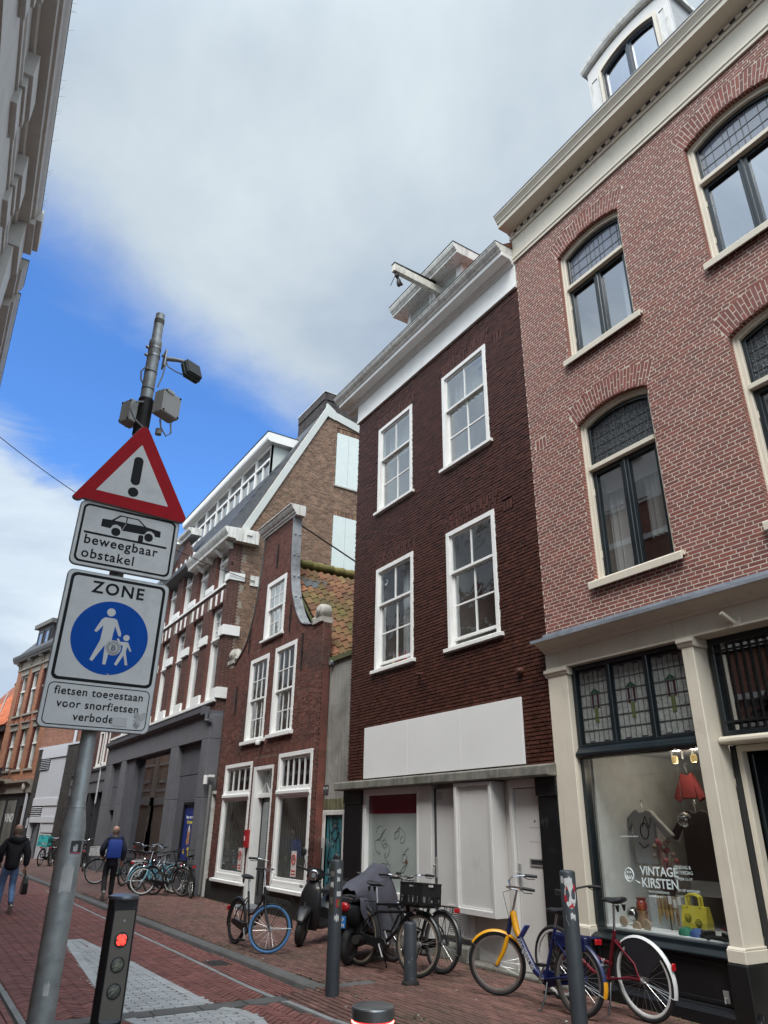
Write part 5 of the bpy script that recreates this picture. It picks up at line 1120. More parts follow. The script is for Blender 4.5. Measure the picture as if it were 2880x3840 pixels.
while u < D1-1:
    a, b = u+0.06, u+1.32
    fr = f().ring(rect(u, u+1.36, 12.93, 14.50), rect(a, b, 13.0, 14.42), DY-0.10, DY).obj('dormer_window', m_white, dm, bev=0.004)
    f().box(a, b, DY-0.08, DY+0.015, 13.88, 13.98).box((a+b)/2-0.04, (a+b)/2+0.04, DY-0.08, DY-0.01, 13.0, 13.9).obj('dormer_transom', m_white, fr)
    f().face([(a, DY-0.06, 13.0), (b, DY-0.06, 13.0), (b, DY-0.06, 13.9), (a, DY-0.06, 13.9)]).obj('dormer_pane', g_clear, fr) if 0 else f().face([(a, DY-0.06, 13.0), (b, DY-0.06, 13.0), (b, DY-0.06, 14.42), (a, DY-0.06, 14.42)]).obj('dormer_pane', g_clear, dm)
    u += 1.42; k += 1
f().profile([(DY-0.2, 12.86), (DY+0.08, 12.86), (DY+0.08, 12.92), (DY-0.2, 12.95)], D0-0.02, D1).obj('dormer_sill', m_white, dm)
# ------------------------------------------------ grey portal
m_port = PM('grey_portal_concrete', (0.118, 0.118, 0.130), 0.7, var=0.12, scale=2.5, dirt=((0.20, 0.19, 0.17), 0.4, 3, 0.58), streak=((0.19, 0.19, 0.185), 0.45, 0.60), bump=0.002, bscale=50)
m_portd = PM('dark_portal_panel', (0.085, 0.086, 0.098), 0.6, var=0.12, scale=2.5, streak=((0.12, 0.12, 0.125), 0.4, 0.6))
P0, P1, PO = 20.13, 32.9, 0.20
f().box(P0, P1, -0.3, PO, 3.95, 4.62).obj('portal_beam', m_port, E_, bev=0.008)
f().profile([(-0.3, 4.62), (PO+0.02, 4.62), (PO+0.06, 4.66), (PO+0.16, 4.69), (PO+0.17, 4.82), (PO+0.13, 4.83), (PO+0.12, 4.74), (-0.3, 4.76)], P0+0.25, P1+0.1).obj('portal_gutter', m_portd, E_, bev=0.004)
for a, b in ((P0, 20.72), (22.95, 23.72), (29.6, 30.3), (31.9, 32.9)):
    f().box(a, b, -0.3, PO, 0.0, 2.38).obj('portal_pier', m_port, E_, bev=0.01); f().box(a+0.002, b-0.002, -0.3, PO-0.001, 2.388, 3.945).obj('portal_pier', m_port, E_, bev=0.01)
for a, b, zb in ((20.72, 22.95, 2.35), (30.3, 31.9, 2.2)):
    f().box(a, b, -0.3, 0.02, zb, 3.05).obj('portal_panel', m_portd, E_, bev=0.006); f().box(a, b, -0.3, 0.03, 3.06, 3.945).obj('portal_panel', m_portd, E_, bev=0.006)
f().box(20.73, 22.94, -0.35, 0.02, 0, 2.35).obj('portal_panel', m_portd, E_)
pst = f().ring(rect(20.80, 22.0, 0.72, 2.30), rect(20.88, 21.92, 0.79, 2.22), 0.02, 0.10).obj('poster_case', m_black, E_, bev=0.004)
ps = f().box(20.88, 21.92, 0.021, 0.045, 0.79, 2.22).obj('poster', PM('poster_blue', (0.018, 0.035, 0.19), 0.4, var=0.1), pst)
for body, z_, c, sz in (('Pasen voor een', 1.86, (0.75, 0.78, 0.85), 0.115), ('Lidl prijsje.', 1.73, (0.75, 0.6, 0.05), 0.115)):
    text(body, sz, on_wall(21.4-SE, 0.0455, z_), PM('poster_letter_%s' % z_, c, 0.5), ps, 'poster_lettering', 0.003)
f().ball((21.4, 0.045, 1.50), 0.16, 12, 8, (0.8, 0.02, 1.0)).ball((21.42, 0.045, 1.28), 0.14, 12, 8, (1, 0.02, 0.8)).obj('poster_picture', PM('poster_tan', (0.42, 0.22, 0.10), 0.5, var=0.4, scale=14), ps)
f().ball((21.4, 0.047, 1.58), 0.09, 12, 8, (0.8, 0.02, 1.2)).obj('poster_picture_white', m_curtain, ps)
f().box(21.25, 21.40, 0.045, 0.047, 0.88, 1.12).ball((21.70, 0.045, 1.0), 0.07, 14, 6, (1, 0.02, 1)).obj('poster_tags', PM('poster_yellow', (0.7, 0.5, 0.03), 0.5), ps)
f().box(20.86, 21.94, 0.02, 0.06, 0.50, 0.70).obj('poster_foot', m_alu, E_)
sg = f().ring(rect(23.72, 29.6, 0.3, 3.945), rect(23.80, 29.5, 0.40, 3.90), -0.15, -0.06).obj('shop_window', m_portd, E_)
for a, b in ((23.8, 26.6), (26.65, 29.5)): f().face([(a, -0.1, 0.4), (b, -0.1, 0.4), (b, -0.1, 3.9), (a, -0.1, 3.9)]).obj('pane', glass('mirror_shop_glass', tint=(0.3, 0.32, 0.32), ior=7.0, wav=0.003, wscale=0.8), sg)
roombox(f, sg, 23.8, 29.5, 0.35, 3.9, -0.2, 1.5)
f().box(23.72, 29.6, -0.3, 0.06, 0.0, 0.30).obj('shop_plinth', m_portd, E_)
f().box(28.5, 29.58, -0.28, 0.10, 0.0, 3.94).obj('portal_jamb', m_portd, E_)
f().box(30.3, 31.9, -0.9, -0.85, 0, 2.2).obj('portal_doorway', m_dark, E_)
# gutter outlet and down pipes
gp = f().box(20.33, 20.62, PO+0.0, PO+0.17, 4.62, 4.84).obj('hopper', m_portd, E_)
f().tube([(20.35, 0.26, 4.66), (20.35, 0.26, 4.45), (20.20, 0.24, 4.42), (20.05, 0.24, 4.42)], 0.055, 10).obj('hopper_pipe', m_portd, E_)
f().tube([(19.93, 0.06, 2.7), (19.93, 0.06, 0.05)], 0.045, 10).obj('downpipe', PM('pipe_grey', (0.16, 0.16, 0.15), 0.6, var=0.2), E_)
cm = f().tube([(20.0, 0.2, 2.95), (20.0, 0.2, 2.72)], 0.06, 12).box(19.86, 20.06, 0.0, 0.14, 2.9, 2.96).obj('wall_camera', m_white, E_)
f().box(19.63, 20.12, -0.35, -0.15, 2.56, 4.9).obj('slit_wall', PM('slit_brick', (0.06, 0.03, 0.025), 0.8, var=0.3, scale=12), E_)
ip = f().box(CORN-0.04, CORN-0.005, -0.96, -0.66, 8.72, 9.06).obj('anchor_plate', m_whitegrey, E_)
f().lathe([(0.015, 0), (0.05, 0.02), (0.02, 0.05), (0.05, 0.08), (0.02, 0.11)], (CORN-0.2, 0.05, 9.22), 10).obj('insulator', m_iron, E_)
# long flank of masonry behind the front
f().box(CORN+0.35, 34.0, -8, -1.6, 0, 4.7).obj('core', m_dark, E_)
# ================================================================== houses farther down the street
def pane_grid(fr, f, x0, x1, z0, z1, y, mat): f().face([(x0, y, z0), (x1, y, z0), (x1, y, z1), (x0, y, z1)]).obj('pane', mat, fr)
m_bF = PM('orange_brown_brick', (0.27, 0.115, 0.062), 0.85, var=0.2, scale=1.5, rand=0.2, bump=0.003, bscale=60)
m_bF2 = PM('red_trim_brick', (0.15, 0.04, 0.03), 0.85, var=0.2)
m_sF = PM('brown_sandstone', (0.22, 0.195, 0.165), 0.8, var=0.2, scale=4, dirt=((0.08, 0.07, 0.06), 0.6, 2, 0.55))
m_dk = PM('dark_slat_brick', (0.042, 0.037, 0.034), 0.8, var=0.25, scale=2, rand=0.3)
m_dkp = PM('dark_shop_paint', (0.028, 0.028, 0.031), 0.5, var=0.15)
m_pl = PM('pale_grey_panel', (0.50, 0.51, 0.54), 0.5, var=0.05)
# brick house directly beyond the portal house
f = F(37.5)
K = thing('shop_house', 'brick house with tall white windows above a dark grey shop front beyond the concrete portal', 'house', (7, 37.5, 0), pi/2)
f().box(34.0, 41.0, -6, -0.03, 3.9, 8.6).obj('wall', bE, K)
qK, mK = bond(34.0, 41.0, 4.0, 8.6, 0.205, 0.052, 0.012, lambda za, zb: [(a, b) for a, b in ((34.1, 35.0), (35.3, 36.2), (37.4, 38.3), (39.2, 40.2)) if za < 6.6], None, 'run')
frK = lambda u, y, z: (u-37.5, y, z)
lay_bricks(K, 'brick', qK, frK, (0, 1, 0), bE, 0, back=-0.02, stuffname='facade_brickwork')
for a, b in ((34.1, 35.0), (35.3, 36.2), (37.4, 38.3), (39.2, 40.2)):
    fr = f().ring(rect(a, b, 4.1, 6.6), rect(a+0.12, b-0.12, 4.2, 6.5), -0.1, 0.03).obj('window', m_white, K)
    f().box(a-0.06, b+0.06, -0.1, 0.08, 4.02, 4.1).obj('sill', m_white, fr); f().box(a, b, -0.08, 0.02, 5.55, 5.65).obj('transom', m_white, fr)
    pane_grid(fr, f, a+0.1, b-0.1, 4.2, 6.5, -0.05, g_dark); f().box(a+0.1, b-0.1, -0.12, -0.10, 4.2, 6.5).obj('room', m_dark, fr)
f().box(33.0, 41.2, -0.4, 0.12, 2.95, 3.95).obj('shop_fascia', PM('grey_fascia', (0.10, 0.10, 0.105), 0.6, var=0.1), K, bev=0.01)
f().box(33.0, 41.2, -0.3, 0.18, 3.88, 3.98).box(33.0, 41.2, -0.3, 0.15, 3.40, 3.44).obj('fascia_trim', m_dkp, K)
for a in (33.0, 34.3, 35.9, 37.6, 39.2, 40.9): f().box(a, a+0.28, -0.3, 0.10, 0, 2.95).obj('shop_post', m_dkp, K, bev=0.008)
for a, b in ((33.28, 34.3), (34.58, 35.9), (36.18, 37.6), (37.88, 39.2), (39.48, 40.9)):
    fr = f().ring(rect(a, b, 0.5, 2.95), rect(a+0.06, b-0.06, 0.56, 2.9), -0.15, -0.05).box(a, b, -0.14, -0.06, 2.1, 2.17).obj('shop_window', m_dkp, K)
    pane_grid(fr, f, a, b, 0.5, 2.95, -0.1, MATS['mirror_shop_glass']); f().box(a, b, -0.3, 0.04, 0, 0.5).obj('shop_plinth', m_dkp, fr)
f().box(33, 41, -1.2, -1.1, 0, 3).obj('shop_back', m_dark, K)
f().bar((34.2, 0.16, 2.5), (34.2, 0.16, 4.1), 0.05, 0.05, (0, 1, 0)).obj('downpipe', m_pl, K)
# the houses round the bend
ANG = pi/2+rad(12); OX, OY = 6.95, 41.0
def bend_at(s): return (OX-sin(rad(12))*s, OY+cos(rad(12))*s, 0)
# dark infill with white panels
S0 = 2.8; f = F(S0)
Dk = thing('infill_house', 'low dark slatted brick infill with pale grey louvre panels in the middle', 'house', bend_at(S0), ANG)
dw = f(); 
for a, b in ((-0.3, 1.5), (4.95, 5.67)):
    dw.box(a, b, -5, -0.012, 0, 5.55)
    z = 0.02; r_ = 0
    while z < 5.5:
        u = a-0.12*(r_ % 2)
        while u < b:
            c, d = max(u, a), min(u+0.235, b)
            if d-c > 0.04: dw.box(c, d, -0.012, 0.004+random.uniform(-.006, .008), z, z+0.052)
            u += 0.245
        z += 0.066; r_ += 1
dw.obj('slat_brickwork', m_dk, Dk, kind='stuff')
f().box(1.5, 4.95, -5, -0.3, 0, 5.5).obj('back_wall', m_dk, Dk); f().box(-0.35, 5.7, -5, 0.04, 5.55, 5.66).obj('roof_edge', m_pl, Dk)
f().box(1.5, 4.95, -0.3, 0.06, 5.0, 5.545).obj('panel', m_pl, Dk, bev=0.01); f().box(1.5, 4.95, -0.3, 0.05, 2.55, 2.95).obj('panel', m_pl, Dk, bev=0.01); f().box(1.5, 4.95, -0.3, 0.05, 1.72, 2.02).obj('panel', m_pl, Dk, bev=0.01)
f().box(1.5, 3.5, -0.3, 0.0, 2.02, 2.55).box(1.5, 3.1, -0.3, 0.0, 1.25, 1.72).obj('panel', m_pl, Dk, bev=0.01)
for k in range(6):
    f().bar((3.75, 0.02, 4.45+k*0.095), (4.92, 0.02, 4.45+k*0.095), 0.09, 0.02, (0, 0.5, 1)).obj('louvre_blade', m_pl, Dk)
    if k < 5: f().bar((3.55, 0.02, 2.08+k*0.095), (4.92, 0.02, 2.08+k*0.095), 0.09, 0.02, (0, 0.5, 1)).obj('louvre_blade', m_pl, Dk)
f().box(1.52, 4.9, -0.25, -0.22, 2.9, 5.0).obj('louvre_back', PM('louvre_back', (0.20, 0.205, 0.21), 0.6), Dk)
for k in range(40):
    u = 1.55+k*0.085
    f().box(u, u+0.045, -0.2, 0.0, 2.95, 5.0 if u < 3.6 else 4.38).obj('shutter_slat', m_pl, Dk)
for u in (1.7, 2.4):
    fr = f().ring(rect(u, u+0.62, 0.02, 1.2), rect(u+0.07, u+0.55, 0.09, 1.14), -0.2, 0.0).obj('door', m_pl, Dk)
    for k in range(8): f().box(u+0.085+k*0.058, u+0.12+k*0.058, -0.15, -0.05, 0.09, 1.14).obj('door_slat', m_pl, fr)
f().box(3.2, 4.9, -0.28, -0.22, 0, 1.70).obj('side_glass', g_dark, Dk); f().box(4.88, 4.96, -0.2, 0.03, 0, 1.72).box(3.12, 3.22, -0.2, 0.03, 0, 1.72).obj('door_post', m_pl, Dk)
f().box(5.15, 5.22, 0.0, 0.08, 1.45, 1.95).obj('wall_light', m_pl, Dk)
# ornate orange brick house
S0 = 9.7; f = F(S0)
Fh = thing('ornate_house', 'orange-brown brick house with tall sash windows, dark dormer, balcony and shop below', 'house', bend_at(S0), ANG)
w2 = [(10.55, 11.66, 7.95, 10.55), (8.63, 9.74, 7.95, 10.55), (6.70, 7.80, 7.95, 10.55)]; w1_ = [(10.38, 11.40, 4.62, 7.0), (8.42, 9.42, 4.62, 7.0), (6.46, 7.46, 4.62, 7.0)]
cuts = lambda za, zb: [(a, b) for a, b, z0, z1 in w2+w1_ if zb > z0 and za < z1]
qF, mF = bond(5.7, 12.7, 3.9, 11.0, 0.205, 0.054, 0.012, cuts, None, 'run')
frF = lambda u, y, z: (u-S0, y, z)
mortar(Fh, mF, frF, PM('tan_mortar', (0.25, 0.15, 0.10), 0.9), -0.004)
lay_bricks(Fh, 'brick', qF, frF, (0, 1, 0), m_bF, 0, back=-0.02, stuffname='facade_brickwork')
f().box(5.75, 12.65, -8, -0.35, 0, 11.6).obj('core', m_bF, Fh)
tq, tm_ = bond(-8, -0.02, 5.0, 11.0, 0.205, 0.054, 0.014, style='run'); frT = lambda u, y, z: (5.7-S0-y, u, z)
mortar(Fh, tm_, frT, MATS['tan_mortar'], -0.004); lay_bricks(Fh, 'brick', tq, frT, (-1, 0, 0), PM('pink_side_brick', (0.27, 0.125, 0.085), 0.85, var=0.2, rand=0.2), 0, back=-0.02, stuffname='side_brickwork')
f().box(5.55, 5.64, -1.9, -1.78, 3.0, 11).obj('downpipe', m_pl, Fh)
for a, b, z0, z1 in w2+w1_:
    fr = f().ring(rect(a+0.04, b-0.04, z0, z1), rect(a+0.13, b-0.13, z0+0.1, z1-0.1), -0.25, -0.12).obj('window', m_whitegrey, Fh)
    f().box(a+0.05, b-0.05, -0.24, -0.08, z0+0.60*(z1-z0)-0.04, z0+0.60*(z1-z0)+0.05).obj('meeting_rail', m_whitegrey, fr)
    pane_grid(fr, f, a+0.1, b-0.1, z0+0.05, z1-0.05, -0.2, g_clear); f().box(a, b, -0.34, -0.3, z0, z1).obj('room', m_room, fr)
    drape(f(), a+0.1, a+0.4, z0+0.1, z1-0.1, -0.27, 3).obj('curtain', m_curtain, fr)
    f().box(a-0.28, b+0.22, -0.05, 0.10, z0-0.12, z0).obj('sill', m_sF, fr); f().box(a-0.16, b+0.12, -0.1, 0.06, z1, z1+0.32).obj('lintel', m_sF, fr)
    f().profile([(0.06, z1+0.32), (0.18, z1+0.36), (0.18, z1+0.42), (0, z1+0.48)], a-0.2, b+0.16).obj('hood_mould', m_sF, fr)
    tr = f(); z = z0+0.05
    while z < z1: tr.box(b, b+0.14, -0.02, 0.03, z, z+0.05); tr.box(b-0.005, b+0.004, -0.2, 0, z, z+0.05); z += 0.105
    tr.obj('red_quoins', m_bF2, fr, kind='stuff')
    if z0 < 6:
        ar = f(); c = (a+b)/2
        for i in range(9): t0, t1 = rad(180-20*i), rad(180-20*i-18); ar.prism([(c+0.42*cos(t0), 7.46+0.36*sin(t0)), (c+0.42*cos(t1), 7.46+0.36*sin(t1)), (c+0.58*cos(t1), 7.46+0.52*sin(t1)), (c+0.58*cos(t0), 7.46+0.52*sin(t0))], -0.01, 0.04)
        ar.obj('relieving_arch', m_bF2, fr)
f().profile([(-0.2, 10.95), (0.05, 10.95), (0.05, 11.05), (0.03, 11.08), (0.03, 11.5), (-0.2, 11.5)], 5.7, 12.7).obj('frieze', m_sF, Fh)
f().profile([(-0.2, 11.5), (0.35, 11.52), (0.36, 11.6), (0.44, 11.72), (0.46, 11.85), (0.46, 11.92), (-0.3, 12.0)], 5.5, 13.0).obj('cornice', m_dkp, Fh)
for u in (6.2, 6.45, 8.05, 8.3, 10.05, 10.3, 12.1, 12.4): f().profile([(0, 11.1), (0.06, 11.1), (0.12, 11.3), (0.30, 11.42), (0.30, 11.52), (0, 11.52)], u, u+0.15).obj('console', m_sF, Fh)
f().profile([(0.3, 11.95), (-1.6, 14.2), (-7, 14.6), (-7, 11.5)], 5.8, 12.8).obj('roof', MATS['slate'], Fh)
dF = f().box(8.62, 11.2, -2.5, -0.25, 11.9, 13.7).obj('dormer', m_dkp, Fh)
f().box(8.38, 11.5, -2.6, -0.02, 13.7, 13.98).obj('dormer_cornice', PM('dormer_lead', (0.10, 0.10, 0.095), 0.6), dF)
for a, b in ((8.85, 9.75), (10.0, 10.95)):
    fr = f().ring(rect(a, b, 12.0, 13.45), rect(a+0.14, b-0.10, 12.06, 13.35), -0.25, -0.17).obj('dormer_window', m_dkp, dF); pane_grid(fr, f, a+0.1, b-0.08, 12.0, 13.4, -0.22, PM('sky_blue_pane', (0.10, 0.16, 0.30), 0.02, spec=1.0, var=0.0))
bl = f().profile([(0, 3.78), (0.12, 3.80), (0.28, 3.95), (0.62, 4.0), (0.62, 4.1), (0, 4.1)], 9.4, 12.7).obj('balcony_slab', m_sF, Fh)
rl = f()
for k in range(28): rl.box(9.72+k*0.1, 9.745+k*0.1, 0.56, 0.585, 4.1, 4.72)
for k in range(6): rl.box(9.72, 9.745, 0.06+k*0.1, 0.085+k*0.1, 4.1, 4.72)
rl.box(9.68, 12.5, 0.54, 0.60, 4.70, 4.76).box(9.68, 9.75, 0.0, 0.60, 4.70, 4.76).box(9.72, 12.5, 0.545, 0.565, 4.12, 4.7); rl.obj('balcony_railing', m_dkp, bl)
f().profile([(-0.2, 3.25), (0.10, 3.28), (0.12, 3.7), (0.35, 3.84), (0.36, 3.95), (-0.2, 4.02)], 5.72, 9.4).obj('shop_cornice', m_sF, Fh)
f().profile([(-0.2, 3.25), (0.10, 3.28), (0.12, 3.78), (-0.2, 3.8)], 9.4, 12.7).obj('shop_cornice', m_sF, Fh)
f().ball((10.9, 0.3, 3.72), 0.22, 10, 8, (1.2, .8, .8)).obj('balcony_corbel', m_stone, Fh); f().ball((6.4, 0.2, 3.62), 0.2, 10, 8, (0.8, .6, 1.4)).obj('relief', m_stone, Fh)
sh = f().box(5.75, 12.65, -0.35, -0.05, 0, 3.25).obj('shop_front', m_dkp, Fh)
for a, b in ((7.6, 9.2), (9.5, 12.4)):
    pane_grid(sh, f, a, b, 0.5, 3.0, -0.04, PM('shop_pane_grey', (0.17, 0.17, 0.155), 0.05, var=0.35, scale=0.8, spec=0.9)); f().ring(rect(a-0.06, b+0.06, 0.44, 3.06), rect(a, b, 0.5, 3.0), -0.05, 0.02).obj('shop_window_frame', m_dkp, sh)
f().box(6.25, 7.2, -0.05, -0.02, 0.1, 2.6).obj('shop_door', g_dark, sh)
f().box(6.0, 6.12, 0.0, 0.10, 0, 3.25).obj('drainpipe', m_pl, Fh)
text('VIND.', 0.62, on_wall(8.4-S0, -0.03, 1.75), m_curtain, sh, 'shop_lettering', 0.012)
# red tiled house beyond
S0 = 17.0; f = F(S0)
Rh = thing('tiled_house', 'house with steep bright orange tiled roof beyond the ornate house', 'house', bend_at(S0), ANG)
f().box(12.75, 24, -8, -0.4, 0, 7.3).obj('wall', bE, Rh); f().box(12.75, 24, -0.5, 0.05, 7.2, 7.6).obj('cornice', m_black, Rh)
f().prism([(0, 0), (0, 0), (0, 0)], 0, 0) if 0 else f().profile([(0.1, 7.55), (-3.4, 12.0), (-6.9, 7.55)], 12.72, 24).obj('roof', PM('roof_underlay', (0.2, 0.06, 0.03), 0.8), Rh)
tl = f(); dv = Vector((0, -3.5, 4.45)).normalized(); nv = Vector((0, 4.45, 3.5)).normalized()
for r_ in range(17):
    for c in range(36):
        p = Vector((12.74+c*0.22, 0.12, 7.58))+dv*(r_*0.325); pts = []
        for t in (0, .25, .5, .75, 1): pts.append((t*0.24, 0.03*sin(2*pi*t)))
        lo = [p+Vector((x, 0, 0))+nv*(h+0.045) for x, h in pts]; hi = [p+dv*0.36+Vector((x, 0, 0))+nv*(h+0.02) for x, h in pts]; lb = [q-nv*0.02 for q in lo]
        tl.add(lb+lo+hi, [(i, i+1, 6+i, 5+i) for i in range(4)]+[(5+i, 6+i, 11+i, 10+i) for i in range(4)])
tl.obj('roof_tiles', PM('orange_pantile', (0.40, 0.105, 0.04), 0.75, var=0.2, scale=3, rand=0.25), Rh, kind='stuff')
f().tube([(12.74, -3.4, 12.05), (24, -3.4, 12.05)], 0.14, 10).obj('ridge', m_bF2, Rh)
for k in range(3): f().ring(rect(13.3+k*1.6, 14.3+k*1.6, 4.2, 6.4), rect(13.4+k*1.6, 14.2+k*1.6, 4.3, 6.3), -0.42, -0.36).box(13.4+k*1.6, 14.2+k*1.6, -0.405, -0.395, 4.3, 6.3).obj('window', m_dkp, Rh)
f().tube([(13.2, 0.2, 9.6), (14.2, 0.3, 7.4)], 0.05, 6).obj('white_pole', m_white, Rh)
f().box(12.8, 24, -0.4, -0.1, 0, 3.0).obj('shop_front', m_dkp, Rh)
# closing houses at the end of the view
S0 = 30.0; f = F(S0)
Z_ = thing('brick_house', 'plain brick house closing the view at the end of the street', 'house', bend_at(S0), ANG)
f().box(24, 46, -8, 0, 0, 8).obj('wall', m_bF, Z_); f().profile([(0.2, 8), (-4, 11.5), (-8, 8)], 24, 46).obj('roof', m_tileR, Z_)

# ================================================================== the row on the left-hand side
LANG = -pi/2-rad(2.78)                        # local x runs back towards the camera, local y out to the street
def left_at(s): return (-1.18+0.0486*(s-8), s, 0)
m_LW = PM('left_cream_stucco', (0.56, 0.55, 0.525), 0.55, var=0.06, scale=2, dirt=((0.28, 0.27, 0.25), 0.5, 1.6, 0.58), streak=((0.3, 0.29, 0.27), 0.4, 0.58))
m_LW2 = PM('left_cornice_paint', (0.52, 0.505, 0.47), 0.55, var=0.08, scale=2, dirt=((0.2, 0.19, 0.17), 0.5, 2, 0.55))
bL = PM('left_brick', (0.19, 0.085, 0.06), 0.8, var=0.2, rand=0.25, dirt=((0.05, 0.03, 0.025), 0.5, 0.7, 0.55))
bL2 = PM('left_pale_brick', (0.44, 0.35, 0.28), 0.8, var=0.15, rand=0.15)  # paleness made up to brighten what the portal glass reflects
def left_house(label, s_mid, half, zc, out, x=None, bL=bL):
    h = thing('cornice_house', label, 'house', (x, s_mid, 0) if x is not None else left_at(s_mid), -pi/2 if x is not None else LANG); g = lambda: MB()
    a, b = -half, half
    body = MB().box(a, b, -9, -0.035, 0, zc-0.2).obj('core', bL, h)
    ops = []
    n = int(2*half/2.1)
    for k in range(n):
        c = a+1.05+k*(2*half-0.0)/n
        ops += [(c-0.55, c+0.55, z0, z0+2.2) for z0 in (4.6, 8.0) if z0+2.6 < zc-1.4]
    q, mo = bond(a, b, 3.4, zc-1.35, 0.21, 0.052, 0.012, lambda za, zb: [(p, r) for p, r, z0, z1 in ops if zb > z0 and za < z1], None, 'run')
    fr = lambda u, y, z: (u, y, z)
    mortar(h, mo, fr, moE, -0.004); lay_bricks(h, 'brick', q, fr, (0, 1, 0), bL, 0, back=-0.03, stuffname='facade_brickwork')
    for p, r, z0, z1 in ops:
        wf = MB().ring(rect(p, r, z0, z1), rect(p+0.1, r-0.1, z0+0.1, z1-0.1), -0.2, -0.06).box(p, r, -0.18, -0.05, z0+1.35, z0+1.45).obj('window', m_white, h)
        MB().face([(p, -0.1, z0), (r, -0.1, z0), (r, -0.1, z1), (p, -0.1, z1)]).obj('pane', g_dark, wf); MB().box(p, r, -0.3, -0.25, z0, z1).obj('room', m_dark, wf)
        MB().box(p-0.1, r+0.1, -0.1, 0.07, z0-0.14, z0).obj('sill', m_LW, wf); MB().box(p-0.18, r+0.18, -0.05, 0.05, z1, z1+0.28).obj('lintel', m_LW, wf)
    MB().box(a, b, -0.03, 0.012, zc-2.9, zc-1.34).obj('stucco_band', m_LW, h)
    for z0 in (3.9, 5.6, 7.35, 9.0):
        if z0 < zc-2: MB().box(a, b, -0.02, 0.03, z0, z0+0.16).obj('stone_band', m_LW, h)
    MB().box(a, b, -0.3, 0.06, 3.0, 3.5).obj('shop_fascia', m_LW, h); MB().box(a, b, -0.4, -0.1, 0, 3.0).obj('shop_front', m_dkp if bL is not bL2 else m_LW, h)  # pale fronts on the pale houses, made up for the same brighter reflection
    z = zc-1.35
    MB().profile([(-0.1, z), (0.05, z), (0.05, z+0.10), (0.08, z+0.13), (0.08, z+0.2), (0.06, z+0.22), (0.06, z+0.30), (0.03, z+0.32), (0.03, z+0.80), (-0.1, z+0.80)], a, b).obj('frieze', m_LW, h, bev=0.005)
    MB().profile([(-0.1, z+0.8), (0.10, z+0.8), (0.12, z+0.86), (0.12, z+0.92), (out-0.14, z+0.94), (out-0.13, z+1.06), (out-0.08, z+1.08), (out-0.06, z+1.16), (out-0.02, z+1.24), (out, z+1.30), (out, z+1.35), (-0.1, z+1.4)], a, b).obj('cornice', m_LW2, h, bev=0.004)
    MB().box(a-0.005, b+0.005, -0.1, out+0.008, zc, zc+0.02).obj('gutter_edge', m_iron, h)
    return h, a, b, z
hA, a, b, z = left_house('tall house with stepped pale cornice along the left edge of the street', 4.4, 8.2, 13.0, 0.46)
for k in range(7):
    u = a+0.9+k*2.05
    MB().box(u, u+0.9, 0.0, 0.20, z+0.32, z+0.80).box(u+0.06, u+0.84, 0.0, 0.14, z+0.1, z+0.33).box(u+0.1, u+0.8, 0.0, 0.10, z-0.25, z+0.1).obj('cornice_bracket', m_LW, hA, bev=0.006)
MB().box(a-0.95, a, -0.3, 0.52, z+1.08, z+1.37).box(a-0.95, a, -0.3, 0.42, z+0.94, z+1.08).box(a-0.93, a-0.02, -0.3, 0.28, z+0.3, z+0.95).box(a-0.9, a-0.05, -0.3, 0.18, 3.5, z+0.3).obj('end_pilaster', m_LW, hA, bev=0.006)
random.seed(9); wd = MB()
for k in range(46): u = random.uniform(a, b-6); wd.tube([(u, 0.46, 13.02), (u+random.uniform(-.03, .03), 0.52+random.random()*.05, 13.06+random.random()*.08)], [0.003, 0.001], 3)
wd.obj('gutter_weeds', PM('gutter_weed', (0.10, 0.10, 0.05), 0.9), hA, kind='stuff')
hB, a, b, z = left_house('narrow house with plain pale cornice just beyond the stepped one on the left', 14.05, 0.45, 12.5, 0.46, -0.95)
hC, a, b, z = left_house('lower house with long plain cornice farthest along the left-hand row of cornices', 19.4, 4.9, 12.28, 0.45, -0.95)
hF = left_house('last brick house of the left-hand row, seen only in reflections', 67, 12.7, 9.2, 0.4, -0.3, bL2)
hD, a, b, z = left_house('brick house next along the left-hand row, hidden behind the nearer cornices', 31.6, 7.2, 11.5, 0.45, -0.95)
hE, a, b, z = left_house('farther brick house of the left-hand row opposite the concrete portal', 46.5, 7.6, 9.8, 0.40, -0.7, bL2)
# ================================================================== ground
m_roadbase = PM('sand_joint', (0.060, 0.045, 0.038), 0.95, var=0.3, scale=20, dirt=((0.05, 0.055, 0.03), 0.5, 3, 0.55))
m_road = PM('red_paver', (0.215, 0.082, 0.068), 0.7, var=0.16, scale=3.0, rand=0.20, dirt=((0.15, 0.078, 0.066), 0.6, 0.8, 0.5), bump=0.003, bscale=60)
m_pave = PM('brown_paver', (0.165, 0.083, 0.066), 0.75, var=0.2, scale=2.5, rand=0.24, dirt=((0.075, 0.062, 0.042), 0.75, 0.7, 0.5), bump=0.004, bscale=60)
m_grey = PM('grey_paver', (0.42, 0.43, 0.43), 0.75, var=0.12, scale=4, rand=0.10, dirt=((0.28, 0.275, 0.27), 0.6, 1.4, 0.52), bump=0.003, bscale=70)
m_line = PM('grey_strip_stone', (0.26, 0.26, 0.255), 0.8, var=0.15, scale=5, rand=0.08, bump=0.003)
m_kerb = PM('kerb_stone', (0.125, 0.12, 0.113), 0.8, var=0.18, scale=4, rand=0.08, dirt=((0.07, 0.066, 0.06), 0.7, 1.5, 0.5), bump=0.005, bscale=40)
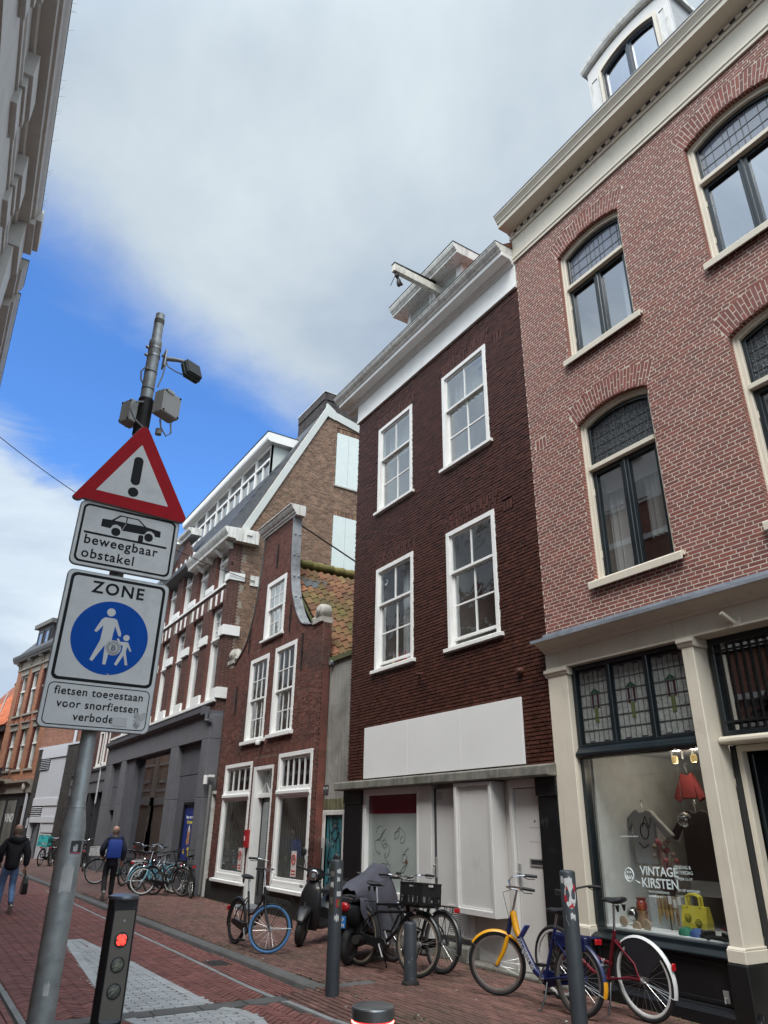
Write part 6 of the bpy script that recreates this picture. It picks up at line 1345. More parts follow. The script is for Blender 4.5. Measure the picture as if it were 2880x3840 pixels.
def far_paving(name, col, j, sx, sy):
    m = bpy.data.materials.new(name); m.use_nodes = True; t = m.node_tree; b = t.nodes['Principled BSDF']; N = t.nodes.new
    g = N('ShaderNodeNewGeometry'); mp = N('ShaderNodeMapping'); t.links.new(g.outputs['Position'], mp.inputs[0]); mp.inputs['Rotation'].default_value = (0, 0, pi/2)
    br = N('ShaderNodeTexBrick'); t.links.new(mp.outputs[0], br.inputs['Vector']); br.inputs['Scale'].default_value = 1; br.inputs['Brick Width'].default_value = sx; br.inputs['Row Height'].default_value = sy; br.inputs['Mortar Size'].default_value = 0.006
    br.inputs['Color1'].default_value = (*[c*0.85 for c in col], 1); br.inputs['Color2'].default_value = (*[c*1.15 for c in col], 1); br.inputs['Mortar'].default_value = (*j, 1)
    n = N('ShaderNodeTexNoise'); n.inputs['Scale'].default_value = 0.6; n.inputs['Detail'].default_value = 6; t.links.new(g.outputs['Position'], n.inputs['Vector'])
    r = N('ShaderNodeMapRange'); r.inputs[1].default_value = 0.3; r.inputs[2].default_value = 0.7; r.inputs[3].default_value = 0.75; r.inputs[4].default_value = 1.2; t.links.new(n.outputs['Fac'], r.inputs[0])
    s = N('ShaderNodeVectorMath'); s.operation = 'SCALE'; t.links.new(br.outputs['Color'], s.inputs[0]); t.links.new(r.outputs[0], s.inputs['Scale']); t.links.new(s.outputs[0], b.inputs['Base Color']); b.inputs['Roughness'].default_value = 0.75
    return m
RZ = -0.055                                  # the carriageway lies a little below the pavement
KX = lambda y: 4.40 if y < 9 else 4.40-0.0155*(y-9)          # street-side edge of the kerb
def zroad(x, y):
    """ground level: pavement 0 beyond the kerb; in front of the kerb's end the road ramps gently up to it"""
    if x >= 4.5: return 0.0
    if y < 8.45: return RZ*min(1, max(0, (4.5-x)/0.7)) if x > 3.8 else RZ
    return RZ
base = MB(); xs = [-40, 3.8, 4.5, 60]
base.add([(-60, -60, RZ-0.012), (3.8, -60, RZ-0.012), (3.8, 400, RZ-0.012), (-60, 400, RZ-0.012)], [(0, 1, 2, 3)])
base.add([(3.8, -60, RZ-0.012), (4.5, -60, -0.012), (4.5, 8.45, -0.012), (3.8, 8.45, RZ-0.012)], [(0, 1, 2, 3)])
base.add([(3.8, 8.45, RZ-0.012), (4.6, 8.45, RZ-0.012), (4.6, 400, RZ-0.012), (3.8, 400, RZ-0.012)], [(0, 1, 2, 3)])
road = base.obj('road', m_roadbase, None, kind='structure')
pv = MB(); pv.add([(4.5, -60, -0.012), (60, -60, -0.012), (60, 8.45, -0.012), (4.5, 8.45, -0.012)], [(0, 1, 2, 3)]); pv.add([(4.52, 8.45, -0.012), (60, 8.45, -0.012), (60, 400, -0.012), (3.0, 400, -0.012), (4.1, 41, -0.012), (4.35, 22, -0.012)], [(0, 1, 2, 3, 4, 5)])
pave = pv.obj('pavement', m_roadbase, None, kind='structure')
# outlines of the grey funnel in the middle of the carriageway and of the grey lines
GL = [(13.9, 2.70), (12.0, 2.55), (10.3, 2.41), (8.5, 2.31)]; GRt = [(13.9, 2.88), (12.69, 2.96), (11.36, 3.06), (8.5, 3.17)]
GL2 = [(8.22, 2.30), (7.64, 2.43), (7.0, 2.50), (5.5, 2.52)]; GR2 = [(8.22, 3.22), (8.03, 3.36), (7.6, 3.38), (7.2, 3.30), (5.5, 3.24)]
def ip(T, y):
    T = sorted(T)
    if y < T[0][0] or y > T[-1][0]: return None
    for (y0, a), (y1, b) in zip(T, T[1:]):
        if y0 <= y <= y1: return a+(b-a)*(y-y0)/(y1-y0)
LR = lambda y: 3.86+(0.0 if y > 9 else (9-y)*0.055)            # right-hand line
LL = lambda y: 1.43+(0.0 if y < 10 else -(y-10)*0.012)         # left-hand line
def zone(x, y):
    a, b = ip(GL, y), ip(GRt, y)
    if a is not None and a < x < b: return 'grey'
    a, b = ip(GL2, y), ip(GR2, y)
    if a is not None and a < x < b: return 'grey'
    if 8.22 <= y <= 8.47 and 1.5 < x < 4.05: return 'cross'
    if y > 8.47:
        if x > KX(y)-0.02: return 'kerb'
        if LR(y) < x < LR(y)+0.075: return 'line'
        if x >= LR(y)+0.075: return 'gutter'
    else:
        if LR(y) < x < LR(y)+0.075 and y > 5: return 'line'
        if x > LR(y)+0.075: return 'walk'
    if LL(y)-0.075 < x < LL(y): return 'line'
    if x <= LL(y)-0.075: return 'lwalk'
    return 'road'
def paver_prism(mb, c, ux, uy, lx, ly, z, th=0.02, tilt=0.0):
    """one paver: centre c, unit axes in the plane, size, top level z"""
    k = 0.004; hx, hy = ux*(lx/2), uy*(ly/2); h2x, h2y = ux*(lx/2-k), uy*(ly/2-k); c = Vector((c[0], c[1], 0))
    P = []
    for sx, sy in ((-1, -1), (1, -1), (1, 1), (-1, 1)):
        q = c+hx*sx+hy*sy; P.append(Vector((q.x, q.y, z-th)))
    for sx, sy in ((-1, -1), (1, -1), (1, 1), (-1, 1)):
        q = c+h2x*sx+h2y*sy; P.append(Vector((q.x, q.y, z+tilt*sx)))
    mb.add(P, [(4, 5, 6, 7), (0, 1, 5, 4), (1, 2, 6, 5), (2, 3, 7, 6), (3, 0, 4, 7)])
def lay_pavers(items, parent, name, mat, singles, stuffname):
    sc = sorted(((view_area(Vector((x, y, z)), lx, ly, Vector((0, 0, 1))), i) for i, (x, y, z, an, lx, ly) in enumerate(items)), reverse=True)
    pick = {i for a, i in sc[:singles] if a > 0}; rest = MB(); uni = {}
    for i, (x, y, z, an, lx, ly) in enumerate(items):
        ux, uy = Vector((cos(an), sin(an), 0)), Vector((-sin(an), cos(an), 0)); zz_ = z+random.uniform(-.0022, .0022); tl = random.uniform(-.0015, .0015)
        if i in pick:
            key = (round(lx, 3), round(ly, 3))
            if key not in uni:
                m_ = MB(); paver_prism(m_, (0, 0), Vector((1, 0, 0)), Vector((0, 1, 0)), lx, ly, 0.0); me = bpy.data.meshes.new(name)
                me.from_pydata([tuple(p) for p in m_.v], [], m_.f); fixn(me); me.materials.append(mat); uni[key] = me
            o = bpy.data.objects.new(name, uni[key]); COL.objects.link(o); o.parent = parent; o.location = (x, y, zz_); o.rotation_euler = (0, tl/lx*2, an)
        else: paver_prism(rest, (x, y), ux, uy, lx, ly, zz_, tilt=tl)
    if rest.f: rest.obj(stuffname, mat, parent, kind='stuff')
random.seed(31)
in_frame = lambda x, y: view_area(Vector((x, y, 0)), 1, 1, Vector((0, 0, 1))) > 0 or view_area(Vector((x+0.5, y+0.6, 0)), 1, 1, Vector((0, 0, 1))) > 0
HB = []; bw_, n_ = 0.0675, 3; an = rad(45)
ca, sa = cos(an), sin(an)
R_ = 220
for m in range(-R_, R_):
    for k in range(-R_, R_):
        for kind in (0, 1):
            # herringbone lattice: translations (1, 1) and (2n, 0)
            ox, oy = k+2*n_*m, k
            if kind == 0: cx, cy, rot = ox+n_/2, oy+0.5, 0.0
            else: cx, cy, rot = ox+2*n_-1+0.5, oy+n_/2, pi/2
            X, Y = cx*bw_, cy*bw_
            wx, wy = ca*X-sa*Y+2.6, sa*X+ca*Y+12.0
            if 0.9 < wx < 3.95 and 5.0 < wy < 23 and zone(wx, wy) == 'road' and in_frame(wx, wy):
                HB.append((wx, wy, RZ, an+rot, n_*bw_-0.008, bw_-0.008))
lay_pavers(HB, road, 'brick', m_road, 300, 'brick_paving')
SB_, GB, GY, LN = [], [], [], []
# pavement bricks: running bond along the street
def running(x0, x1, y0, y1, L_, W_, want, dst, z=None, jx=0.006, alng=True):
    if alng:
        r_ = 0; x = x0
        while x < x1:
            y = y0+(r_ % 2)*L_/2
            while y < y1:
                cx, cy = x+W_/2, y+L_/2
                if zone(cx, cy) == want if want != 'side' else (cx > KX(cy)+0.19 and cy > 8.45): 
                    if in_frame(cx, cy): dst.append((cx, cy, (zroad(cx, cy) if z is None else z), pi/2, L_-jx, W_-jx))
                y += L_
            x += W_; r_ += 1
    else:
        r_ = 0; y = y0
        while y < y1:
            x = x0+(r_ % 2)*L_/2
            while x < x1:
                cx, cy = x+L_/2, y+W_/2
                if zone(cx, cy) == want and in_frame(cx, cy): dst.append((cx, cy, zroad(cx, cy) if z is None else z, 0, L_-jx, W_-jx))
                x += L_
            y += W_; r_ += 1
running(4.55, 7.0, 8.45, 22, 0.205, 0.0685, 'side', SB_, 0.0)
running(3.9, 7.6, 4.0, 8.45, 0.205, 0.0685, 'walk', SB_)
lay_pavers(SB_, pave, 'brick', m_pave, 300, 'brick_paving')
running(3.9, 4.5, 8.47, 24, 0.205, 0.052, 'gutter', GB); lay_pavers(GB, road, 'gutter_brick', m_road, 60, 'gutter_paving')
LW_ = []; running(-1.2, 1.5, 7.2, 13, 0.205, 0.0685, 'lwalk', LW_); lay_pavers(LW_, road, 'brick', m_road, 0, 'left_brick_paving')
running(2.2, 3.5, 5.5, 14.0, 0.212, 0.071, 'grey', GY, RZ+0.002, 0.007, False); lay_pavers(GY, road, 'grey_paver', m_grey, 200, 'grey_paving')
y = 5.2
while y < 24:
    for fn in (LR, LL):
        L_ = 0.98; x = fn(y+L_/2)+(0.0375 if fn is LR else -0.0375)
        if not (8.1 < y+L_/2 < 8.6 and fn is LR) and in_frame(x, y+L_/2): LN.append((x, y+L_/2, zroad(x, y+L_/2)+0.002, pi/2+(0.055 if (fn is LR and y < 9) else 0), L_-0.006, 0.07))
    y += 0.99
lay_pavers(LN, road, 'strip_stone', m_line, 60, 'strip_stones')
XS = [(1.55+k*0.5+0.25, 8.345, RZ+0.003, 0.0, 0.494, 0.24) for k in range(5)]; lay_pavers(XS, road, 'strip_stone', m_kerb, 20, 'strip_stones')
# edging of the grey funnel
eg = []
for T in (GL, GRt, GL2, GR2):
    for (y0, x0), (y1, x1) in zip(T, T[1:]):
        n = max(1, int(sqrt((y1-y0)**2+(x1-x0)**2)/0.5)); an_ = atan2(y1-y0, x1-x0)
        for i in range(n):
            t = (i+.5)/n; eg.append((x0+(x1-x0)*t, y0+(y1-y0)*t, RZ+0.0045, an_, sqrt((y1-y0)**2+(x1-x0)**2)/n-0.005, 0.12))
lay_pavers(eg, road, 'edging_stone', m_grey, 80, 'edging_stones')
# surfaces beyond the reach of single bricks
f2_ = MB().add([(0.0, 22.9, RZ-0.004), (4.2, 22.9, RZ-0.004), (4.1, 30, RZ-0.004), (3.9, 41, RZ-0.004), (-6, 95, RZ-0.004), (-14, 95, RZ-0.004), (-1, 40, RZ-0.004)], [(0, 1, 2, 3, 4, 5, 6)]).obj('road_paving', far_paving('road_far', (0.21, 0.082, 0.068), (0.07, 0.045, 0.04), 0.2, 0.068), road)
f3_ = MB().add([(4.35, 21.9, -0.004), (7.1, 21.9, -0.004), (7.1, 41, -0.004), (-5, 96, -0.004), (-6.5, 95, -0.004), (4.1, 41, -0.004)], [(0, 1, 2, 3, 4, 5)]).obj('pavement_paving', far_paving('pave_far', (0.142, 0.076, 0.062), (0.06, 0.045, 0.04), 0.2, 0.068), pave)
f4_ = MB().add([(-3, 12.9, RZ-0.004), (1.2, 12.9, RZ-0.004), (1.1, 24, RZ-0.004), (-3, 24, RZ-0.004)], [(0, 1, 2, 3)]).obj('left_paving', far_paving('left_far', (0.18, 0.07, 0.058), (0.07, 0.045, 0.04), 0.2, 0.068), road)
# kerb of separate stones
kp = []
ky = 8.62
kerb = MB().box(4.5, 4.58, 8.6, 40, -0.12, -0.03).obj('kerb', m_kerb, None, kind='structure')
def kerb_stone(y0, y1):
    pf = [(-0.0, RZ-0.03), (0.022, -0.012), (0.05, 0.002), (0.19, 0.003), (0.19, -0.05)]
    a = [(KX(y0)-0.02+p[0], y0+0.003, p[1]) for p in pf]; b = [(KX(y1)-0.02+p[0], y1-0.003, p[1]) for p in pf]
    MB().add(a+b, [(0, 1, 2, 3, 4), (9, 8, 7, 6, 5)]+[(i, i+5, (i+1) % 5+5, (i+1) % 5) for i in range(5)]).obj('kerb_stone', m_kerb, kerb, bev=0.006)
while ky < 40: kerb_stone(ky, ky+0.99); ky += 0.99
cs = MB(); n = 8; ci = (4.68, 8.62)
for i in range(n):
    t0, t1 = rad(180+90*i/n), rad(180+90*(i+1)/n)
    pr = [(0.30, RZ-0.03), (0.278, -0.012), (0.25, 0.002), (0.10, 0.003), (0.10, -0.05)]
    A_ = [(ci[0]+r_*cos(t0), ci[1]+r_*sin(t0), z_) for r_, z_ in pr]; B_ = [(ci[0]+r_*cos(t1), ci[1]+r_*sin(t1), z_) for r_, z_ in pr]
    cs.add(A_+B_, [(j, j+1, j+6, j+5) for j in range(4)])
cs.obj('kerb_corner', m_kerb, kerb)
MB().box(4.66, 5.2, 8.32, 8.5, -0.05, 0.002).obj('kerb_stone', m_kerb, kerb, bev=0.006)
# drain cover in the gutter
dc = MB().box(3.97, 4.25, 10.55, 11.0, RZ-0.02, RZ+0.004).obj('drain_cover', PM('cast_iron', (0.06, 0.05, 0.045), 0.6, metal=0.4, var=0.3), None, bev=0.004); tag(dc, 'rusty iron drain cover in the brick gutter beside the kerb', 'drain cover')
for k in range(6): MB().box(4.0+k*0.042, 4.02+k*0.042, 10.6, 10.95, RZ+0.004, RZ+0.008).obj('drain_rib', MATS['cast_iron'], dc)
# scraps of litter, pebbles and weeds
random.seed(77); lt = MB()
for k in range(70):
    x, y = random.uniform(2.0, 6.9), random.uniform(5.5, 16); s = random.uniform(.006, .018)
    lt.ball((x, y, zroad(x, y)+0.004), s, 5, 4, (1, random.uniform(.5, 1.4), .3))
lt.obj('litter', PM('litter_pale', (0.42, 0.40, 0.37), 0.8, rand=0.5), None, kind='stuff')
ms = MB()
for k in range(420):
    y = random.uniform(5.0, 20); x = random.choice((random.gauss(6.93, 0.05), random.gauss(6.9, .1), random.gauss(4.62, .05))); s = random.uniform(.006, .022)
    ms.ball((min(x, 6.97), y, 0.0), s, 5, 4, (1, 1.3, .45))
ms.obj('joint_moss', PM('joint_moss', (0.045, 0.058, 0.016), 0.95, rand=0.4), None, kind='stuff')
# ================================================================== traffic sign pole
m_galv = PM('galvanised_steel', (0.36, 0.38, 0.375), 0.5, metal=0.4, var=0.22, scale=14, obj=True, dirt=((0.58, 0.60, 0.60), 0.6, 30, 0.56), bump=0.0008, bscale=60)
m_box = PM('grey_plastic_box', (0.48, 0.485, 0.46), 0.5, var=0.06, scale=6, dirt=((0.2, 0.2, 0.18), 0.5, 4, 0.58))
m_signw = PM('reflective_white', (0.72, 0.73, 0.715), 0.5, spec=0.15, var=0.06, scale=9, dirt=((0.30, 0.30, 0.28), 0.55, 3.0, 0.56), bump=0.0006, bscale=220)
m_signr = PM('reflective_red', (0.40, 0.008, 0.016), 0.5, spec=0.12, var=0.08, scale=9, dirt=((0.25, 0.03, 0.03), 0.5, 5, 0.6))
m_signb = PM('reflective_blue', (0.002, 0.085, 0.44), 0.5, spec=0.12, var=0.06, scale=9, dirt=((0.04, 0.12, 0.38), 0.5, 5, 0.6))
m_signk = PM('sign_print_black', (0.008, 0.008, 0.009), 0.55, var=0.05, spec=0.2)
m_paper = PM('sticker_paper', (0.58, 0.58, 0.56), 0.75, var=0.12, scale=20, dirt=((0.25, 0.25, 0.24), 0.6, 25, 0.55))
SX, SY = 0.79, 4.29
def loc_(x, y, z): return Vector((x-SX, y-SY, z))
pole = thing('sign_pole', 'tall galvanised steel pole carrying three traffic signs, two grey boxes and a camera', 'sign pole', (SX, SY, 0))
lean = lambda z: -0.0118*z                     # the pole leans a little to the left
def ptube(z0, z1, r0, r1, n=28): return MB().tube([(lean(z0), 0, z0), (lean(z1), 0, z1)], [r0, r1], n)
sh = MB(); sh.tube([(lean(z), 0, z) for z in (RZ, 0.9, 1.64, 1.71, 1.735)], [0.0625, 0.0625, 0.0625, 0.049, 0.044], 32).tube([(lean(z), 0, z) for z in (1.735, 1.745, 4.60)], [0.047, 0.042, 0.042], 28)
sho = sh.obj('shaft', m_galv, pole, ang=60)
up = MB(); up.tube([(lean(z), 0, z) for z in (4.6, 4.74, 4.745, 4.79, 4.80, 4.99, 4.995, 5.03)], [0.042, 0.042, 0.044, 0.043, 0.034, 0.034, 0.031, 0.031], 28); up.obj('top_section', m_galv, pole, ang=50)
MB().tube([(lean(4.94), 0, 4.94), (lean(4.98), 0, 4.98)], [0.0352, 0.0352], 28).obj('tape_band', PM('brown_tape', (0.14, 0.13, 0.11), 0.7, obj=True), pole)
for z in (4.66, 4.725): MB().tube([(lean(z), 0, z-0.008), (lean(z), 0, z+0.008)], [0.0455, 0.0455], 28).ball((lean(z)-0.052, 0.0, z), 0.012, 8, 6).box(lean(z)-0.05, lean(z)-0.035, -0.01, 0.01, z-0.007, z+0.007).obj('hose_clamp', m_steel, pole)
for z in (4.52, 4.38): MB().tube([(lean(z), 0, z-0.004), (lean(z), 0, z+0.004)], [0.0435, 0.0435], 24).obj('tie_band', m_iron, pole)
br = MB().box(0.0, 0.012, -0.035, 0.035, 4.60, 4.74).xf(Matrix.Translation((0.015, 0, 0))).obj('camera_bracket', m_steel, pole, bev=0.003)
MB().tube([(0.0, 0, 4.70), (0.03, 0, 4.69)], 0.012, 8).tube([(0.02, -0.01, 4.67), (0.09, -0.03, 4.675)], 0.016, 12).tube([(0.085, -0.03, 4.675), (0.15, -0.045, 4.675)], 0.014, 10).obj('camera_arm', m_alu, br)
cm3 = Matrix.Rotation(rad(22), 3, 'Z') @ Matrix.Rotation(rad(-22), 3, 'X')
m_cam = PM('dark_green_housing', (0.045, 0.062, 0.062), 0.5, var=0.1, obj=True)
cmr = MB(); cmr.obox((0.205, -0.06, 4.60), (0.125, 0.07, 0.14), cm3); cmr.obox((0.205, -0.06, 4.60), (0.135, 0.02, 0.15), cm3)
cmo = cmr.obj('detector_head', m_cam, br, bev=0.012)
MB().obox(Vector((0.205, -0.06, 4.60))+cm3 @ Vector((0, -0.037, 0)), (0.118, 0.006, 0.132), cm3).obj('lens_plate', m_black, cmo, bev=0.003)
MB().tube([Vector((0.15, -0.05, 4.67)), Vector((0.2, -0.045, 4.685)), Vector((0.26, -0.02, 4.68))], 0.006, 6).obj('yoke', m_cam, cmo)
MB().tube([(0.03, -0.02, 4.65), (0.05, -0.03, 4.60), (0.10, -0.04, 4.575), (0.15, -0.05, 4.56)], 0.005, 6).tube([(-0.045, -0.02, 4.54), (-0.10, -0.02, 4.54), (-0.12, -0.02, 4.50), (-0.11, -0.01, 4.44), (-0.08, 0, 4.41)], 0.006, 6).tube([(0.03, -0.035, 4.62), (0.02, -0.04, 4.5), (0.0, -0.045, 4.4)], 0.005, 6).obj('cable', PM('grey_cable', (0.30, 0.30, 0.29), 0.6), pole)
MB().tube([(-0.03, -0.02, 4.54), (-0.085, -0.02, 4.54)], 0.012, 10).obj('cable_gland', m_alu, pole)
def jbox(c, size, rz, nm):
    M3 = Matrix.Rotation(rz, 3, 'Z'); b = MB().obox(c, size, M3).obj(nm, m_box, pole, bev=0.007)
    MB().obox(Vector(c)+M3 @ Vector((0, 0.012, 0)), (size[0]+0.002, 0.003, size[2]+0.002), M3).obj('lid_seam', PM('seam', (0.25, 0.25, 0.24), 0.6), b)
    for dx in (-1, 1):
        for dz in (-1, 1): MB().ball(Vector(c)+M3 @ Vector((dx*(size[0]/2-0.014), -size[1]/2, dz*(size[2]/2-0.014))), 0.008, 8, 6).obj('lid_screw', m_iron, b)
    return b
b1 = jbox((0.075, -0.08, 4.255), (0.155, 0.10, 0.178), rad(28), 'junction_box')
MB().obox(Vector((0.075, -0.08, 4.255))+Matrix.Rotation(rad(28), 3, 'Z') @ Vector((-0.03, -0.056, 0.08)), (0.06, 0.002, 0.022), Matrix.Rotation(rad(28), 3, 'Z')).obj('maker_label', m_paper, b1)
b2 = jbox((-0.125, 0.03, 4.18), (0.105, 0.10, 0.165), rad(-62), 'junction_box')
MB().tube([(-0.05, -0.03, 4.27), (-0.13, -0.07, 4.22), (-0.15, -0.08, 4.15), (-0.11, -0.07, 4.09), (-0.05, -0.05, 4.06)], 0.007, 6).tube([(0.05, -0.06, 4.15), (0.06, -0.08, 4.08), (0.10, -0.09, 4.02), (0.13, -0.08, 4.06), (0.12, -0.07, 4.14)], 0.006, 6).obj('cable_loop', MATS['grey_cable'], pole)
MB().tube([(lean(4.2), 0, 4.02), (lean(4.2), 0, 4.30)], 0.05, 20).obj('box_saddle', m_iron, pole); MB().tube([(0.06, -0.03, 4.05), (0.06, -0.03, 4.09)], 0.022, 10).obj('cable_entry', m_box, pole)
# stickers and their remains
def patch(pts, y, mat, nm, par, th=0.0015): return MB().prism(pts, y, y+th).obj(nm, mat, par)
def wrap(par, nm, mat, a0, a1, z0, z1, r, rag=0.0, n=10):
    m = MB(); random.seed(int(z0*1000)); top = [z1-random.random()*rag for _ in range(n+1)]; bot = [z0+random.random()*rag*0.3 for _ in range(n+1)]
    P = [(lean(z)+r*sin(a0+(a1-a0)*i/n), -r*cos(a0+(a1-a0)*i/n), z) for i in range(n+1) for z in (bot[i], top[i])]
    m.add(P, [(2*i, 2*i+2, 2*i+3, 2*i+1) for i in range(n)], True); return m.obj(nm, mat, par)
st = wrap(pole, 'picture_sticker', PM('dark_print', (0.05, 0.045, 0.045), 0.5, var=0.5, scale=60), rad(-8), rad(48), 1.52, 1.575, 0.0632)
wrap(st, 'sticker_figure', m_paper, rad(5), rad(26), 1.522, 1.56, 0.0636, 0.02); wrap(st, 'sticker_caption', PM('pink_print', (0.45, 0.10, 0.16), 0.6), rad(-6), rad(46), 1.514, 1.521, 0.0635)
for k in range(6): wrap(st, 'sticker_symbol', m_paper, rad(-2+8*k), rad(3+8*k), 1.500, 1.508, 0.0634)
wrap(pole, 'torn_sticker', m_paper, rad(-28), rad(26), 1.335, 1.475, 0.0632, 0.03); wrap(pole, 'torn_sticker', m_paper, rad(-20), rad(4), 0.90, 0.97, 0.0632, 0.03)
# ---- plates; they face straight down the street, towards -y
def rrect(x0, x1, z0, z1, r, n=6):
    P = []
    for cx, cz, a0 in ((x1-r, z1-r, 0), (x0+r, z1-r, 90), (x0+r, z0+r, 180), (x1-r, z0+r, 270)):
        for i in range(n+1): a = rad(a0+90*i/n); P.append((cx+r*cos(a), cz+r*sin(a)))
    return P
def plate(name, label, loop, y, th=0.012, inner=None):
    o = thing(name, label, 'traffic sign', (SX, 4.2, 0)); return o
on_sign = lambda x, z, y=-0.0005: basis((1, 0, 0), (0, 0, 1), (0, -1, 0), (x-SX, y, z))
def lay(par, nm, mat, loop, lvl): return MB().prism([(p[0]-SX, p[1]) for p in loop], -0.0006*lvl-0.0002, -0.0006*(lvl-1)).obj(nm, mat, par)
def layring(par, nm, mat, o, i, lvl): return MB().ring([(p[0]-SX, p[1]) for p in o], [(p[0]-SX, p[1]) for p in i], -0.0006*(lvl-1), -0.0006*lvl-0.0002).obj(nm, mat, par)
m_rim = PM('alu_sign_back', (0.30, 0.31, 0.31), 0.5, metal=0.5, var=0.15, dirt=((0.1, 0.1, 0.09), 0.5, 8, 0.55))
def sign(name, label, loop):
    o = thing(name, label, 'traffic sign', (SX, 4.2, 0))
    MB().prism([(p[0]-SX, p[1]) for p in loop], 0.0, 0.022).obj('plate', m_rim, o, bev=0.003)
    for z in (min(p[1] for p in loop)+0.07, max(p[1] for p in loop)-0.09): MB().box(-0.05, 0.05, 0.022, 0.10, z, z+0.03).obj('sign_clamp', m_steel, o)
    return o
TLz, TRz, BZ, LX, RX = 3.005, 3.005, 2.118, 0.473, 1.063
zs_ = sign('zone_sign', 'white plate lettered ZONE with blue walking adult and child disc, lowest on the pole', rrect(LX, RX, BZ, TLz, 0.035))
lay(zs_, 'white_face', m_signw, rrect(LX+0.006, RX-0.006, BZ+0.006, TLz-0.006, 0.03), 1)
layring(zs_, 'zone_border', m_signk, rrect(0.495, 1.041, 2.372, 2.988, 0.035), rrect(0.512, 1.024, 2.389, 2.971, 0.025), 2)
layring(zs_, 'text_border', m_signk, rrect(0.495, 1.041, 2.135, 2.358, 0.03), rrect(0.500, 1.036, 2.140, 2.353, 0.026), 2)
text('ZONE', 0.098, on_sign(0.768, 2.885, -0.0018), m_signk, zs_, 'lettering', 0.0022, 'CENTER', 0.0003, 1.2)
cx, cz, r_ = 0.767, 2.635, 0.213
lay(zs_, 'blue_disc', m_signb, [(cx+r_*cos(2*pi*i/48), cz+r_*sin(2*pi*i/48)) for i in range(48)], 2)
def circ(x, z, r, n=20): return [(x+r*cos(2*pi*i/n), z+r*sin(2*pi*i/n)) for i in range(n)]
ax, az = cx-0.018, cz
fig = lambda nm, P: lay(zs_, nm, m_signw, P, 3)
fig('adult_head', circ(ax, az+0.147, 0.024))
adult = [(-.028, .113), (.028, .113), (.040, .106), (.075, .030), (.073, .012), (.060, .017), (.034, .070), (.030, .02), (.028, -.03), (.018, -.155), (.001, -.155), (-.004, -.045), (-.056, -.145), (-.072, -.137), (-.034, -.02), (-.030, .065), (-.062, .020), (-.075, .027), (-.044, .100)]
fig('adult_figure', [(ax+x, az+z) for x, z in adult])
kx, kz = cx+0.090, cz-0.052
fig('child_head', circ(kx, kz+0.063, 0.018))
kid = [(-.014, .038), (.014, .038), (.040, -.008), (.034, -.016), (.012, .012), (.010, -.02), (.030, -.092), (.016, -.095), (.0, -.040), (-.030, -.102), (-.044, -.096), (-.014, -.018), (-.012, .014), (-.040, .026), (-.052, .050), (-.044, .056), (-.030, .036)]
fig('child_figure', [(kx+x, kz+z) for x, z in kid])
ss = lay(zs_, 'round_sticker', m_paper, circ(cx+0.026, cz-0.056, 0.044, 28), 4)
layring(ss, 'sticker_ring', PM('sticker_grey', (0.12, 0.14, 0.17), 0.6), circ(cx+0.026, cz-0.056, 0.030, 28), circ(cx+0.026, cz-0.056, 0.027, 28), 5)
text('B', 0.046, on_sign(cx+0.026, cz-0.072, -0.0032), MATS['sticker_grey'], ss, 'sticker_letter', 0.001, ext=0.0002)
for i, ch in enumerate('LARGUM HAARLEMSE BEWONERS '):
    if ch != ' ':
        a = rad(200-360*i/26); t = text(ch, 0.011, on_sign(0, 0, 0) if 0 else basis((sin(a), 0, -cos(a)), (cos(a), 0, sin(a)), (0, -1, 0), (cx+0.026-SX+0.033*cos(a), -0.0032, cz-0.056+0.033*sin(a))), MATS['sticker_grey'], ss, 'sticker_letter', 0, ext=0.0002)
for body, z, x, sz in (('fietsen toegestaan', 2.297, 0.768, 0.0605), ('voor snorfietsen', 2.230, 0.772, 0.0605), ('verboden', 2.165, 0.772, 0.0605)):
    text(body, sz, on_sign(x, z, -0.0018), m_signk, zs_, 'lettering', 0.0009, 'CENTER', 0.0003, 1.10, 0.97)
lay(zs_, 'white_sticker', PM('fresh_paper', (0.60, 0.60, 0.585), 0.7, var=0.08), [(0.855, 2.153), (0.935, 2.153), (0.935, 2.198), (0.90, 2.202), (0.855, 2.199)], 5)
for k in range(10):
    random.seed(k); c0 = (1.0+random.uniform(-.022, .022), 2.19+random.uniform(-.034, .034)); lay(zs_, 'peeled_sticker', PM('peel_%d' % (k % 3), ((0.55, 0.55, 0.54), (0.34, 0.34, 0.33), (0.47, 0.47, 0.46))[k % 3], 0.7, var=0.1), [(c0[0]+0.018*cos(a)*random.uniform(.5, 1.2), c0[1]+0.02*sin(a)*random.uniform(.5, 1.2)) for a in [2*pi*i/7 for i in range(7)]], 4+k*0.15)
# scraped off print
sc_ = MB(); random.seed(6)
for k in range(26):
    x, z = random.uniform(.50, 1.03), random.choice((random.uniform(2.14, 2.35), random.uniform(2.385, 2.45))); s = random.uniform(.004, .013)
    sc_.prism([(x-SX, z), (x+s-SX, z+s*0.5), (x+s*0.4-SX, z+s)], -0.0026, -0.0022)
sc_.obj('scrapes', m_signw, zs_, kind='stuff')
os_ = sign('obstacle_sign', 'white plate with a car over a bollard, lettered beweegbaar obstakel, between triangle and zone sign', rrect(0.463, 1.066, 3.032, 3.446, 0.04))
lay(os_, 'white_face', m_signw, rrect(0.469, 1.060, 3.038, 3.440, 0.035), 1)
layring(os_, 'border', m_signk, rrect(0.484, 1.045, 3.053, 3.425, 0.035), rrect(0.497, 1.032, 3.066, 3.412, 0.026), 2)
for body, z, x, sz in (('beweegbaar', 3.172, 0.52, 0.082), ('obstakel', 3.086, 0.52, 0.082)): text(body, sz, on_sign(x, z, -0.0018), m_signk, os_, 'lettering', 0.0013, 'LEFT', 0.0003, 1.14, 0.97)
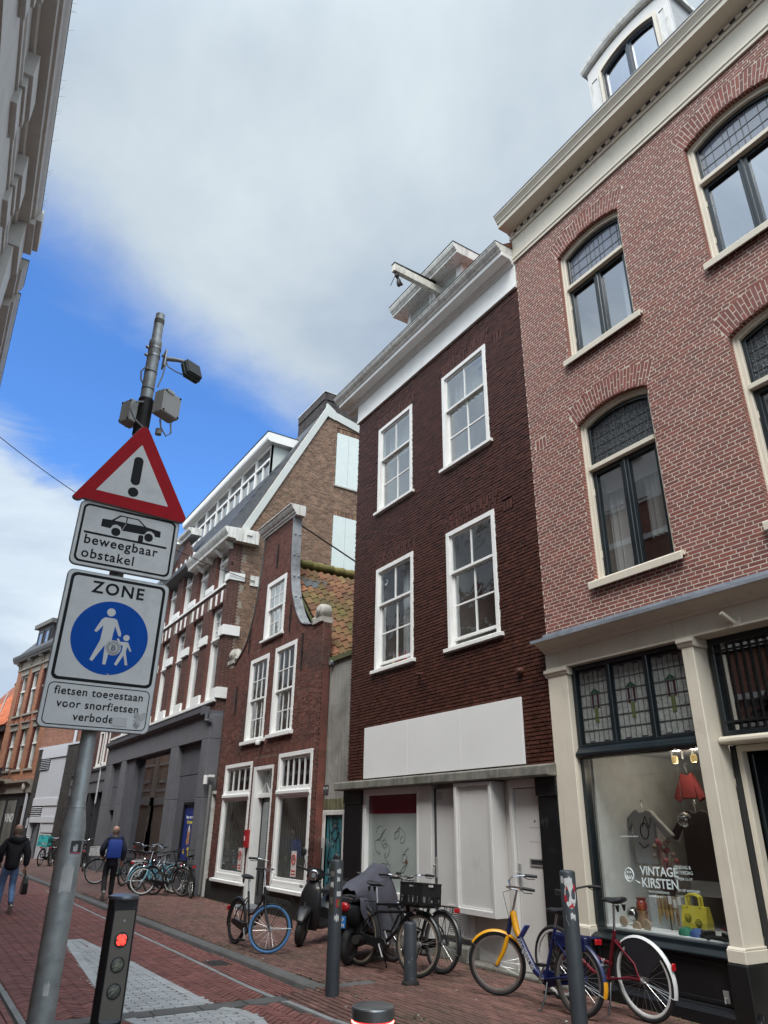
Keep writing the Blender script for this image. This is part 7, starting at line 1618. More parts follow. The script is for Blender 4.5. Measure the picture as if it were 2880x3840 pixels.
lay(os_, 'road_line', m_signk, [(0.512, 3.235), (1.005, 3.235), (1.005, 3.248), (0.512, 3.248)], 2)
car = [(0.60, 3.345), (0.655, 3.35), (0.70, 3.392), (0.812, 3.392), (0.862, 3.352), (0.955, 3.342), (0.957, 3.302), (0.925, 3.300), (0.915, 3.32), (0.895, 3.331), (0.872, 3.325), (0.858, 3.299), (0.722, 3.295), (0.713, 3.316), (0.69, 3.327), (0.667, 3.319), (0.655, 3.294), (0.60, 3.296)]
lay(os_, 'car_drawing', m_signk, car, 2)
lay(os_, 'car_windows', m_signw, [(0.671, 3.350), (0.706, 3.384), (0.738, 3.384), (0.738, 3.350)], 3); lay(os_, 'car_windows', m_signw, [(0.745, 3.350), (0.745, 3.384), (0.808, 3.384), (0.848, 3.352)], 3)
lay(os_, 'car_door_line', m_signw, [(0.722, 3.297), (0.725, 3.297), (0.742, 3.345), (0.739, 3.345)], 3)
for x, z in ((0.69, 3.279), (0.887, 3.286)): lay(os_, 'car_wheel', m_signk, circ(x, z, 0.027), 2)
lay(os_, 'bollard_drawing', m_signk, [(0.826, 3.245), (0.856, 3.245), (0.856, 3.284), (0.850, 3.292), (0.832, 3.292), (0.826, 3.284)], 2)
# warning triangle
def tri(cx, zb, side, rr, n=6):
    h = side*sqrt(3)/2; C = [(cx-side/2, zb), (cx+side/2, zb), (cx, zb+h)]; g = (cx, zb+h/3); P = []
    for (x, z), a0 in zip(C, (150+60, 270+0, 30)):
        d = Vector((g[0]-x, g[1]-z)).normalized()*(2*rr); o = (x+d.x, z+d.y)
        for i in range(n+1): a = rad(a0+120*i/n); P.append((o[0]+rr*cos(a), o[1]+rr*sin(a)))
    return P
TZ0, TSIDE, TCX = 3.424, 0.745, 0.748
ts = thing('warning_sign', 'red-bordered white warning triangle with black exclamation mark on top of the pole', 'traffic sign', (SX, 4.18, 0))
Tl = lambda zb, side, rr: [(p[0]-SX, p[1]) for p in tri(TCX, zb, side, rr)]
MB().prism(Tl(TZ0, TSIDE, 0.035), 0, 0.028).obj('plate', m_rim, ts, bev=0.004)
MB().prism(Tl(TZ0+0.004, TSIDE-0.012, 0.032), -0.001, 0).obj('red_face', m_signr, ts)
MB().prism(Tl(TZ0+0.088, TSIDE-0.30, 0.004), -0.0016, -0.0009).obj('white_face', m_signw, ts)
ex = MB(); ex.prism([(p[0]-SX, p[1]) for p in rrect(TCX-0.032, TCX+0.026, 3.605, 3.805, 0.028)], -0.0024, -0.0015); ex.prism([(p[0]-SX, p[1]) for p in circ(TCX-0.004, 3.555, 0.032)], -0.0024, -0.0015); ex.obj('exclamation_mark', m_signk, ts)
for z in (3.55, 3.72): MB().box(-0.05, 0.04, 0.028, 0.11, z, z+0.03).obj('sign_clamp', m_steel, ts)
# ================================================================== bollards
m_boll = PM('slate_bollard_paint', (0.042, 0.050, 0.058), 0.5, var=0.15, scale=5, obj=True, dirt=((0.16, 0.16, 0.155), 0.5, 9, 0.63), bump=0.0008, bscale=40)
def bollard(label, x, y, r, h, plinth=0.0):
    b = thing('bollard', label, 'bollard', (x, y, zroad(x, y)), 0, 'dark grey steel bollards')
    MB().lathe([(r, -0.02), (r, h-0.02), (r-0.006, h-0.005), (r-0.02, h), (0.001, h+0.002)], n=28).obj('post', m_boll, b, ang=50)
    if plinth: MB().lathe([(r+0.03, 0), (r+0.025, 0.02), (r, 0.035)], n=20).obj('mortar_collar', m_iron, b)
    return b
def bpatch(b, r, a0, a1, z0, z1, mat, nm, rag=0.0):
    m = MB(); n = 8; random.seed(int(z0*997+a0*10)); R = r+0.0015
    P = [(R*sin(rad(a0+(a1-a0)*i/n)), -R*cos(rad(a0+(a1-a0)*i/n)), z) for i in range(n+1) for z in (z0+random.random()*rag, z1-random.random()*rag)]
    m.add(P, [(2*i, 2*i+2, 2*i+3, 2*i+1) for i in range(n)], True); return m.obj(nm, mat, b)
b2_ = bollard('tall dark bollard with white stickers and rows of black plates beside the scooter', 4.41, 8.0, 0.076, 1.33)
ang_ = lambda x, y: math.degrees(atan2(-x, y)) if 0 else math.degrees(atan2(x, y))
a_ = -29
for z0, z1 in ((1.14, 1.28), (0.98, 1.12), (0.86, 0.975), (0.78, 0.855)): bpatch(b2_, 0.077, a_-62, a_-14, z0, z1, PM('dark_plate', (0.05, 0.048, 0.044), 0.5, var=0.2), 'black_plate')
bpatch(b2_, 0.0785, a_-58, a_-18, 1.16, 1.21, PM('grey_label', (0.16, 0.155, 0.14), 0.6), 'grey_label'); bpatch(b2_, 0.0785, a_-52, a_-22, 1.04, 1.11, m_paper, 'round_sticker', 0.02); bpatch(b2_, 0.0785, a_-52, a_-24, 0.88, 0.95, PM('tan_label', (0.12, 0.115, 0.095), 0.6), 'tan_label')
bpatch(b2_, 0.077, a_+4, a_+42, 1.17, 1.25, m_paper, 'torn_sticker', 0.03); bpatch(b2_, 0.077, a_+8, a_+34, 1.10, 1.16, m_paper, 'torn_sticker', 0.02); bpatch(b2_, 0.077, a_+8, a_+48, 0.955, 1.01, m_paper, 'square_sticker', 0.004)
sh_ = bpatch(b2_, 0.077, a_+4, a_+40, 0.845, 0.935, PM('club_red', (0.35, 0.02, 0.03), 0.5), 'shield_sticker', 0.012); bpatch(b2_, 0.0785, a_+22, a_+36, 0.86, 0.92, PM('club_green', (0.02, 0.22, 0.05), 0.5), 'shield_green', 0.01)
bpatch(b2_, 0.077, a_-6, a_+34, 0.70, 0.79, m_paper, 'torn_sticker', 0.04)
b3_ = bollard('tall dark bollard with torn red and white sticker in front of the red bicycle', 5.52, 5.43, 0.0735, 1.32)
a_ = -45
bpatch(b3_, 0.0745, a_-60, a_-36, 1.20, 1.28, m_paper, 'torn_sticker', 0.02); bpatch(b3_, 0.0745, a_-30, a_+30, 1.19, 1.27, m_paper, 'torn_sticker', 0.02)
rs_ = MB(); R = 0.0755
for i in range(16):
    t0, t1 = 2*pi*i/16, 2*pi*(i+1)/16; P = [(R*sin(rad(a_+10)+k*cos(t)*0.75), -R*cos(rad(a_+10)+k*cos(t)*0.75), 1.115+k*0.115*sin(t)) for k, t in ((0.0, t0), (1, t0), (1, t1))]; rs_.add(P, [(0, 1, 2)])
rso = rs_.obj('round_sticker', m_paper, b3_)
for i, (a0, a1, z0, z1) in enumerate(((-35, -16, 1.05, 1.12), (-5, 30, 1.005, 1.035), (34, 50, 1.14, 1.21), (-20, -8, 1.15, 1.19), (10, 24, 1.02, 1.05))): bpatch(b3_, 0.0765, a_+a0, a_+a1, z0, z1, PM('sticker_red', (0.42, 0.02, 0.03), 0.6, var=0.2), 'sticker_red', 0.012)
bpatch(b3_, 0.0775, a_+14, a_+42, 1.045, 1.085, PM('fresh_paper', (0.6, 0.6, 0.585), 0.7), 'white_scrap', 0.01); bpatch(b3_, 0.0745, a_+0, a_+34, 0.90, 0.98, m_paper, 'torn_sticker', 0.03)
MB().tube([(-0.073, -0.02, 0.95), (-0.077, -0.015, 0.92), (-0.072, -0.03, 0.89), (-0.07, -0.035, 0.86)], 0.003, 5).obj('cable_tie', m_steel, b3_)
b4_ = bollard('short dark bollard with worn paint in front of the black crate bicycle', 5.50, 8.08, 0.077, 0.635, 1)
random.seed(12)
for k in range(9): bpatch(b4_, 0.077, -60+random.random()*60, -50+random.random()*70, 0.05+k*0.04, 0.09+k*0.04, PM('bare_primer', (0.20, 0.20, 0.195), 0.7, var=0.3), 'worn_spot', 0.03) if k in (0, 1, 4, 5) else None
# traffic light bollard
TL_ = thing('signal_bollard', 'dark flat-fronted bollard with one red lamp lit above two unlit round lamps', 'traffic light', (1.425, 5.62, RZ), rad(4))
m_tl = PM('anthracite_cast', (0.022, 0.024, 0.028), 0.42, var=0.15, obj=True, dirt=((0.10, 0.10, 0.10), 0.4, 12, 0.62))
def tlring(z, k=1.0, cut=True):
    P = []
    for i in range(25):
        a = rad(-38+256*i/24); P.append(Vector((0.098*cos(a)*k, 0.098*sin(a)*k, z)))
    return P
bod = MB(); bod.loft([tlring(0.0), tlring(1.24)], smooth=True); bodo = bod.obj('housing', m_tl, TL_, ang=35, bev=0.003)
MB().lathe([(0.1, 1.241), (0.103, 1.25), (0.098, 1.264), (0.06, 1.275), (0.001, 1.279)], n=36).obj('cap', PM('cap_steel', (0.22, 0.24, 0.27), 0.35, metal=0.7, var=0.1, obj=True), TL_)
m_brz = PM('bronze_plate', (0.20, 0.185, 0.16), 0.42, metal=0.4, var=0.10, scale=5, obj=True, dirt=((0.2, 0.19, 0.16), 0.35, 5, 0.6))
MB().ring(rect(-0.078, 0.078, 0.535, 1.195), rect(-0.070, 0.070, 0.56, 1.18), -0.072, -0.060).obj('front_frame', m_tl, TL_, bev=0.003)
fp = MB().box(-0.0695, 0.0695, -0.066, -0.058, 0.56, 1.18).obj('front_plate', m_brz, TL_)
MB().loft([[Vector((-0.07, -0.0665, 0.56)), Vector((0.07, -0.0665, 0.56)), Vector((0.06, -0.0665, 0.548)), Vector((-0.06, -0.0665, 0.548))], [Vector((-0.07, -0.075, 0.558)), Vector((0.07, -0.075, 0.558)), Vector((0.05, -0.075, 0.54)), Vector((-0.05, -0.075, 0.54))]]).obj('lower_lip', MATS['cap_steel'], TL_)
RX90 = Matrix.Rotation(pi/2, 3, 'X')
MB().lathe([(0.009, 0), (0.009, 0.003), (0.005, 0.004), (0.001, 0.001)], (0.004, -0.066, 1.115), 14, RX90).obj('lock', m_steel, fp)
m_ledoff = PM('lamp_lens_grey', (0.14, 0.145, 0.115), 0.25, var=0.35, scale=30, obj=True, bump=0.002, bscale=70, dirt=((0.42, 0.40, 0.28), 0.5, 22, 0.55)); m_ledon = PM('red_led', (0.9, 0.05, 0.04), 0.3, emit=(1.0, 0.03, 0.02), estr=1.6)
for k, z in enumerate((1.005, 0.862, 0.715)):
    lmp = MB().lathe([(0.046, 0), (0.046, 0.005), (0.041, 0.006), (0.041, 0.003)], (0, -0.066, z), 28, RX90).obj('lamp', m_tl, TL_)
    MB().lathe([(0.041, 0.002), (0.03, 0.006), (0.001, 0.008)], (0, -0.066, z), 24, RX90).obj('lens', m_ledoff, lmp)
    random.seed(30+k); s_ = MB()
    for j in range(9):
        a = random.uniform(0.3, 1.1); x0, z0 = random.uniform(-.02, .02), random.uniform(-.02, .02); s_.bar((x0-0.02*cos(a), -0.0735, z+z0-0.02*sin(a)), (x0+0.02*cos(a), -0.0735, z+z0+0.02*sin(a)), 0.0012, 0.001, (0, 1, 0))
    s_.obj('lens_scratches', PM('lens_scratch', (0.5, 0.5, 0.4), 0.5), lmp)
    if k == 0:
        lg = MB()
        for i in range(7):
            for j in range(7):
                x, zz_ = (i-3)*0.0088, (j-3)*0.0088
                if abs(x)+abs(zz_) < 0.05 and (abs(abs(x)-abs(zz_)) < 0.018) and not (abs(x) > 0.02 and abs(zz_) < 0.006) and not (abs(zz_) > 0.02 and abs(x) < 0.006): lg.ball((x, -0.0745, z+zz_), 0.0046, 8, 6, (1, .6, 1))
        lg.obj('lit_leds', m_ledon, lmp, kind='stuff')
# rising bollard with its ring of red lights
RB = thing('rising_bollard', 'stainless bollard head with glowing red light ring at the bottom edge', 'bollard', (2.84, 4.60, RZ))
m_inox = PM('brushed_inox', (0.30, 0.31, 0.31), 0.33, metal=0.85, var=0.14, scale=4, obj=True)
MB().lathe([(0.137, -0.1), (0.137, 0.52)], n=40).obj('cylinder', m_inox, RB)
MB().lathe([(0.138, 0.605), (0.138, 0.664), (0.134, 0.672), (0.125, 0.676), (0.05, 0.678), (0.001, 0.678)], n=44).obj('lid', m_inox, RB, ang=25)
MB().lathe([(0.130, 0.575), (0.130, 0.61)], n=40).obj('light_ring', PM('red_lens', (0.30, 0.008, 0.014), 0.2, emit=(1.0, 0.02, 0.03), estr=0.8, obj=True), RB)
MB().lathe([(0.138, 0.545), (0.138, 0.576)], n=40).obj('steel_band', m_inox, RB); MB().lathe([(0.139, 0.44), (0.139, 0.546)], n=40).obj('red_band', PM('red_reflector', (0.22, 0.008, 0.014), 0.25, var=0.3, scale=40, obj=True), RB)
ld = MB()
for k in range(44): a = 2*pi*k/44; ld.ball((0.1315*cos(a), 0.1315*sin(a), 0.592), 0.0065, 6, 5)
ld.obj('led', PM('red_ring_led', (1, .1, .1), 0.3, emit=(1.0, 0.10, 0.08), estr=5.0), RB, kind='stuff')
# overhead wire across the street
wr = MB(); p0, p1 = Vector((7.80, CORN-0.06, 8.88)), Vector((-0.95, 20.0, 11.9))
P = []
for i in range(41):
    t = i/40; q = p0.lerp(p1, t); q.z -= 0.55*4*t*(1-t); P.append(q)
wr.tube(P, 0.012, 5); tag(wr.obj('overhead_wire', m_iron), 'thin black wire slung across the street from the brown gable wall', 'wire')
# pointed dark lantern shades just coming into view at the left
ln = thing('street_lantern', 'dark lantern with two pointed shades at the left edge in front of orange roof', 'lantern', (-0.28, 8.4, 4.2))
for z in (0.0, -0.23): MB().lathe([(0.001, z+0.16), (0.10, z+0.145), (0.34, z+0.06), (0.52-0.14*(z < 0), z-0.01), (0.30, z-0.02), (0.001, z-0.02)], n=24).obj('shade', m_black, ln)
MB().tube([(0, 0, 0.2), (0, 0, -0.35)], 0.03, 8).tube([(0, 0, 0.2), (-0.4, 0.0, 0.45), (-0.98, 0, 0.5)], 0.02, 8).obj('bracket', m_black, ln)
# ================================================================== bicycles
m_tyre = PM('tyre_rubber', (0.014, 0.014, 0.014), 0.75, var=0.2, obj=True); m_rub = PM('black_rubber', (0.012, 0.012, 0.012), 0.55, obj=True)
m_spoke = PM('spoke_steel', (0.50, 0.50, 0.49), 0.3, metal=0.9, obj=True); m_rimal = PM('alu_rim', (0.40, 0.40, 0.39), 0.35, metal=0.85, var=0.1, obj=True)
m_fblack = PM('black_frame_paint', (0.010, 0.010, 0.011), 0.33, var=0.1, obj=True, dirt=((0.05, 0.045, 0.04), 0.4, 14, 0.6)); m_bred = PM('red_reflector_lens', (0.42, 0.01, 0.015), 0.15, obj=True)
m_sad = PM('saddle_black', (0.016, 0.016, 0.017), 0.5, var=0.2, obj=True)
def arcpts(c, R, a0, a1, n, x=True): return [Vector((c[0]+R*cos(rad(a0+(a1-a0)*i/n)), 0, c[1]+R*sin(rad(a0+(a1-a0)*i/n)))) for i in range(n+1)]
def bike(label, loc, head, steer=0, lean=0, R=0.345, frame='step', col=None, tyre=None, rim=None, fend='both', fcol=None, rearfend=None, bars='swan', rack=True, frack=False, forkcol=None, rearcol=None, light=True, guard=True, stand=True, bag=False, group='parked bicycles', wb=1.08, sadz=0.92, skirt=False, barcol=None):
    col = col or m_fblack; tyre = tyre or m_tyre; rim = rim or m_rimal; fcol = fcol or col; forkcol = forkcol or col; barcol = barcol or m_chrome
    t = thing('bicycle', label, 'bicycle', loc, 0, group); t.rotation_euler = (rad(lean), 0, rad(head))
    rh, fh = Vector((-0.48, 0, R)), Vector((wb-0.48, 0, R)); bb = Vector((-0.03, 0, R-0.06)); k = R/0.345
    ht, hb = Vector((fh.x-0.235, 0, 0.83)), Vector((fh.x-0.155, 0, 0.60)); st = Vector((-0.19, 0, 0.70)); axis = (ht-hb).normalized()
    SM = Matrix.Translation(hb) @ Matrix.Rotation(rad(steer), 4, axis) @ Matrix.Translation(-hb)
    I4 = Matrix.Identity(4)
    def wheel(h, M, spk):
        w = MB().lathe([(R-0.062, -0.011), (R-0.050, -0.015), (R-0.038, -0.013), (R-0.038, 0.013), (R-0.050, 0.015), (R-0.062, 0.011), (R-0.062, -0.011)], h, 40, Matrix.Rotation(pi/2, 3, 'X')).xf(M).obj('wheel', rim, t)
        tp = [h+Vector(((R-0.02)*cos(2*pi*i/40), 0, (R-0.02)*sin(2*pi*i/40))) for i in range(40)]
        MB().tube(tp, 0.021, 8, closed=True).xf(M).obj('tyre', tyre, w)
        s = MB()
        for i in range(28):
            a = 2*pi*i/28+0.05; b = a+(0.42 if i % 2 else -0.42)*(1 if (i//2) % 2 else -1); y = 0.028 if i % 2 else -0.028
            s.tube([h+Vector((0.025*cos(b), y, 0.025*sin(b))), h+Vector(((R-0.06)*cos(a), 0, (R-0.06)*sin(a)))], 0.0014, 3, caps=False)
        s.xf(M).obj('spokes', m_spoke, w, kind='stuff')
        MB().lathe([(0.010, -0.055), (0.012, -0.035), (0.033, -0.032), (0.033, -0.026), (0.020, -0.02), (0.020, 0.02), (0.033, 0.026), (0.033, 0.032), (0.012, 0.035), (0.010, 0.055)], h, 14, Matrix.Rotation(pi/2, 3, 'X')).xf(M).obj('hub', m_alu, w)
    wheel(rh, I4, 1); wheel(fh, SM, 1)
    f_ = MB()
    if frame == 'step':
        f_.tube([hb+Vector((-0.01, 0, 0.03)), Vector((fh.x-0.22, 0, 0.50)), Vector((0.16, 0, 0.33)), bb+Vector((0.05, 0, 0.02)), bb], 0.021, 10)
        f_.tube([ht-Vector((0.0, 0, 0.07)), Vector((fh.x-0.29, 0, 0.64)), Vector((0.06, 0, 0.46)), Vector((-0.11, 0, 0.43))], 0.016, 10)
    elif frame == 'ov':
        pts = [ht-Vector((0.0, 0, 0.03)), Vector((fh.x-0.29, 0, 0.66)), Vector((fh.x-0.42, 0, 0.48)), Vector((0.10, 0, 0.31)), Vector((0.0, 0, 0.26)), bb]
        f_.tube(pts, [0.034, 0.034, 0.034, 0.034, 0.034, 0.03], 12)
    else:
        f_.tube([hb+Vector((0, 0, 0.03)), bb], 0.022, 10); f_.tube([ht-Vector((0, 0, 0.06)), st+Vector((0.0, 0, 0.04))], 0.018, 10)
        if frame == 'transport': f_.tube([ht-Vector((-0.02, 0, 0.14)), st+Vector((0.02, 0, -0.05))], 0.018, 10)
    f_.tube([bb, st+Vector((-0.01, 0, 0.04))], 0.018, 10)
    for y in (-0.05, 0.05):
        f_.tube([bb+Vector((0, y*0.5, 0)), rh+Vector((0.12, y, 0)), rh+Vector((0, y*1.15, 0))], 0.011, 8); f_.tube([st+Vector((0, y*0.3, -0.05)), rh+Vector((0.05, y, 0.13)), rh+Vector((0, y*1.15, 0))], 0.010, 8)
    f_.tube([hb-axis*0.02, ht+axis*0.0], 0.024, 10); fo = f_.obj('frame', col, t)
    if frame == 'ov':
        text('ov-fiets.nl', 0.085, basis((-0.665, 0, -0.747), (0.747, 0, -0.665), (0, 1, 0), (0.30, 0.037, 0.592)), PM('ov_letter', (0.55, 0.55, 0.57), 0.5), fo, 'lettering', 0.001, 'LEFT', 0.0004)
        MB().tube([ht-Vector((0, 0, 0.0)), Vector((fh.x-0.29, 0, 0.66)), Vector((fh.x-0.335, 0, 0.60))], [0.036, 0.0365, 0.036], 12).obj('yellow_neck', forkcol, fo)
    fk = MB(); fk.tube([hb-axis*0.03, hb+axis*0.0], 0.026, 10)
    for y in (-0.048, 0.048): fk.tube([hb-axis*0.02+Vector((0, y*0.6, 0)), hb-axis*0.12+Vector((0.005, y, 0)), hb.lerp(fh, 0.62)+Vector((-0.02, y, 0)), fh+Vector((0, y*1.1, 0))], [0.016, 0.017, 0.014, 0.010] if frame != 'ov' else [0.022, 0.024, 0.022, 0.016], 8)
    fk.xf(SM).obj('fork', forkcol, t)
    def fender(c, a0, a1, M, mat, w=0.028):
        rr = []
        for p in arcpts((c.x, c.z), R+0.018, a0, a1, 16):
            o = (p-c).normalized(); rr.append([p+Vector((0, -w, 0))-o*0.014, p+Vector((0, -w*0.6, 0)), p+o*0.006, p+Vector((0, w*0.6, 0)), p+Vector((0, w, 0))-o*0.014, p+Vector((0, w*0.55, 0))-o*0.004, p+o*0.001, p+Vector((0, -w*0.55, 0))-o*0.004])
        g = MB().loft(rr).xf(M).obj('mudguard', mat, t)
        s = MB(); a = rad(a1 if c is rh else a0)
        for y in (-0.03, 0.03):
            q = c+Vector((cos(a)*(R+0.012), 0, sin(a)*(R+0.012))); s.tube([c+Vector((0, y*1.6, 0)), q+Vector((0, y*0.9, 0))], 0.0025, 5)
        s.xf(M).obj('mudguard_stay', m_spoke, g); return g
    if fend in ('both', 'rear'): fender(rh, 55, 198, I4, rearfend or fcol)
    if fend == 'both': fender(fh, 10 if frame != 'ov' else 40, 150, SM, forkcol if frame == 'ov' else fcol)
    # seat post, saddle
    sp = st+Vector((-0.04, 0, sadz-0.70))
    MB().tube([st, sp], 0.0135, 10).obj('seat_post', m_chrome, t)
    sd = MB(); rr = []
    for x, w, h, z in ((-0.13, 0.055, 0.018, 0.03), (-0.115, 0.09, 0.032, 0.025), (-0.05, 0.095, 0.035, 0.012), (0.02, 0.055, 0.03, 0.012), (0.09, 0.028, 0.026, 0.014), (0.135, 0.020, 0.018, 0.006), (0.15, 0.008, 0.008, 0.0)):
        rr.append([sp+Vector((x, w*cos(2*pi*i/12), z+0.02+h*sin(2*pi*i/12)*(1 if sin(2*pi*i/12) > 0 else 0.8))) for i in range(12)])
    so = sd.loft(rr).obj('saddle', m_sad, t)
    for y in (-0.05, 0.05): MB().lathe([(0.022, 0), (0.012, -0.05), (0.006, -0.06)], sp+Vector((-0.09, y, 0.0)), 8).obj('saddle_spring', m_iron, so)
    MB().tube([sp+Vector((-0.09, -0.03, 0.01)), sp+Vector((0.08, 0, 0.015)), sp+Vector((-0.09, 0.03, 0.01))], 0.004, 5).obj('saddle_rail', m_iron, so)
    # handlebar
    hz = ht+axis*0.24; hbm = MB()
    hbm.tube([ht, hz], 0.0125, 10)
    if bars == 'swan':
        for s_ in (-1, 1): hbm.tube([hz, hz+Vector((0.07, s_*0.03, 0.02)), hz+Vector((0.10, s_*0.12, 0.06)), hz+Vector((0.06, s_*0.22, 0.085)), hz+Vector((-0.06, s_*0.27, 0.08)), hz+Vector((-0.20, s_*0.29, 0.06))], 0.011, 8)
        g0, g1 = Vector((-0.08, 0.273, 0.078)), Vector((-0.22, 0.293, 0.058))
    elif bars == 'city':
        for s_ in (-1, 1): hbm.tube([hz, hz+Vector((0.05, s_*0.05, 0.0)), hz+Vector((0.05, s_*0.17, 0.02)), hz+Vector((-0.01, s_*0.25, 0.035)), hz+Vector((-0.14, s_*0.30, 0.03))], 0.011, 8)
        g0, g1 = Vector((-0.03, 0.258, 0.034)), Vector((-0.16, 0.306, 0.028))
    else:
        for s_ in (-1, 1): hbm.tube([hz, hz+Vector((0.02, s_*0.1, 0.02)), hz+Vector((-0.06, s_*0.31, 0.02))], 0.012, 8)
        g0, g1 = Vector((-0.03, 0.2, 0.02)), Vector((-0.07, 0.33, 0.02))
    ho = hbm.xf(SM).obj('handlebar', barcol, t)
    for s_ in (-1, 1):
        a, b = Vector((g0.x, g0.y*s_, g0.z)), Vector((g1.x, g1.y*s_, g1.z)); MB().tube([hz+a, hz+a.lerp(b, .5), hz+b], [0.016, 0.0175, 0.016], 10).xf(SM).obj('grip', m_rub, ho)
        MB().tube([hz+a+Vector((0.02, 0, -0.01)), hz+a.lerp(b, .4)+Vector((0.03, s_*0.01, -0.035)), hz+b+Vector((0.03, 0, -0.03))], 0.005, 5).xf(SM).obj('brake_lever', m_rub, ho)
    cb = MB().tube([hz+Vector((0.05, 0.12, 0.03)), hz+Vector((0.16, 0.03, -0.02)), ht+Vector((0.05, 0.0, -0.05)), hb+Vector((0.03, 0, 0))], 0.003, 5).xf(SM).obj('cable', m_rub, ho)
    if light: MB().lathe([(0.004, -0.04), (0.030, -0.02), (0.034, 0.02), (0.030, 0.03), (0.001, 0.034)], hb+Vector((0.085, 0, 0.10)), 12, Matrix.Rotation(pi/2, 3, 'Y')).xf(SM).obj('head_light', m_chrome, t)
    if rack:
        rk = MB(); z = 2*R+0.06
        for y in (-0.055, 0.055): rk.tube([Vector((-0.25, y, z)), Vector((-0.72, y, z)), Vector((-0.735, y*0.5, z))], 0.006, 6); rk.tube([Vector((-0.62, y, z)), rh+Vector((-0.01, y*1.1, 0))], 0.005, 6); rk.tube([Vector((-0.45, y, z)), rh+Vector((0.0, y*1.1, 0.02))], 0.005, 6)
        for x in (-0.30, -0.42, -0.54, -0.66, -0.73): rk.tube([Vector((x, -0.055, z)), Vector((x, 0.055, z))], 0.005, 6)
        rk.obj('rack', rearcol or m_fblack, t)
        MB().box(-0.765, -0.742, -0.045, 0.045, z-0.055, z-0.005).obj('tail_light', m_bred, t, bev=0.006)
    else: MB().box(-0.86, -0.84, -0.025, 0.025, R+0.12, R+0.18).obj('tail_light', m_bred, t, bev=0.005)
    if frack:
        fr = MB(); z = 2*R+0.06; x0, x1 = fh.x-0.19, fh.x+0.22
        for y in (-0.14, -0.05, 0.05, 0.14): fr.tube([Vector((x0, y, z+0.10)), Vector((x0+0.01, y, z)), Vector((x1, y, z)), Vector((x1+0.01, y, z+0.05))], 0.006, 6)
        for x in (x0, (x0+x1)/2, x1): fr.tube([Vector((x, -0.14, z)), Vector((x, 0.14, z))], 0.006, 6)
        fr.tube([Vector((x1+0.01, -0.14, z+0.05)), Vector((x1+0.01, 0.14, z+0.05))], 0.006, 6).tube([Vector((x0, -0.14, z+0.1)), Vector((x0, 0.14, z+0.1))], 0.006, 6)
        for y in (-0.06, 0.06): fr.tube([Vector((x1-0.08, y, z)), fh+Vector((0.0, y, 0))], 0.005, 6)
        fr.xf(SM if frack == 'fork' else I4).obj('front_carrier', m_fblack, t)
    cg = MB()
    if guard: cg.loft([[Vector((x, y-0.065, z)) for y in (-0.012, 0.012) for z in ((zc-h, zc+h) if y < 0 else (zc+h, zc-h))] for x, zc, h in ((rh.x-0.05, R, 0.03), (rh.x+0.05, R-0.005, 0.045), (-0.14, R-0.05, 0.055), (0.0, R-0.06, 0.085), (0.06, R-0.06, 0.06), (0.085, R-0.06, 0.02))], smooth=False).obj('chain_case', m_fblack if frame != 'ov' else col, t, bev=0.006)
    ck = MB(); ck.tube([bb+Vector((0, -0.085, 0)), bb+Vector((0, 0.085, 0))], 0.012, 8)
    ck.tube([bb+Vector((0, -0.09, 0)), bb+Vector((0.09, -0.095, -0.14))], 0.011, 6).tube([bb+Vector((0, 0.09, 0)), bb+Vector((-0.09, 0.095, 0.14))], 0.011, 6); co = ck.obj('crank', m_alu, t)
    for s_ in (-1, 1):
        c = bb+Vector((-0.09*s_, 0.15*s_, 0.14*s_)); MB().ring([(c.x-0.045, c.z-0.012), (c.x+0.045, c.z-0.012), (c.x+0.045, c.z+0.012), (c.x-0.045, c.z+0.012)], [(c.x-0.032, c.z-0.005), (c.x+0.032, c.z-0.005), (c.x+0.032, c.z+0.005), (c.x-0.032, c.z+0.005)], c.y-0.045, c.y+0.045).obj('pedal', m_rub, co)
    if stand: MB().tube([bb+Vector((-0.06, 0.04, -0.02)), bb+Vector((-0.10, 0.12, -0.15)), Vector((-0.12, 0.17, 0.012)), Vector((-0.10, 0.20, 0.008))], [0.010, 0.010, 0.008, 0.010], 6).obj('kickstand', m_fblack, t)
    if skirt: MB().loft([[Vector((p.x, y*0.04, p.z)) for p in [rh+Vector((R*0.98*cos(rad(a)), 0, R*0.98*sin(rad(a)))) for a in range(62, 150, 8)]+[rh+Vector((-0.08, 0, 0.03)), rh+Vector((0.08, 0, 0.05))]] for y in (0.9, 0.98)], smooth=False).obj('coat_guard', PM('coat_guard_vinyl', (0.02, 0.02, 0.024), 0.5, obj=True), t)
    return t
m_blue_tyre = PM('blue_tyre', (0.055, 0.17, 0.36), 0.6, var=0.12, obj=True); m_dkrim = PM('dark_rim', (0.03, 0.03, 0.03), 0.4, metal=0.5, obj=True)
m_ovy = PM('ov_yellow', (0.72, 0.33, 0.008), 0.35, var=0.05, obj=True); m_ovb = PM('ov_blue', (0.008, 0.014, 0.075), 0.35, var=0.1, obj=True)
m_brd = PM('burgundy_frame', (0.125, 0.006, 0.014), 0.33, var=0.12, obj=True); m_wf = PM('white_mudguard', (0.62, 0.62, 0.61), 0.4, var=0.05, obj=True, dirt=((0.3, 0.28, 0.25), 0.5, 10, 0.6))
m_tan = PM('worn_rim', (0.32, 0.27, 0.21), 0.5, metal=0.4, var=0.25, obj=True)
def place(front, rear):
    d = Vector((front[0]-rear[0], front[1]-rear[1])); return (rear[0]+d.x/d.length*0.48, rear[1]+d.y/d.length*0.48), math.degrees(atan2(d.y, d.x))
def pbike(label, front, rear, z=0.0, **k):
    p, h = place(front, rear); return bike(label, (p[0], p[1], z), h, wb=(Vector(front)-Vector(rear)).length if 'wb' not in k else k.pop('wb'), **k)
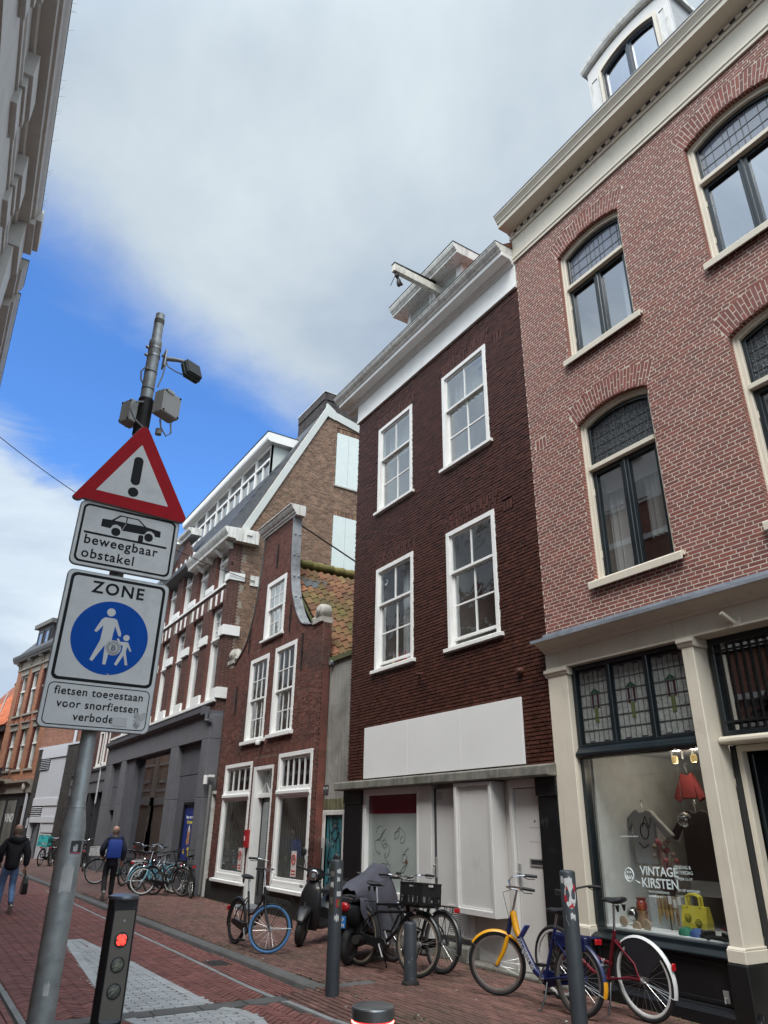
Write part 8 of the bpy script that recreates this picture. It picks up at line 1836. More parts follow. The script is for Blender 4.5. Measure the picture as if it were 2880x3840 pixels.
pbike('black step-through bicycle with bright blue front tyre standing on the kerbside pavement', (4.86, 10.86), (4.80, 11.92), steer=52, lean=-3, R=0.315, tyre=m_tyre, rim=m_dkrim, frack='fork', rack=False, sadz=0.90, light=False)
bike_sw = [o for o in COL.objects if o.name.startswith('bicycle')][-1]
[c for c in [o for o in bike_sw.children if o.name.startswith('wheel')][1].children if c.name.startswith('tyre')][0].data.materials[0] = m_blue_tyre
cr_b = pbike('black transport bicycle with double top tube and black crate on its front carrier', (5.78, 8.36), (5.57, 9.40), steer=6, lean=-4, R=0.352, frame='transport', rim=m_tan, frack='frame', sadz=0.94, skirt=True, bars='city')
def crate(label, M, mat, sx=0.40, sy=0.30, h=0.24, group='plastic crates on bicycles'):
    t = thing('plastic_crate', label, 'crate', (0, 0, 0), 0, group); t.matrix_basis = M
    m = MB(); m.box(-sx/2, sx/2, -sy/2, sy/2, 0, 0.012); m.ring(rect(-sx/2, sx/2, 0, h), rect(-sx/2+0.01, sx/2-0.01, 0.02, h-0.03), -sy/2, -sy/2+0.008)
    fl = t and m.obj('floor', mat, t)
    for y0, y1 in ((-sy/2, -sy/2+0.007), (sy/2-0.007, sy/2)):
        w = MB().box(-sx/2, sx/2, y0, y1, h*0.42, h*0.82).box(-sx/2-0.006, sx/2+0.006, y0-0.006, y1+0.006, h*0.93, h).box(-sx/2, sx/2, y0, y1, 0, h*0.12)
        for k in range(15): w.box(-sx/2+0.012+k*(sx-0.03)/14, -sx/2+0.020+k*(sx-0.03)/14, y0, y1, h*0.1, h*0.45)
        for x in (-sx/2, -sx/6, sx/6, sx/2-0.02): w.box(x, x+0.02, y0-0.005, y1+0.005, 0, h)
        w.obj('side', mat, t)
    for x0, x1 in ((-sx/2, -sx/2+0.007), (sx/2-0.007, sx/2)):
        w = MB().box(x0, x1, -sy/2, sy/2, h*0.42, h*0.70).box(x0-0.006, x1+0.006, -sy/2, sy/2, h*0.93, h).box(x0, x1, -sy/2, sy/2, 0, h*0.12).box(x0, x1, -sy/2, -sy*0.16, h*0.7, h*0.93).box(x0, x1, sy*0.16, sy/2, h*0.7, h*0.93)
        for k in range(11): w.box(x0, x1, -sy/2+0.012+k*(sy-0.03)/10, -sy/2+0.020+k*(sy-0.03)/10, h*0.1, h*0.45)
        w.obj('end', mat, t)
    return t
m_crk = PM('black_crate_plastic', (0.012, 0.012, 0.013), 0.5, var=0.15, obj=True)
crate('black plastic crate strapped on the front carrier of the transport bicycle', cr_b.matrix_basis @ Matrix.Translation((0.60, 0, 0.775)), m_crk, 0.38, 0.36, 0.26)
pbike('dark bicycle with red tail light parked behind the crate bicycle, rear wheel towards us', (6.12, 9.45), (6.20, 8.42), R=0.345, lean=4, rack=True, bars='city', sadz=0.86)
ov = pbike('yellow and blue rental bicycle with swept steel handlebar beside the tall bollard', (6.0, 7.08), (6.06, 5.94), steer=42, lean=3, R=0.318, frame='ov', col=m_ovb, forkcol=m_ovy, fcol=m_ovb, bars='swan', sadz=0.86, light=False, rearcol=m_ovb)
ovr = [o for o in ov.children if o.name.startswith('mudguard')][0]
c = Vector((-0.48, 0, 0.318)); rr = []
for p in arcpts((c.x, c.z), 0.345, 176, 199, 5):
    o = (p-c).normalized(); rr.append([p+Vector((0, -0.031, 0))-o*0.012, p+Vector((0, -0.02, 0))+o*0.001, p+o*0.008, p+Vector((0, 0.02, 0))+o*0.001, p+Vector((0, 0.031, 0))-o*0.012, p-o*0.01])
MB().loft(rr).obj('yellow_tip', m_ovy, ovr)
text('2-9', 0.06, basis((0.25, 0, -0.97), (0, 1, 0), (-0.97, 0, -0.25), (-0.79, -0.02, 0.50)), m_wf, ovr, 'lettering', 0.001)
MB().box(-0.62, -0.20, -0.03, 0.03, 0.56, 0.70).obj('blue_rear_cover', m_ovb, ov, bev=0.02)
MB().obox((0.255, 0.0, 0.66), (0.012, 0.078, 0.15), Matrix.Rotation(rad(-40), 3, 'Y')).obj('striped_sticker', PM('blue_white_sticker', (0.05, 0.08, 0.3), 0.5, var=0.9, scale=30, obj=True), ov)
rd = pbike('burgundy step-through bicycle with white rear mudguard against the black shop plinth', (6.50, 6.62), (6.52, 5.49), lean=-3, R=0.352, frame='step', col=m_brd, rearfend=m_wf, fend='rear', rim=m_wf, sadz=0.98, bars='city', barcol=m_rub, rack=False, guard=False, skirt=True, light=False)
# the row by the concrete portal
m_lb = PM('light_blue_frame', (0.13, 0.33, 0.42), 0.4, var=0.1, obj=True); m_silver = PM('silver_frame', (0.36, 0.39, 0.42), 0.35, metal=0.4, obj=True); m_wt = PM('pale_tyre', (0.42, 0.42, 0.40), 0.7, obj=True)
G_ = 'bicycles parked at the concrete portal'
pbike('black city bicycle rightmost in the row at the concrete portal', (6.72, 20.6), (6.60, 19.55), lean=-4, R=0.345, frame='diamond', bars='flat', barcol=m_rub, group=G_)
pbike('black bicycle leaning on the light blue one at the portal', (6.55, 20.1), (6.0, 20.85), lean=8, frame='step', bars='flat', barcol=m_rub, group=G_)
lb = pbike('light blue bicycle with pale tyres leaning among the black ones', (5.72, 20.75), (6.62, 21.05), lean=14, R=0.345, col=m_lb, rim=m_wt, steer=-25, group=G_, rearcol=m_silver)
MB().box(0.02, 0.30, -0.05, 0.05, 0.36, 0.66).obj('battery_case', m_lb, lb, bev=0.03)
pbike('silver bicycle with red tail reflector and rear wheel towards the street', (6.75, 22.7), (5.85, 22.15), lean=5, col=m_silver, fcol=m_silver, rearcol=m_wf, group=G_)
pbike('dark bicycle behind the silver one before the mirrored shop window', (6.8, 23.6), (6.1, 22.85), lean=-5, col=m_fblack, rearcol=m_wf, group=G_)
pbike('dark green bicycle with high chrome handlebar at the shop window', (6.75, 24.9), (6.0, 24.15), lean=6, col=PM('bottle_green', (0.012, 0.03, 0.026), 0.35, obj=True), group=G_)
cb2 = pbike('dark bicycle carrying a white crate beyond the walking person with backpack', (5.42, 25.15), (6.45, 24.95), lean=3, frame='transport', frack='frame', group=G_)
crate('white plastic crate on the front carrier beyond the person with blue backpack', cb2.matrix_basis @ Matrix.Translation((0.60, 0, 0.775)) @ Matrix.Rotation(0.5, 4, 'Z'), PM('white_crate_plastic', (0.60, 0.60, 0.59), 0.5, obj=True), 0.42, 0.34, 0.27)
# far group by the infill house and two more
G2 = 'bicycles far down the street'
pbike('black bicycle with turquoise crate far down the street', (6.05, 37.6), (5.45, 36.6), lean=4, group=G2, frack='frame'); t_ = [o for o in COL.objects if o.name.startswith('bicycle') and o.type == 'EMPTY'][-1]
crate('turquoise delivery crate on a bicycle far down the street', t_.matrix_basis @ Matrix.Translation((-0.5, 0, 0.77)), PM('turquoise_plastic', (0.05, 0.42, 0.42), 0.5, obj=True), 0.46, 0.44, 0.42)
pbike('black bicycle between the turquoise crate and the slatted wall', (6.2, 37.4), (5.85, 36.4), lean=-4, group=G2); pbike('dark bicycle leaning on the slatted brick wall far away', (6.45, 37.9), (6.25, 36.9), lean=6, group=G2)
pbike('black bicycle standing by the dark shop posts beyond the portal', (6.6, 32.9), (6.35, 31.9), lean=-5, group=G2)
pbike('dark bicycle half hidden by the walking person in black coat', (4.9, 38.6), (4.6, 37.6), lean=5, group=G2)

# ================================================================== scooters
m_scb = PM('matt_black_scooter', (0.014, 0.014, 0.015), 0.42, var=0.15, obj=True, dirt=((0.045, 0.045, 0.045), 0.5, 9, 0.58)); m_scs = PM('scooter_seat', (0.02, 0.02, 0.021), 0.6, obj=True)
def ell(x, w, zc, h, n=16, sq=2.6):
    P = []
    for i in range(n):
        a = 2*pi*i/n; c, s = cos(a), sin(a); P.append(Vector((x, w*math.copysign(abs(c)**(2/sq), c), zc+h*math.copysign(abs(s)**(2/sq), s))))
    return P
def scooter(label, loc, head, steer=0, lean=0, bare=True):
    t = thing('scooter', label, 'scooter', loc); t.rotation_euler = (rad(lean), 0, rad(head)); R = 0.225
    fh, rh = Vector((0.60, 0, R)), Vector((-0.62, 0, R)); SMx = Matrix.Translation((0.45, 0, 0.6)) @ Matrix.Rotation(rad(steer), 4, Vector((-0.3, 0, 1)).normalized()) @ Matrix.Translation((-0.45, 0, -0.6))
    for h, M in ((fh, SMx), (rh, Matrix.Identity(4))):
        w = MB().lathe([(0.03, -0.05), (0.12, -0.03), (0.15, -0.045), (0.15, 0.045), (0.12, 0.03), (0.03, 0.05)], h, 24, Matrix.Rotation(pi/2, 3, 'X')).xf(M).obj('wheel', PM('dark_alloy', (0.09, 0.09, 0.09), 0.4, metal=0.7, obj=True), t)
        MB().tube([h+Vector(((R-0.055)*cos(2*pi*i/32), 0, (R-0.055)*sin(2*pi*i/32))) for i in range(32)], 0.055, 10, closed=True).xf(M).obj('tyre', m_tyre, w)
    MB().loft([ell(-0.86, 0.05, 0.66, 0.05), ell(-0.80, 0.11, 0.64, 0.10), ell(-0.60, 0.16, 0.58, 0.16), ell(-0.38, 0.175, 0.52, 0.20), ell(-0.18, 0.165, 0.44, 0.18), ell(-0.08, 0.15, 0.36, 0.12)]).obj('body', m_scb, t)
    MB().loft([ell(-0.80, 0.08, 0.77, 0.03), ell(-0.7, 0.13, 0.79, 0.05), ell(-0.45, 0.145, 0.77, 0.055), ell(-0.2, 0.13, 0.73, 0.05), ell(-0.08, 0.10, 0.70, 0.035)]).obj('seat', m_scs, t)
    MB().loft([ell(-0.2, 0.16, 0.28, 0.07), ell(0.1, 0.155, 0.24, 0.05), ell(0.32, 0.16, 0.27, 0.06)]).obj('footboard', m_scb, t)
    ap = []
    for z, x, w, d in ((0.20, 0.34, 0.13, 0.05), (0.34, 0.38, 0.19, 0.07), (0.52, 0.41, 0.20, 0.075), (0.70, 0.40, 0.185, 0.075), (0.82, 0.37, 0.14, 0.07), (0.90, 0.35, 0.09, 0.05)):
        ap.append([Vector((x+d*(sin(a) if sin(a) > 0 else 0.35*sin(a)), w*cos(a), z)) for a in [2*pi*i/16 for i in range(16)]])
    apo = MB().loft(ap).obj('leg_shield', m_scb, t)
    MB().ball((0.47, 0.0, 0.50), 0.06, 10, 8, (0.3, 0.8, 1.2)).obj('shield_badge', m_scs, apo)
    MB().loft([[p+Vector((0, 0, 0)) for p in ell(x, w, z, h)] for x, w, z, h in ((0.82, 0.05, 0.36, 0.02), (0.74, 0.085, 0.45, 0.045), (0.60, 0.10, 0.50, 0.05), (0.46, 0.09, 0.47, 0.05), (0.38, 0.07, 0.40, 0.04))]).xf(SMx).obj('front_mudguard', m_scb, t)
    fk = MB()
    for y in (-0.075, 0.075): fk.tube([Vector((0.44, y*0.7, 0.6)), fh+Vector((0, y, 0))], 0.02, 8)
    fk.xf(SMx).obj('fork', m_iron, t)
    hd = MB().loft([ell(0.27, 0.09, 0.98, 0.06), ell(0.34, 0.14, 0.99, 0.085), ell(0.42, 0.12, 0.98, 0.085), ell(0.46, 0.08, 0.97, 0.06)]).xf(SMx).obj('headset', m_scb, t)
    MB().lathe([(0.075, 0), (0.078, 0.018), (0.065, 0.03), (0.058, 0.028)], Vector((0.44, 0, 0.975)), 24, Matrix.Rotation(pi/2, 3, 'Y')).xf(SMx).obj('headlight_ring', m_chrome, hd)
    MB().lathe([(0.06, 0.0), (0.045, 0.022), (0.001, 0.028)], Vector((0.445, 0, 0.975)), 20, Matrix.Rotation(pi/2, 3, 'Y')).xf(SMx).obj('headlight', PM('headlight_lens', (0.20, 0.23, 0.23), 0.06, spec=1.0, var=0.4, scale=30, obj=True), hd)
    for s_ in (-1, 1):
        MB().tube([Vector((0.34, s_*0.10, 1.0)), Vector((0.28, s_*0.24, 1.02))], 0.016, 8).tube([Vector((0.29, s_*0.22, 1.02)), Vector((0.24, s_*0.35, 1.03))], 0.02, 8).xf(SMx).obj('grip', m_rub, hd)
        if bare: MB().tube([Vector((0.30, s_*0.20, 1.04)), Vector((0.32, s_*0.24, 1.16)), Vector((0.30, s_*0.27, 1.22))], 0.006, 6).xf(SMx).obj('mirror_stem', m_rub, hd)
        if bare: MB().ball((0.30, s_*0.28, 1.26), 0.06, 14, 8, (0.25, 0.9, 1.1)).xf(SMx).obj('mirror', m_scb, hd)
        MB().ball((0.50, s_*0.15, 0.80), 0.035, 10, 8, (0.5, 1, 0.8)).obj('indicator', PM('clear_orange', (0.30, 0.28, 0.25), 0.15, obj=True), apo)
    ws = []
    for z, x, w in ((1.02, 0.44, 0.16), (1.15, 0.43, 0.21), (1.32, 0.38, 0.21), (1.46, 0.31, 0.16), (1.52, 0.27, 0.09)): ws.append([(x-0.25*(y*y), y, z) for y in [w*(-1+2*i/8) for i in range(9)]])
    W_ = MB(); W_.add([p for r_ in ws for p in r_], [(i*9+j, i*9+j+1, (i+1)*9+j+1, (i+1)*9+j) for i in range(4) for j in range(8)], True); 
    if bare: W_.xf(SMx).obj('windscreen', glass('scooter_screen', tint=(0.62, 0.64, 0.66), ior=1.12, rough=0.2), hd)
    MB().tube([Vector((-0.05, 0.12, 0.22)), Vector((-0.12, 0.26, 0.02)), Vector((-0.02, 0.30, 0.012))], 0.012, 6).obj('side_stand', m_iron, t)
    MB().loft([ell(-0.55, 0.10, 0.28, 0.10), ell(-0.30, 0.12, 0.30, 0.11), ell(-0.1, 0.10, 0.30, 0.08)]).obj('engine', m_iron, t)
    MB().tube([Vector((-0.2, -0.16, 0.26)), Vector((-0.85, -0.19, 0.34))], 0.055, 12).obj('exhaust', m_iron, t)
    rk = MB()
    for y in (-0.09, 0.09): rk.tube([Vector((-0.70, y, 0.80)), Vector((-0.93, y, 0.84)), Vector((-0.97, y*0.5, 0.84))], 0.010, 6)
    rk.obj('grab_rail', m_iron, t)
    MB().ball((-0.86, 0, 0.70), 0.07, 14, 8, (0.6, 1.1, 0.8)).obj('tail_light', m_bred, t)
    pl = MB().box(-0.935, -0.925, -0.065, 0.065, 0.46, 0.60).obj('number_plate', PM('plate_blue', (0.02, 0.17, 0.46), 0.4, obj=True), t, bev=0.002)
    for b_, z in (('F67', 0.54), ('4PN', 0.475)): text(b_, 0.055, basis((0, -1, 0), (0, 0, 1), (-1, 0, 0), (-0.936, 0.0, z)), m_wf, pl, 'plate_letters', 0.0015)
    return t
scooter('matt black motor scooter with round headlight and tall windscreen by the gabled house', (6.10, 11.60, 0), -146, steer=14, lean=-5)
# second scooter under its cover: tail towards the street
sc2 = scooter('black scooter under a dark grey cover showing red tail light and blue plate', (5.97, 9.86, 0), 35, lean=3, bare=False)
cv = []; random.seed(14); nn = 34
for (x, w, zt, zb_) in ((-0.70, 0.20, 0.88, 0.62), (-0.58, 0.28, 0.96, 0.44), (-0.30, 0.35, 1.0, 0.26), (0.0, 0.38, 1.06, 0.18), (0.22, 0.36, 1.12, 0.18), (0.34, 0.34, 1.19, 0.18), (0.46, 0.32, 1.12, 0.20), (0.62, 0.28, 0.92, 0.22), (0.78, 0.22, 0.66, 0.26), (0.86, 0.12, 0.5, 0.3)):
    r_ = []
    for i in range(nn+1):
        t = i/nn; a = pi*t; s_ = abs(cos(a))**0.75*math.copysign(1, cos(a)); hh = sin(a)**0.55
        fold = 0.028*sin(i*1.15+x*5)*(1-hh)+0.016*sin(i*2.3+x*9)*(1-hh*0.7)
        r_.append(Vector((x+0.02*sin(i*0.9), (w*(1-0.25*hh)+fold)*s_*(1+0.12*(1-hh)), zb_+(zt-zb_)*hh+0.012*sin(i*0.8+x*7))))
    cv.append(r_)
C_ = MB(); C_.add([p for r_ in cv for p in r_], [(i*(nn+1)+j, i*(nn+1)+j+1, (i+1)*(nn+1)+j+1, (i+1)*(nn+1)+j) for i in range(len(cv)-1) for j in range(nn)], True); C_.add(cv[-1], [tuple(range(nn+1))])
co = C_.obj('scooter_cover', PM('grey_cover_cloth', (0.068, 0.068, 0.088), 0.65, var=0.2, scale=4, obj=True, bump=0.004, bscale=16)); co.matrix_basis = Matrix.Translation((5.97, 9.86, 0.02)) @ Matrix.Rotation(rad(35), 4, 'Z'); tag(co, 'wrinkled dark grey cloth cover draped over the scooter behind the crate bicycle', 'cover')
sbm = co.modifiers.new('smooth', 'SUBSURF'); sbm.levels = 1; sbm.render_levels = 1
# ================================================================== people
m_skin = PM('skin', (0.46, 0.26, 0.19), 0.5, var=0.06, obj=True); m_navy = PM('navy_coat', (0.016, 0.021, 0.040), 0.8, var=0.2, scale=12, obj=True, bump=0.002, bscale=30); m_blk = PM('black_coat', (0.009, 0.009, 0.012), 0.8, var=0.25, scale=10, obj=True, bump=0.002, bscale=30)
m_jean = PM('blue_jeans', (0.12, 0.20, 0.36), 0.85, var=0.3, scale=7, obj=True, dirt=((0.25, 0.36, 0.52), 0.7, 5, 0.5), bump=0.002, bscale=40); m_trou = PM('black_trousers', (0.008, 0.008, 0.010), 0.85, var=0.2, obj=True)
m_shoe = PM('dark_shoe', (0.02, 0.02, 0.025), 0.5, obj=True); m_sole = PM('pale_sole', (0.5, 0.49, 0.46), 0.6, obj=True); m_hair = PM('grey_stubble', (0.16, 0.11, 0.085), 0.9, var=0.3, scale=60, obj=True)
def skin_mesh(name, chains, mat, parent, sub=2, root=None):
    """a continuous surface grown round joints: chains of (point, radius x, radius y); shared points join"""
    vs, rd, es, idx = [], [], [], {}
    for ch in chains:
        prev = None
        for p, r in ch:
            k = tuple(round(c, 4) for c in p)
            if k not in idx: idx[k] = len(vs); vs.append(p); rd.append(r if isinstance(r, tuple) else (r, r))
            if prev is not None and prev != idx[k]: es.append((prev, idx[k]))
            prev = idx[k]
    me = bpy.data.meshes.new(name); me.from_pydata([tuple(v) for v in vs], es, []); me.materials.append(mat)
    o = bpy.data.objects.new(name, me); COL.objects.link(o); o.parent = parent
    sk = o.modifiers.new('skin', 'SKIN'); sk.use_smooth_shade = True
    for i, d in enumerate(me.skin_vertices[0].data): d.radius = rd[i]; d.use_root = (i == 0)
    su = o.modifiers.new('subdivision', 'SUBSURF'); su.levels = sub; su.render_levels = sub
    return o
def V3(*a): return Vector(a)
def hand(chains, wrist, d, s):
    """palm, four unequal curled fingers and a thumb; d = direction of the forearm, s = side of the thumb"""
    d = Vector(d).normalized(); side = Vector((0, 1, 0)); cross = d.cross(side).normalized(); palm = wrist+d*0.085
    chains.append([(wrist, (0.024, 0.024)), (wrist+d*0.045, (0.034, 0.018)), (palm, (0.036, 0.016))])
    for k, (o, l) in enumerate(((-0.028, 0.058), (-0.010, 0.070), (0.009, 0.066), (0.027, 0.050))):
        b = palm+side*o; chains.append([(palm, (0.036, 0.016)), (b+d*0.012, 0.009), (b+d*l*0.6+cross*0.012*s, 0.0085), (b+d*l+cross*0.032*s, 0.007)])
    chains.append([(wrist+d*0.045, (0.034, 0.018)), (wrist+d*0.06+side*0.042*1, 0.010), (wrist+d*0.10+side*0.05+cross*0.015*s, 0.008)])
def person(label, loc, head, H, legL, legR, armL, armR, coat, trou, hem, group=None, hood=True, shoecol=None):
    """local frame: +x forward, +y left. legs: (knee, ankle), arms: (elbow, wrist) as points"""
    t = thing('person', label, 'person', loc, rad(head), group); k = H/1.78
    hip, wst, chest, neck, hd = V3(0, 0, .93*k), V3(.01, 0, 1.08*k), V3(.0, 0, 1.30*k), V3(.0, 0, 1.47*k), V3(.03, 0, 1.60*k)
    sL, sR = V3(-.01, .18*k, 1.405*k), V3(-.01, -.18*k, 1.405*k); hL, hR = V3(0, .095*k, .90*k), V3(0, -.095*k, .90*k)
    ch = [[(hip, (.15*k, .11*k)), (wst, (.135*k, .10*k)), (chest, (.15*k, .11*k)), (neck, (.058, .058)), (neck+V3(.01, 0, .05*k), (.056, .056)), (V3(.02, 0, 1.575*k), (.070, .082)), (V3(.015, 0, 1.655*k), (.076, .092)), (V3(.01, 0, 1.72*k), (.062, .075)), (V3(.005, 0, 1.755*k), (.03, .035))]]
    for s_, (el, wr), hd_ in ((sL, armL, 1), (sR, armR, 1)):
        ch.append([(chest, (.15*k, .11*k)), (s_, .055), (el, .043), (wr, (.024, .024))]); hand(ch, wr, wr-el, hd_)
    for h_, (kn, an) in ((hL, legL), (hR, legR)):
        ch.append([(hip, (.15*k, .11*k)), (h_, .085), (kn, .055), (an, .038)])
        ch.append([(an, .038), (an+V3(.06, 0, -.045), .034), (an+V3(.14, 0, -.06), .026)])
    b = skin_mesh('body', ch, m_skin, t)
    ears = MB()
    for y in (-1, 1): ears.ball((.01, y*.079, 1.625*k), .03, 10, 8, (.55, .35, 1.0))
    ears.ball((.115, 0, 1.625*k), .016, 8, 6, (1, .8, 1.3)); ears.obj('ears', m_skin, b, kind='stuff')
    hr = MB(); rr = []
    for z, r_ in ((1.56, .074), (1.60, .083), (1.635, .084), (1.665, .079)): rr.append([V3(.012-.0+r_*1.08*cos(a), r_*sin(a)*1.0, z*k) for a in [rad(70+220*i/14) for i in range(15)]])
    hr.add([p for r2 in rr for p in r2], [(i*15+j, i*15+j+1, (i+1)*15+j+1, (i+1)*15+j) for i in range(3) for j in range(14)], True); hr.obj('short_hair', m_hair, b)
    # coat with sleeves
    cch = [[(V3(0, 0, hem*k), (.255*k, .18*k)), (V3(0, 0, .98*k), (.235*k, .165*k)), (wst+V3(-.01, 0, .04), (.225*k, .16*k)), (chest, (.23*k, .16*k)), (V3(-.01, 0, 1.41*k), (.17*k, .125*k)), (V3(0, 0, 1.49*k), (.085, .085))]]
    for s_, (el, wr) in ((sL, armL), (sR, armR)):
        d = (wr-el).normalized(); cch.append([(chest, (.20*k, .145*k)), (s_, .10), (s_.lerp(el, .5), .092), (el, .082), (el.lerp(wr, .6), .072), (wr-d*0.005, .060)])
    skin_mesh('coat', cch, coat, t)
    if hood: MB().loft([[V3(-.05+r_*cos(2*pi*i/18)*0.95, r_*1.25*sin(2*pi*i/18), z*k+0.02*sin(i*1.1)) for i in range(18)] for z, r_ in ((1.38, .13), (1.43, .155), (1.475, .15), (1.505, .125), (1.50, .09))]).obj('hood', coat, t)
    tch = [[(V3(0, 0, .97*k), (.15*k, .12*k)), (V3(0, 0, .90*k), (.16*k, .125*k))]]
    for h_, (kn, an) in ((hL, legL), (hR, legR)): tch.append([(V3(0, 0, .90*k), (.16*k, .125*k)), (h_+V3(0, 0, -.08), .098), (h_.lerp(kn, .6), .083), (kn, .072), (kn.lerp(an, .5), .066), (an+V3(0, 0, .0), .060)])
    skin_mesh('trousers', tch, trou, t)
    for nm_, (kn, an) in (('shoe', legL), ('shoe', legR)):
        lift = an.z > .13*k; pitch = rad(42) if lift else 0; M = Matrix.Translation(an) @ Matrix.Rotation(pitch, 4, 'Y') @ Matrix.Translation((0, 0, -.085))
        so = MB().loft([[V3(x, y0+w*cos(2*pi*i/12), max(.012, z+h*sin(2*pi*i/12))) for i in range(12)] for x, w, h, z, y0 in ((-.075, .02, .03, .05, 0), (-.06, .038, .05, .06, 0), (0, .042, .06, .06, 0), (.07, .045, .042, .045, 0), (.14, .046, .03, .035, 0), (.185, .03, .018, .026, 0), (.2, .012, .01, .022, 0))]).xf(M).obj(nm_, shoecol or m_shoe, t)
        MB().loft([[V3(x, w*cos(2*pi*i/12), .012+.014*sin(2*pi*i/12)) for i in range(12)] for x, w in ((-.082, .02), (-.06, .043), (.05, .046), (.14, .05), (.195, .03), (.208, .01))]).xf(M).obj('sole', m_sole, so)
        for j in range(3): MB().bar(V3(.03+.03*j, .048, .02), V3(.055+.03*j, .040, .075), .010, .004, (0, 1, 0)).xf(M).obj('shoe_stripe', m_sole, so)
    return t
pA = person('person in black hooded coat and blue jeans walking away with a black bag', (2.20, 18.45, RZ), 90, 1.72, (V3(.10, .10, .50), V3(.02, .11, .085)), (V3(.02, -.10, .50), V3(-.28, -.11, .17)), (V3(-.02, .27, 1.12), V3(.12, .22, .94)), (V3(-.06, -.27, 1.12), V3(-.04, -.28, .86)), m_blk, m_jean, .80)
bg = thing('carrier_bag', 'glossy black carrier bag with pale print hanging from the hand of the walking person', 'bag', (2.20, 18.45, RZ), rad(90))
bgm = MB(); 
bgm.loft([[V3(-.04+x*w, -.33+y*d, z) for x, y in ((-1, -1), (1, -1), (1, 1), (-1, 1))] for z, w, d in ((.34, .14, .05), (.36, .15, .06), (.55, .155, .05), (.66, .14, .03), (.70, .10, .012))], smooth=False).obj('bag_body', PM('glossy_black_film', (0.010, 0.010, 0.012), 0.18, var=0.2, obj=True, bump=0.004, bscale=14), bg)
MB().tube([V3(-.12, -.32, .68), V3(-.06, -.29, .79), V3(.0, -.29, .79), V3(.05, -.32, .68)], 0.008, 6).obj('bag_handle', m_blk, bg); MB().prism([(-.13, .62), (-.04, .70), (.02, .70), (-.02, .64)], -.385, -.383).prism([(-.16, .46), (-.13, .50), (-.11, .48)], -.392, -.390).obj('bag_print', m_sole, bg)
pB = person('bald person in navy coat and black trousers carrying a blue backpack', (4.62, 19.95, 0), 84, 1.66, (V3(.02, .10, .48), V3(-.24, .11, .20)), (V3(.06, -.09, .49), V3(.05, -.10, .085)), (V3(.0, .26, 1.09), V3(.16, .21, .96)), (V3(-.03, -.26, 1.09), V3(.06, -.26, .84)), m_navy, m_trou, .72)
bp = thing('backpack', 'bright blue square backpack on the back of the person in navy coat', 'backpack', (4.62, 19.95, 0), rad(84))
m_bp = PM('royal_blue_cloth', (0.006, 0.035, 0.24), 0.7, var=0.15, scale=8, obj=True, bump=0.003, bscale=30)
MB().loft([[V3(-.20+x*d, y*w, z) for x, y in ((-1, -.9), (0, -1), (.9, -.9), (.9, .9), (0, 1), (-1, .9))] for z, w, d in ((.90, .15, .05), (.93, .175, .09), (1.10, .18, .10), (1.26, .17, .085), (1.33, .155, .05), (1.335, .10, .02))]).obj('bag_body', m_bp, bp)
for y in (-.11, .11): MB().tube([V3(-.13, y, 1.30), V3(-.10, y, 1.40), V3(.03, y*1.1, 1.42), V3(.16, y*1.15, 1.25)], 0.018, 6).obj('strap', m_bp, bp)
# ================================================================== things in the shop window
X0 = lambda out: 7-out
def put(o, label, cat, group=None): return tag(o, label, cat, group)
def W3(s, out, z): return Vector((7-out, s, z))
m_mir = PM('mirror_tile', (0.62, 0.62, 0.60), 0.12, metal=1.0, rand=0.5, obj=True)
def disco(label, s, out, z, r, group='mirror balls in the shop window'):
    t = thing('mirror_ball', label, 'mirror ball', tuple(W3(s, out, z)), 0, group); m = MB(); n = 18
    for i in range(n):
        a0, a1 = -pi/2+pi*i/n+.02, -pi/2+pi*(i+1)/n-.02; k = max(3, int(2*n*cos((a0+a1)/2)))
        for j in range(k):
            b0, b1 = 2*pi*j/k+.02, 2*pi*(j+1)/k-.02; q = random.uniform(.985, 1.01); P = [Vector((r*q*cos(a)*cos(b), r*q*cos(a)*sin(b), r*q*sin(a))) for a, b in ((a0, b0), (a0, b1), (a1, b1), (a1, b0))]; m.add(P, [(0, 1, 2, 3)])
    m.obj('mirror_tiles', m_mir, t, kind='stuff'); MB().ball((0, 0, 0), r*.96, 16, 10).obj('core', m_iron, t)
    if z > 1: MB().tube([(0, 0, r), (0, 0, 2.58-z)], 0.003, 5).obj('thread', m_steel, t)
    return t
disco('hanging mirror ball in the middle of the vintage shop window', 5.52, -0.55, 1.80, 0.085); disco('small mirror ball lying left on the display platform', 6.33, -0.45, 0.80, 0.075); disco('smallest mirror ball behind the bicycle saddle in the shop window', 6.05, -0.7, 0.74, 0.05)
tb = thing('tote_bag', 'yellow tote bag with two smiling faces standing in the shop window', 'bag', tuple(W3(5.46, -0.42, 0.68)), pi/2)
m_yel = PM('yellow_canvas', (0.55, 0.47, 0.05), 0.7, var=0.1, obj=True)
MB().loft([[V3(x*w, y*d, z) for x, y in ((-1, -1), (1, -1), (1, 1), (-1, 1))] for z, w, d in ((0, .14, .06), (.12, .155, .06), (.27, .15, .03))], smooth=False).obj('bag_body', m_yel, tb)
for y in (-.02, .03): MB().tube([V3(-.08, y, .26), V3(-.08, y, .36), V3(-.03, y, .38), V3(.03, y, .38), V3(.08, y, .36), V3(.08, y, .26)], .014, 6).obj('bag_handle', m_yel, tb)
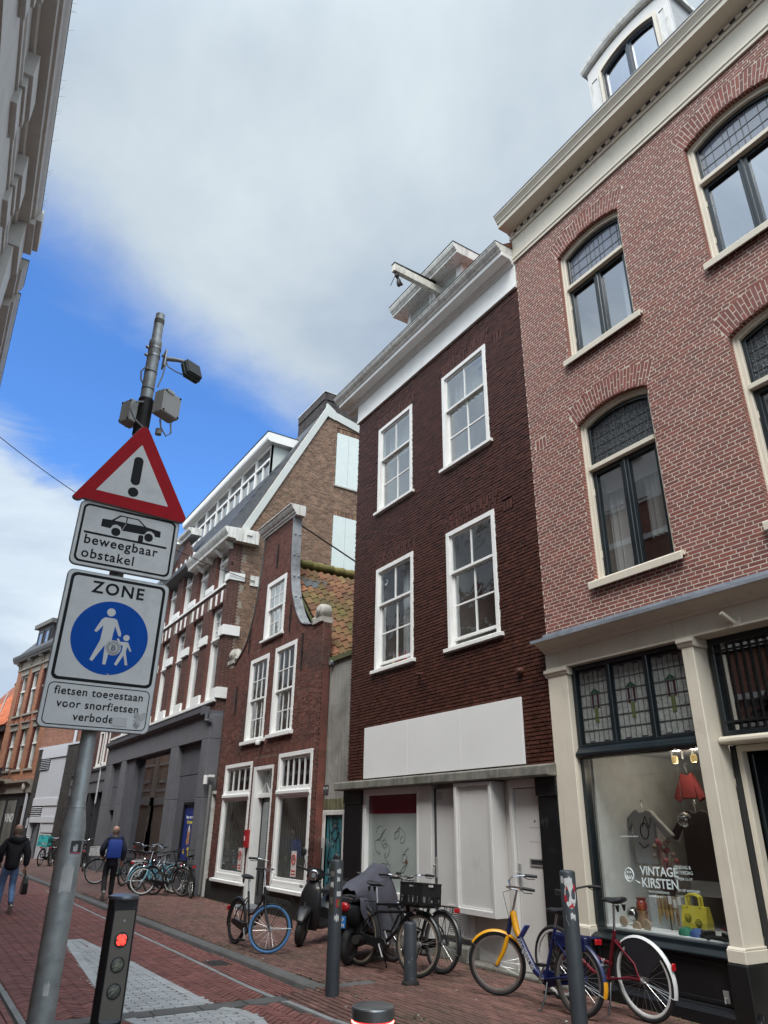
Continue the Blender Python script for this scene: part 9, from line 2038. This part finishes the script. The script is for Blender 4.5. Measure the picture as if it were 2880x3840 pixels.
for dx, dz in ((.06, .16), (-.06, .12)):
    MB().tube([V3(dx+.035*cos(2*pi*i/20), .064, dz+.035*sin(2*pi*i/20)) for i in range(20)], .003, 5, closed=True).tube([V3(dx+.02*cos(pi+pi*i/8), .064, dz+.02*sin(pi+pi*i/8)) for i in range(9)], .003, 5).ball((dx-.01, .064, dz+.012), .005, 6, 5).ball((dx+.01, .064, dz+.012), .005, 6, 5).obj('smiley_print', m_signk, tb)
def garment(name, label, cat, s, out, z, w, h, mat, sl=.16, draw=False):
    t = thing(name, label, cat, tuple(W3(s, out, z)), pi/2)
    P = [(-w, -h), (w, -h), (w*.95, -.16), (w+sl, -.34), (w+sl+.09, -.29), (w*.8, -.02), (.07, 0), (.03, -.03), (-.03, -.03), (-.07, 0), (-w*.8, -.02), (-w-sl-.09, -.29), (-w-sl, -.34), (-w*.95, -.16)]
    MB().prism(P, -.03, .03).obj('cloth', mat, t, bev=0.012); MB().tube([V3(0, 0, .0), V3(0, 0, .05), V3(.02, 0, .08), V3(.0, 0, .11), V3(-.02, 0, .09)], .004, 5).obj('hanger_hook', m_steel, t)
    if draw: MB().tube([V3(.06*cos(2*pi*i/20)-.02, .033, -.25+.09*sin(2*pi*i/20)) for i in range(20)], .006, 5, closed=True).tube([V3(-.14, .033, -.1), V3(-.10, .033, -.22), V3(-.05, .033, -.08), V3(0, .033, -.2)], .006, 5).tube([V3(-.06, .033, -.4), V3(.02, .033, -.44), V3(.08, .033, -.38)], .006, 5).obj('print', m_signk, t)
    return t
garment('sweater', 'light grey sweater with line drawing hanging at the left of the shop window', 'sweater', 6.30, -0.8, 1.93, .17, .62, PM('grey_knit', (0.36, 0.37, 0.37), 0.9, var=0.1, obj=True), draw=True)
garment('jacket', 'black jacket hanging in front of the inner shop door', 'jacket', 5.62, -0.9, 1.92, .20, .75, PM('black_cloth', (0.012, 0.012, 0.014), 0.85, var=0.2, obj=True), .10); garment('shirt', 'white shirt hanging behind the black jacket in the shop', 'shirt', 5.72, -1.05, 1.90, .2, .9, m_curtain, .08)
garment('dress', 'dark green dress hanging at the right side of the shop window', 'dress', 5.12, -0.9, 2.0, .17, 1.0, PM('green_cloth', (0.01, 0.035, 0.028), 0.85, var=0.2, obj=True), .06)
garment('top', 'dark red top hanging high in the shop window', 'top', 5.80, -1.1, 2.35, .10, .3, PM('red_cloth', (0.12, 0.01, 0.012), 0.85, obj=True), .03)
def pot(label, s, out, z, prof, mat, cat, group=None, name='pot'):
    o = MB().lathe(prof, (0, 0, 0), 20).obj(name, mat); o.location = W3(s, out, z); return tag(o, label, cat, group)
pot('red dotted jar on top of the stack in the shop window', 6.17, -.42, .85, [(.05, 0), (.062, .03), (.058, .08), (.045, .10), (.06, .13), (.001, .132)], PM('red_glaze', (0.20, 0.03, 0.025), 0.3, var=0.5, scale=40, obj=True), 'jar'); pot('brown lower jar of the stack in the shop window', 6.17, -.42, .68, [(.075, 0), (.08, .04), (.06, .09), (.055, .13), (.07, .165), (.001, .168)], PM('tan_glaze', (0.24, 0.15, 0.10), 0.4, var=0.3, obj=True), 'jar')
for k, (c, s, lab) in enumerate((((.02, .16, .10), 5.52, 'green'), ((.04, .10, .28), 5.38, 'blue'), ((.10, .045, .02), 5.46, 'brown'))): pot(lab+' round cap beside the yellow bag in the shop window', s, -.30-.1*(k == 2), .68, [(.085, 0), (.085, .02), (.07, .055), (.03, .075), (.001, .078)], PM('cap_'+lab, c, 0.6, obj=True), 'cap', 'caps in the shop window', 'cap')
for k, (s, z) in enumerate(((6.30, .74), (6.12, .70), (5.98, .73))):
    o = MB().lathe([(.055, -.008), (.055, .008), (.05, .012), (.001, .012)], (0, 0, 0), 24, Matrix.Rotation(-pi/2, 3, 'Y')).obj('wooden_disc', PM('light_wood', (0.36, 0.28, 0.20), 0.6, var=0.15, obj=True)); o.location = W3(s, -.24, z); tag(o, ('leftmost round wooden disc leaning on the shop platform', 'middle round wooden disc partly behind the bicycle saddle', 'rightmost round wooden disc leaning on the shop platform')[k], 'disc', 'wooden discs in the shop window')
for k, s in enumerate((5.30, 5.10, 5.0)):
    sl = MB().loft([[V3(.13*x, .07*y, z) for x, y in ((-1, -.8), (.5, -1), (1, 0), (.5, 1), (-1, .8))] for z in (0, .03)]).loft([[V3(-.05+.06*x, .06*y, z) for x, y in ((-1, -.8), (.5, -1), (1, 0), (.5, 1), (-1, .8))] for z in (.03, .07)]).obj('slipper', PM('dark_felt', (0.016, 0.016, 0.018), 0.9, var=0.3, obj=True)); sl.location = W3(s, -.30, .68); sl.rotation_euler = (0, 0, 1.2+k*.5); tag(sl, ('dark slipper nearest the yellow bag in the shop window', 'dark slipper in the middle of the right-hand display', 'dark slipper next to the right-hand shop pilaster')[k], 'slipper', 'slippers in the shop window')
for k, s in enumerate((5.13, 5.08, 5.02)): pot(('left', 'middle', 'pinkish right')[k]+' tall candle at the right end of the shop display', s, -.6, .68, [(.022, 0), (.022, .01), (.011, .02), (.011, .34-.03*k), (.001, .35-.03*k)], PM('candle_%d' % k, ((.6, .58, .5), (.6, .58, .5), (.4, .28, .3))[k], 0.5, obj=True), 'candle', 'candles in the shop window', 'candle')
nk = thing('necklace_rack', 'rack of gold necklace strands left of the yellow bag', 'necklace rack', tuple(W3(5.86, -.5, .68)), pi/2)
MB().tube([V3(-.14, 0, .34), V3(.14, 0, .34)], .006, 6).tube([V3(.0, 0, 0), V3(0, 0, .34)], .006, 6).obj('stand', m_iron, nk); random.seed(2)
for k in range(16): x = -.13+k*.017; MB().tube([V3(x, .01, .335), V3(x+.004, .014, .335-random.uniform(.14, .30)), V3(x+.012, .014, .2), V3(x+.014, .01, .335)], .003, 4).obj('strand', PM('brass_strand_%d' % (k % 3), ((.42, .24, .06), (.30, .13, .06), (.55, .42, .12))[k % 3], 0.35, metal=0.6, obj=True), nk)
nt2 = thing('price_stand', 'small stand with white price cards in the shop window', 'card stand', tuple(W3(5.66, -.35, .68)), pi/2); MB().tube([V3(0, 0, 0), V3(0, 0, .26)], .004, 5).obj('rod', m_steel, nt2)
for dx in (-.06, 0, .06): MB().box(dx-.022, dx+.022, 0, .003, .24+abs(dx)*.5, .32+abs(dx)*.5).obj('card', m_paper, nt2)
fl = thing('vase_of_flowers', 'dark vase with faded pink flowers at the left of the shop window', 'vase', tuple(W3(6.02, -.75, 1.0)), 0); MB().lathe([(.06, 0), (.09, .1), (.06, .2), (.05, .22)], n=16).obj('vase', m_iron, fl); random.seed(17)
for k in range(14): a = random.uniform(0, 6.28); r_ = random.uniform(.03, .14); zt = random.uniform(.36, .58); MB().tube([V3(0, 0, .2), V3(r_*.5*cos(a), r_*.5*sin(a), .34), V3(r_*cos(a), r_*sin(a), zt)], .004, 4).ball((r_*cos(a), r_*sin(a), zt), .03, 8, 6).obj('flower', PM('dusty_pink_%d' % (k % 2), ((.36, .10, .11), (.30, .24, .20))[k % 2], 0.8, obj=True), fl)
pd = MB().box(-.2, .2, -.15, .15, 0, .32).obj('pedestal', PM('pale_box', (0.40, 0.43, 0.43), 0.6, obj=True), bev=.005); pd.location = W3(6.02, -.75, .68); tag(pd, 'pale box pedestal carrying the vase in the shop window', 'pedestal')
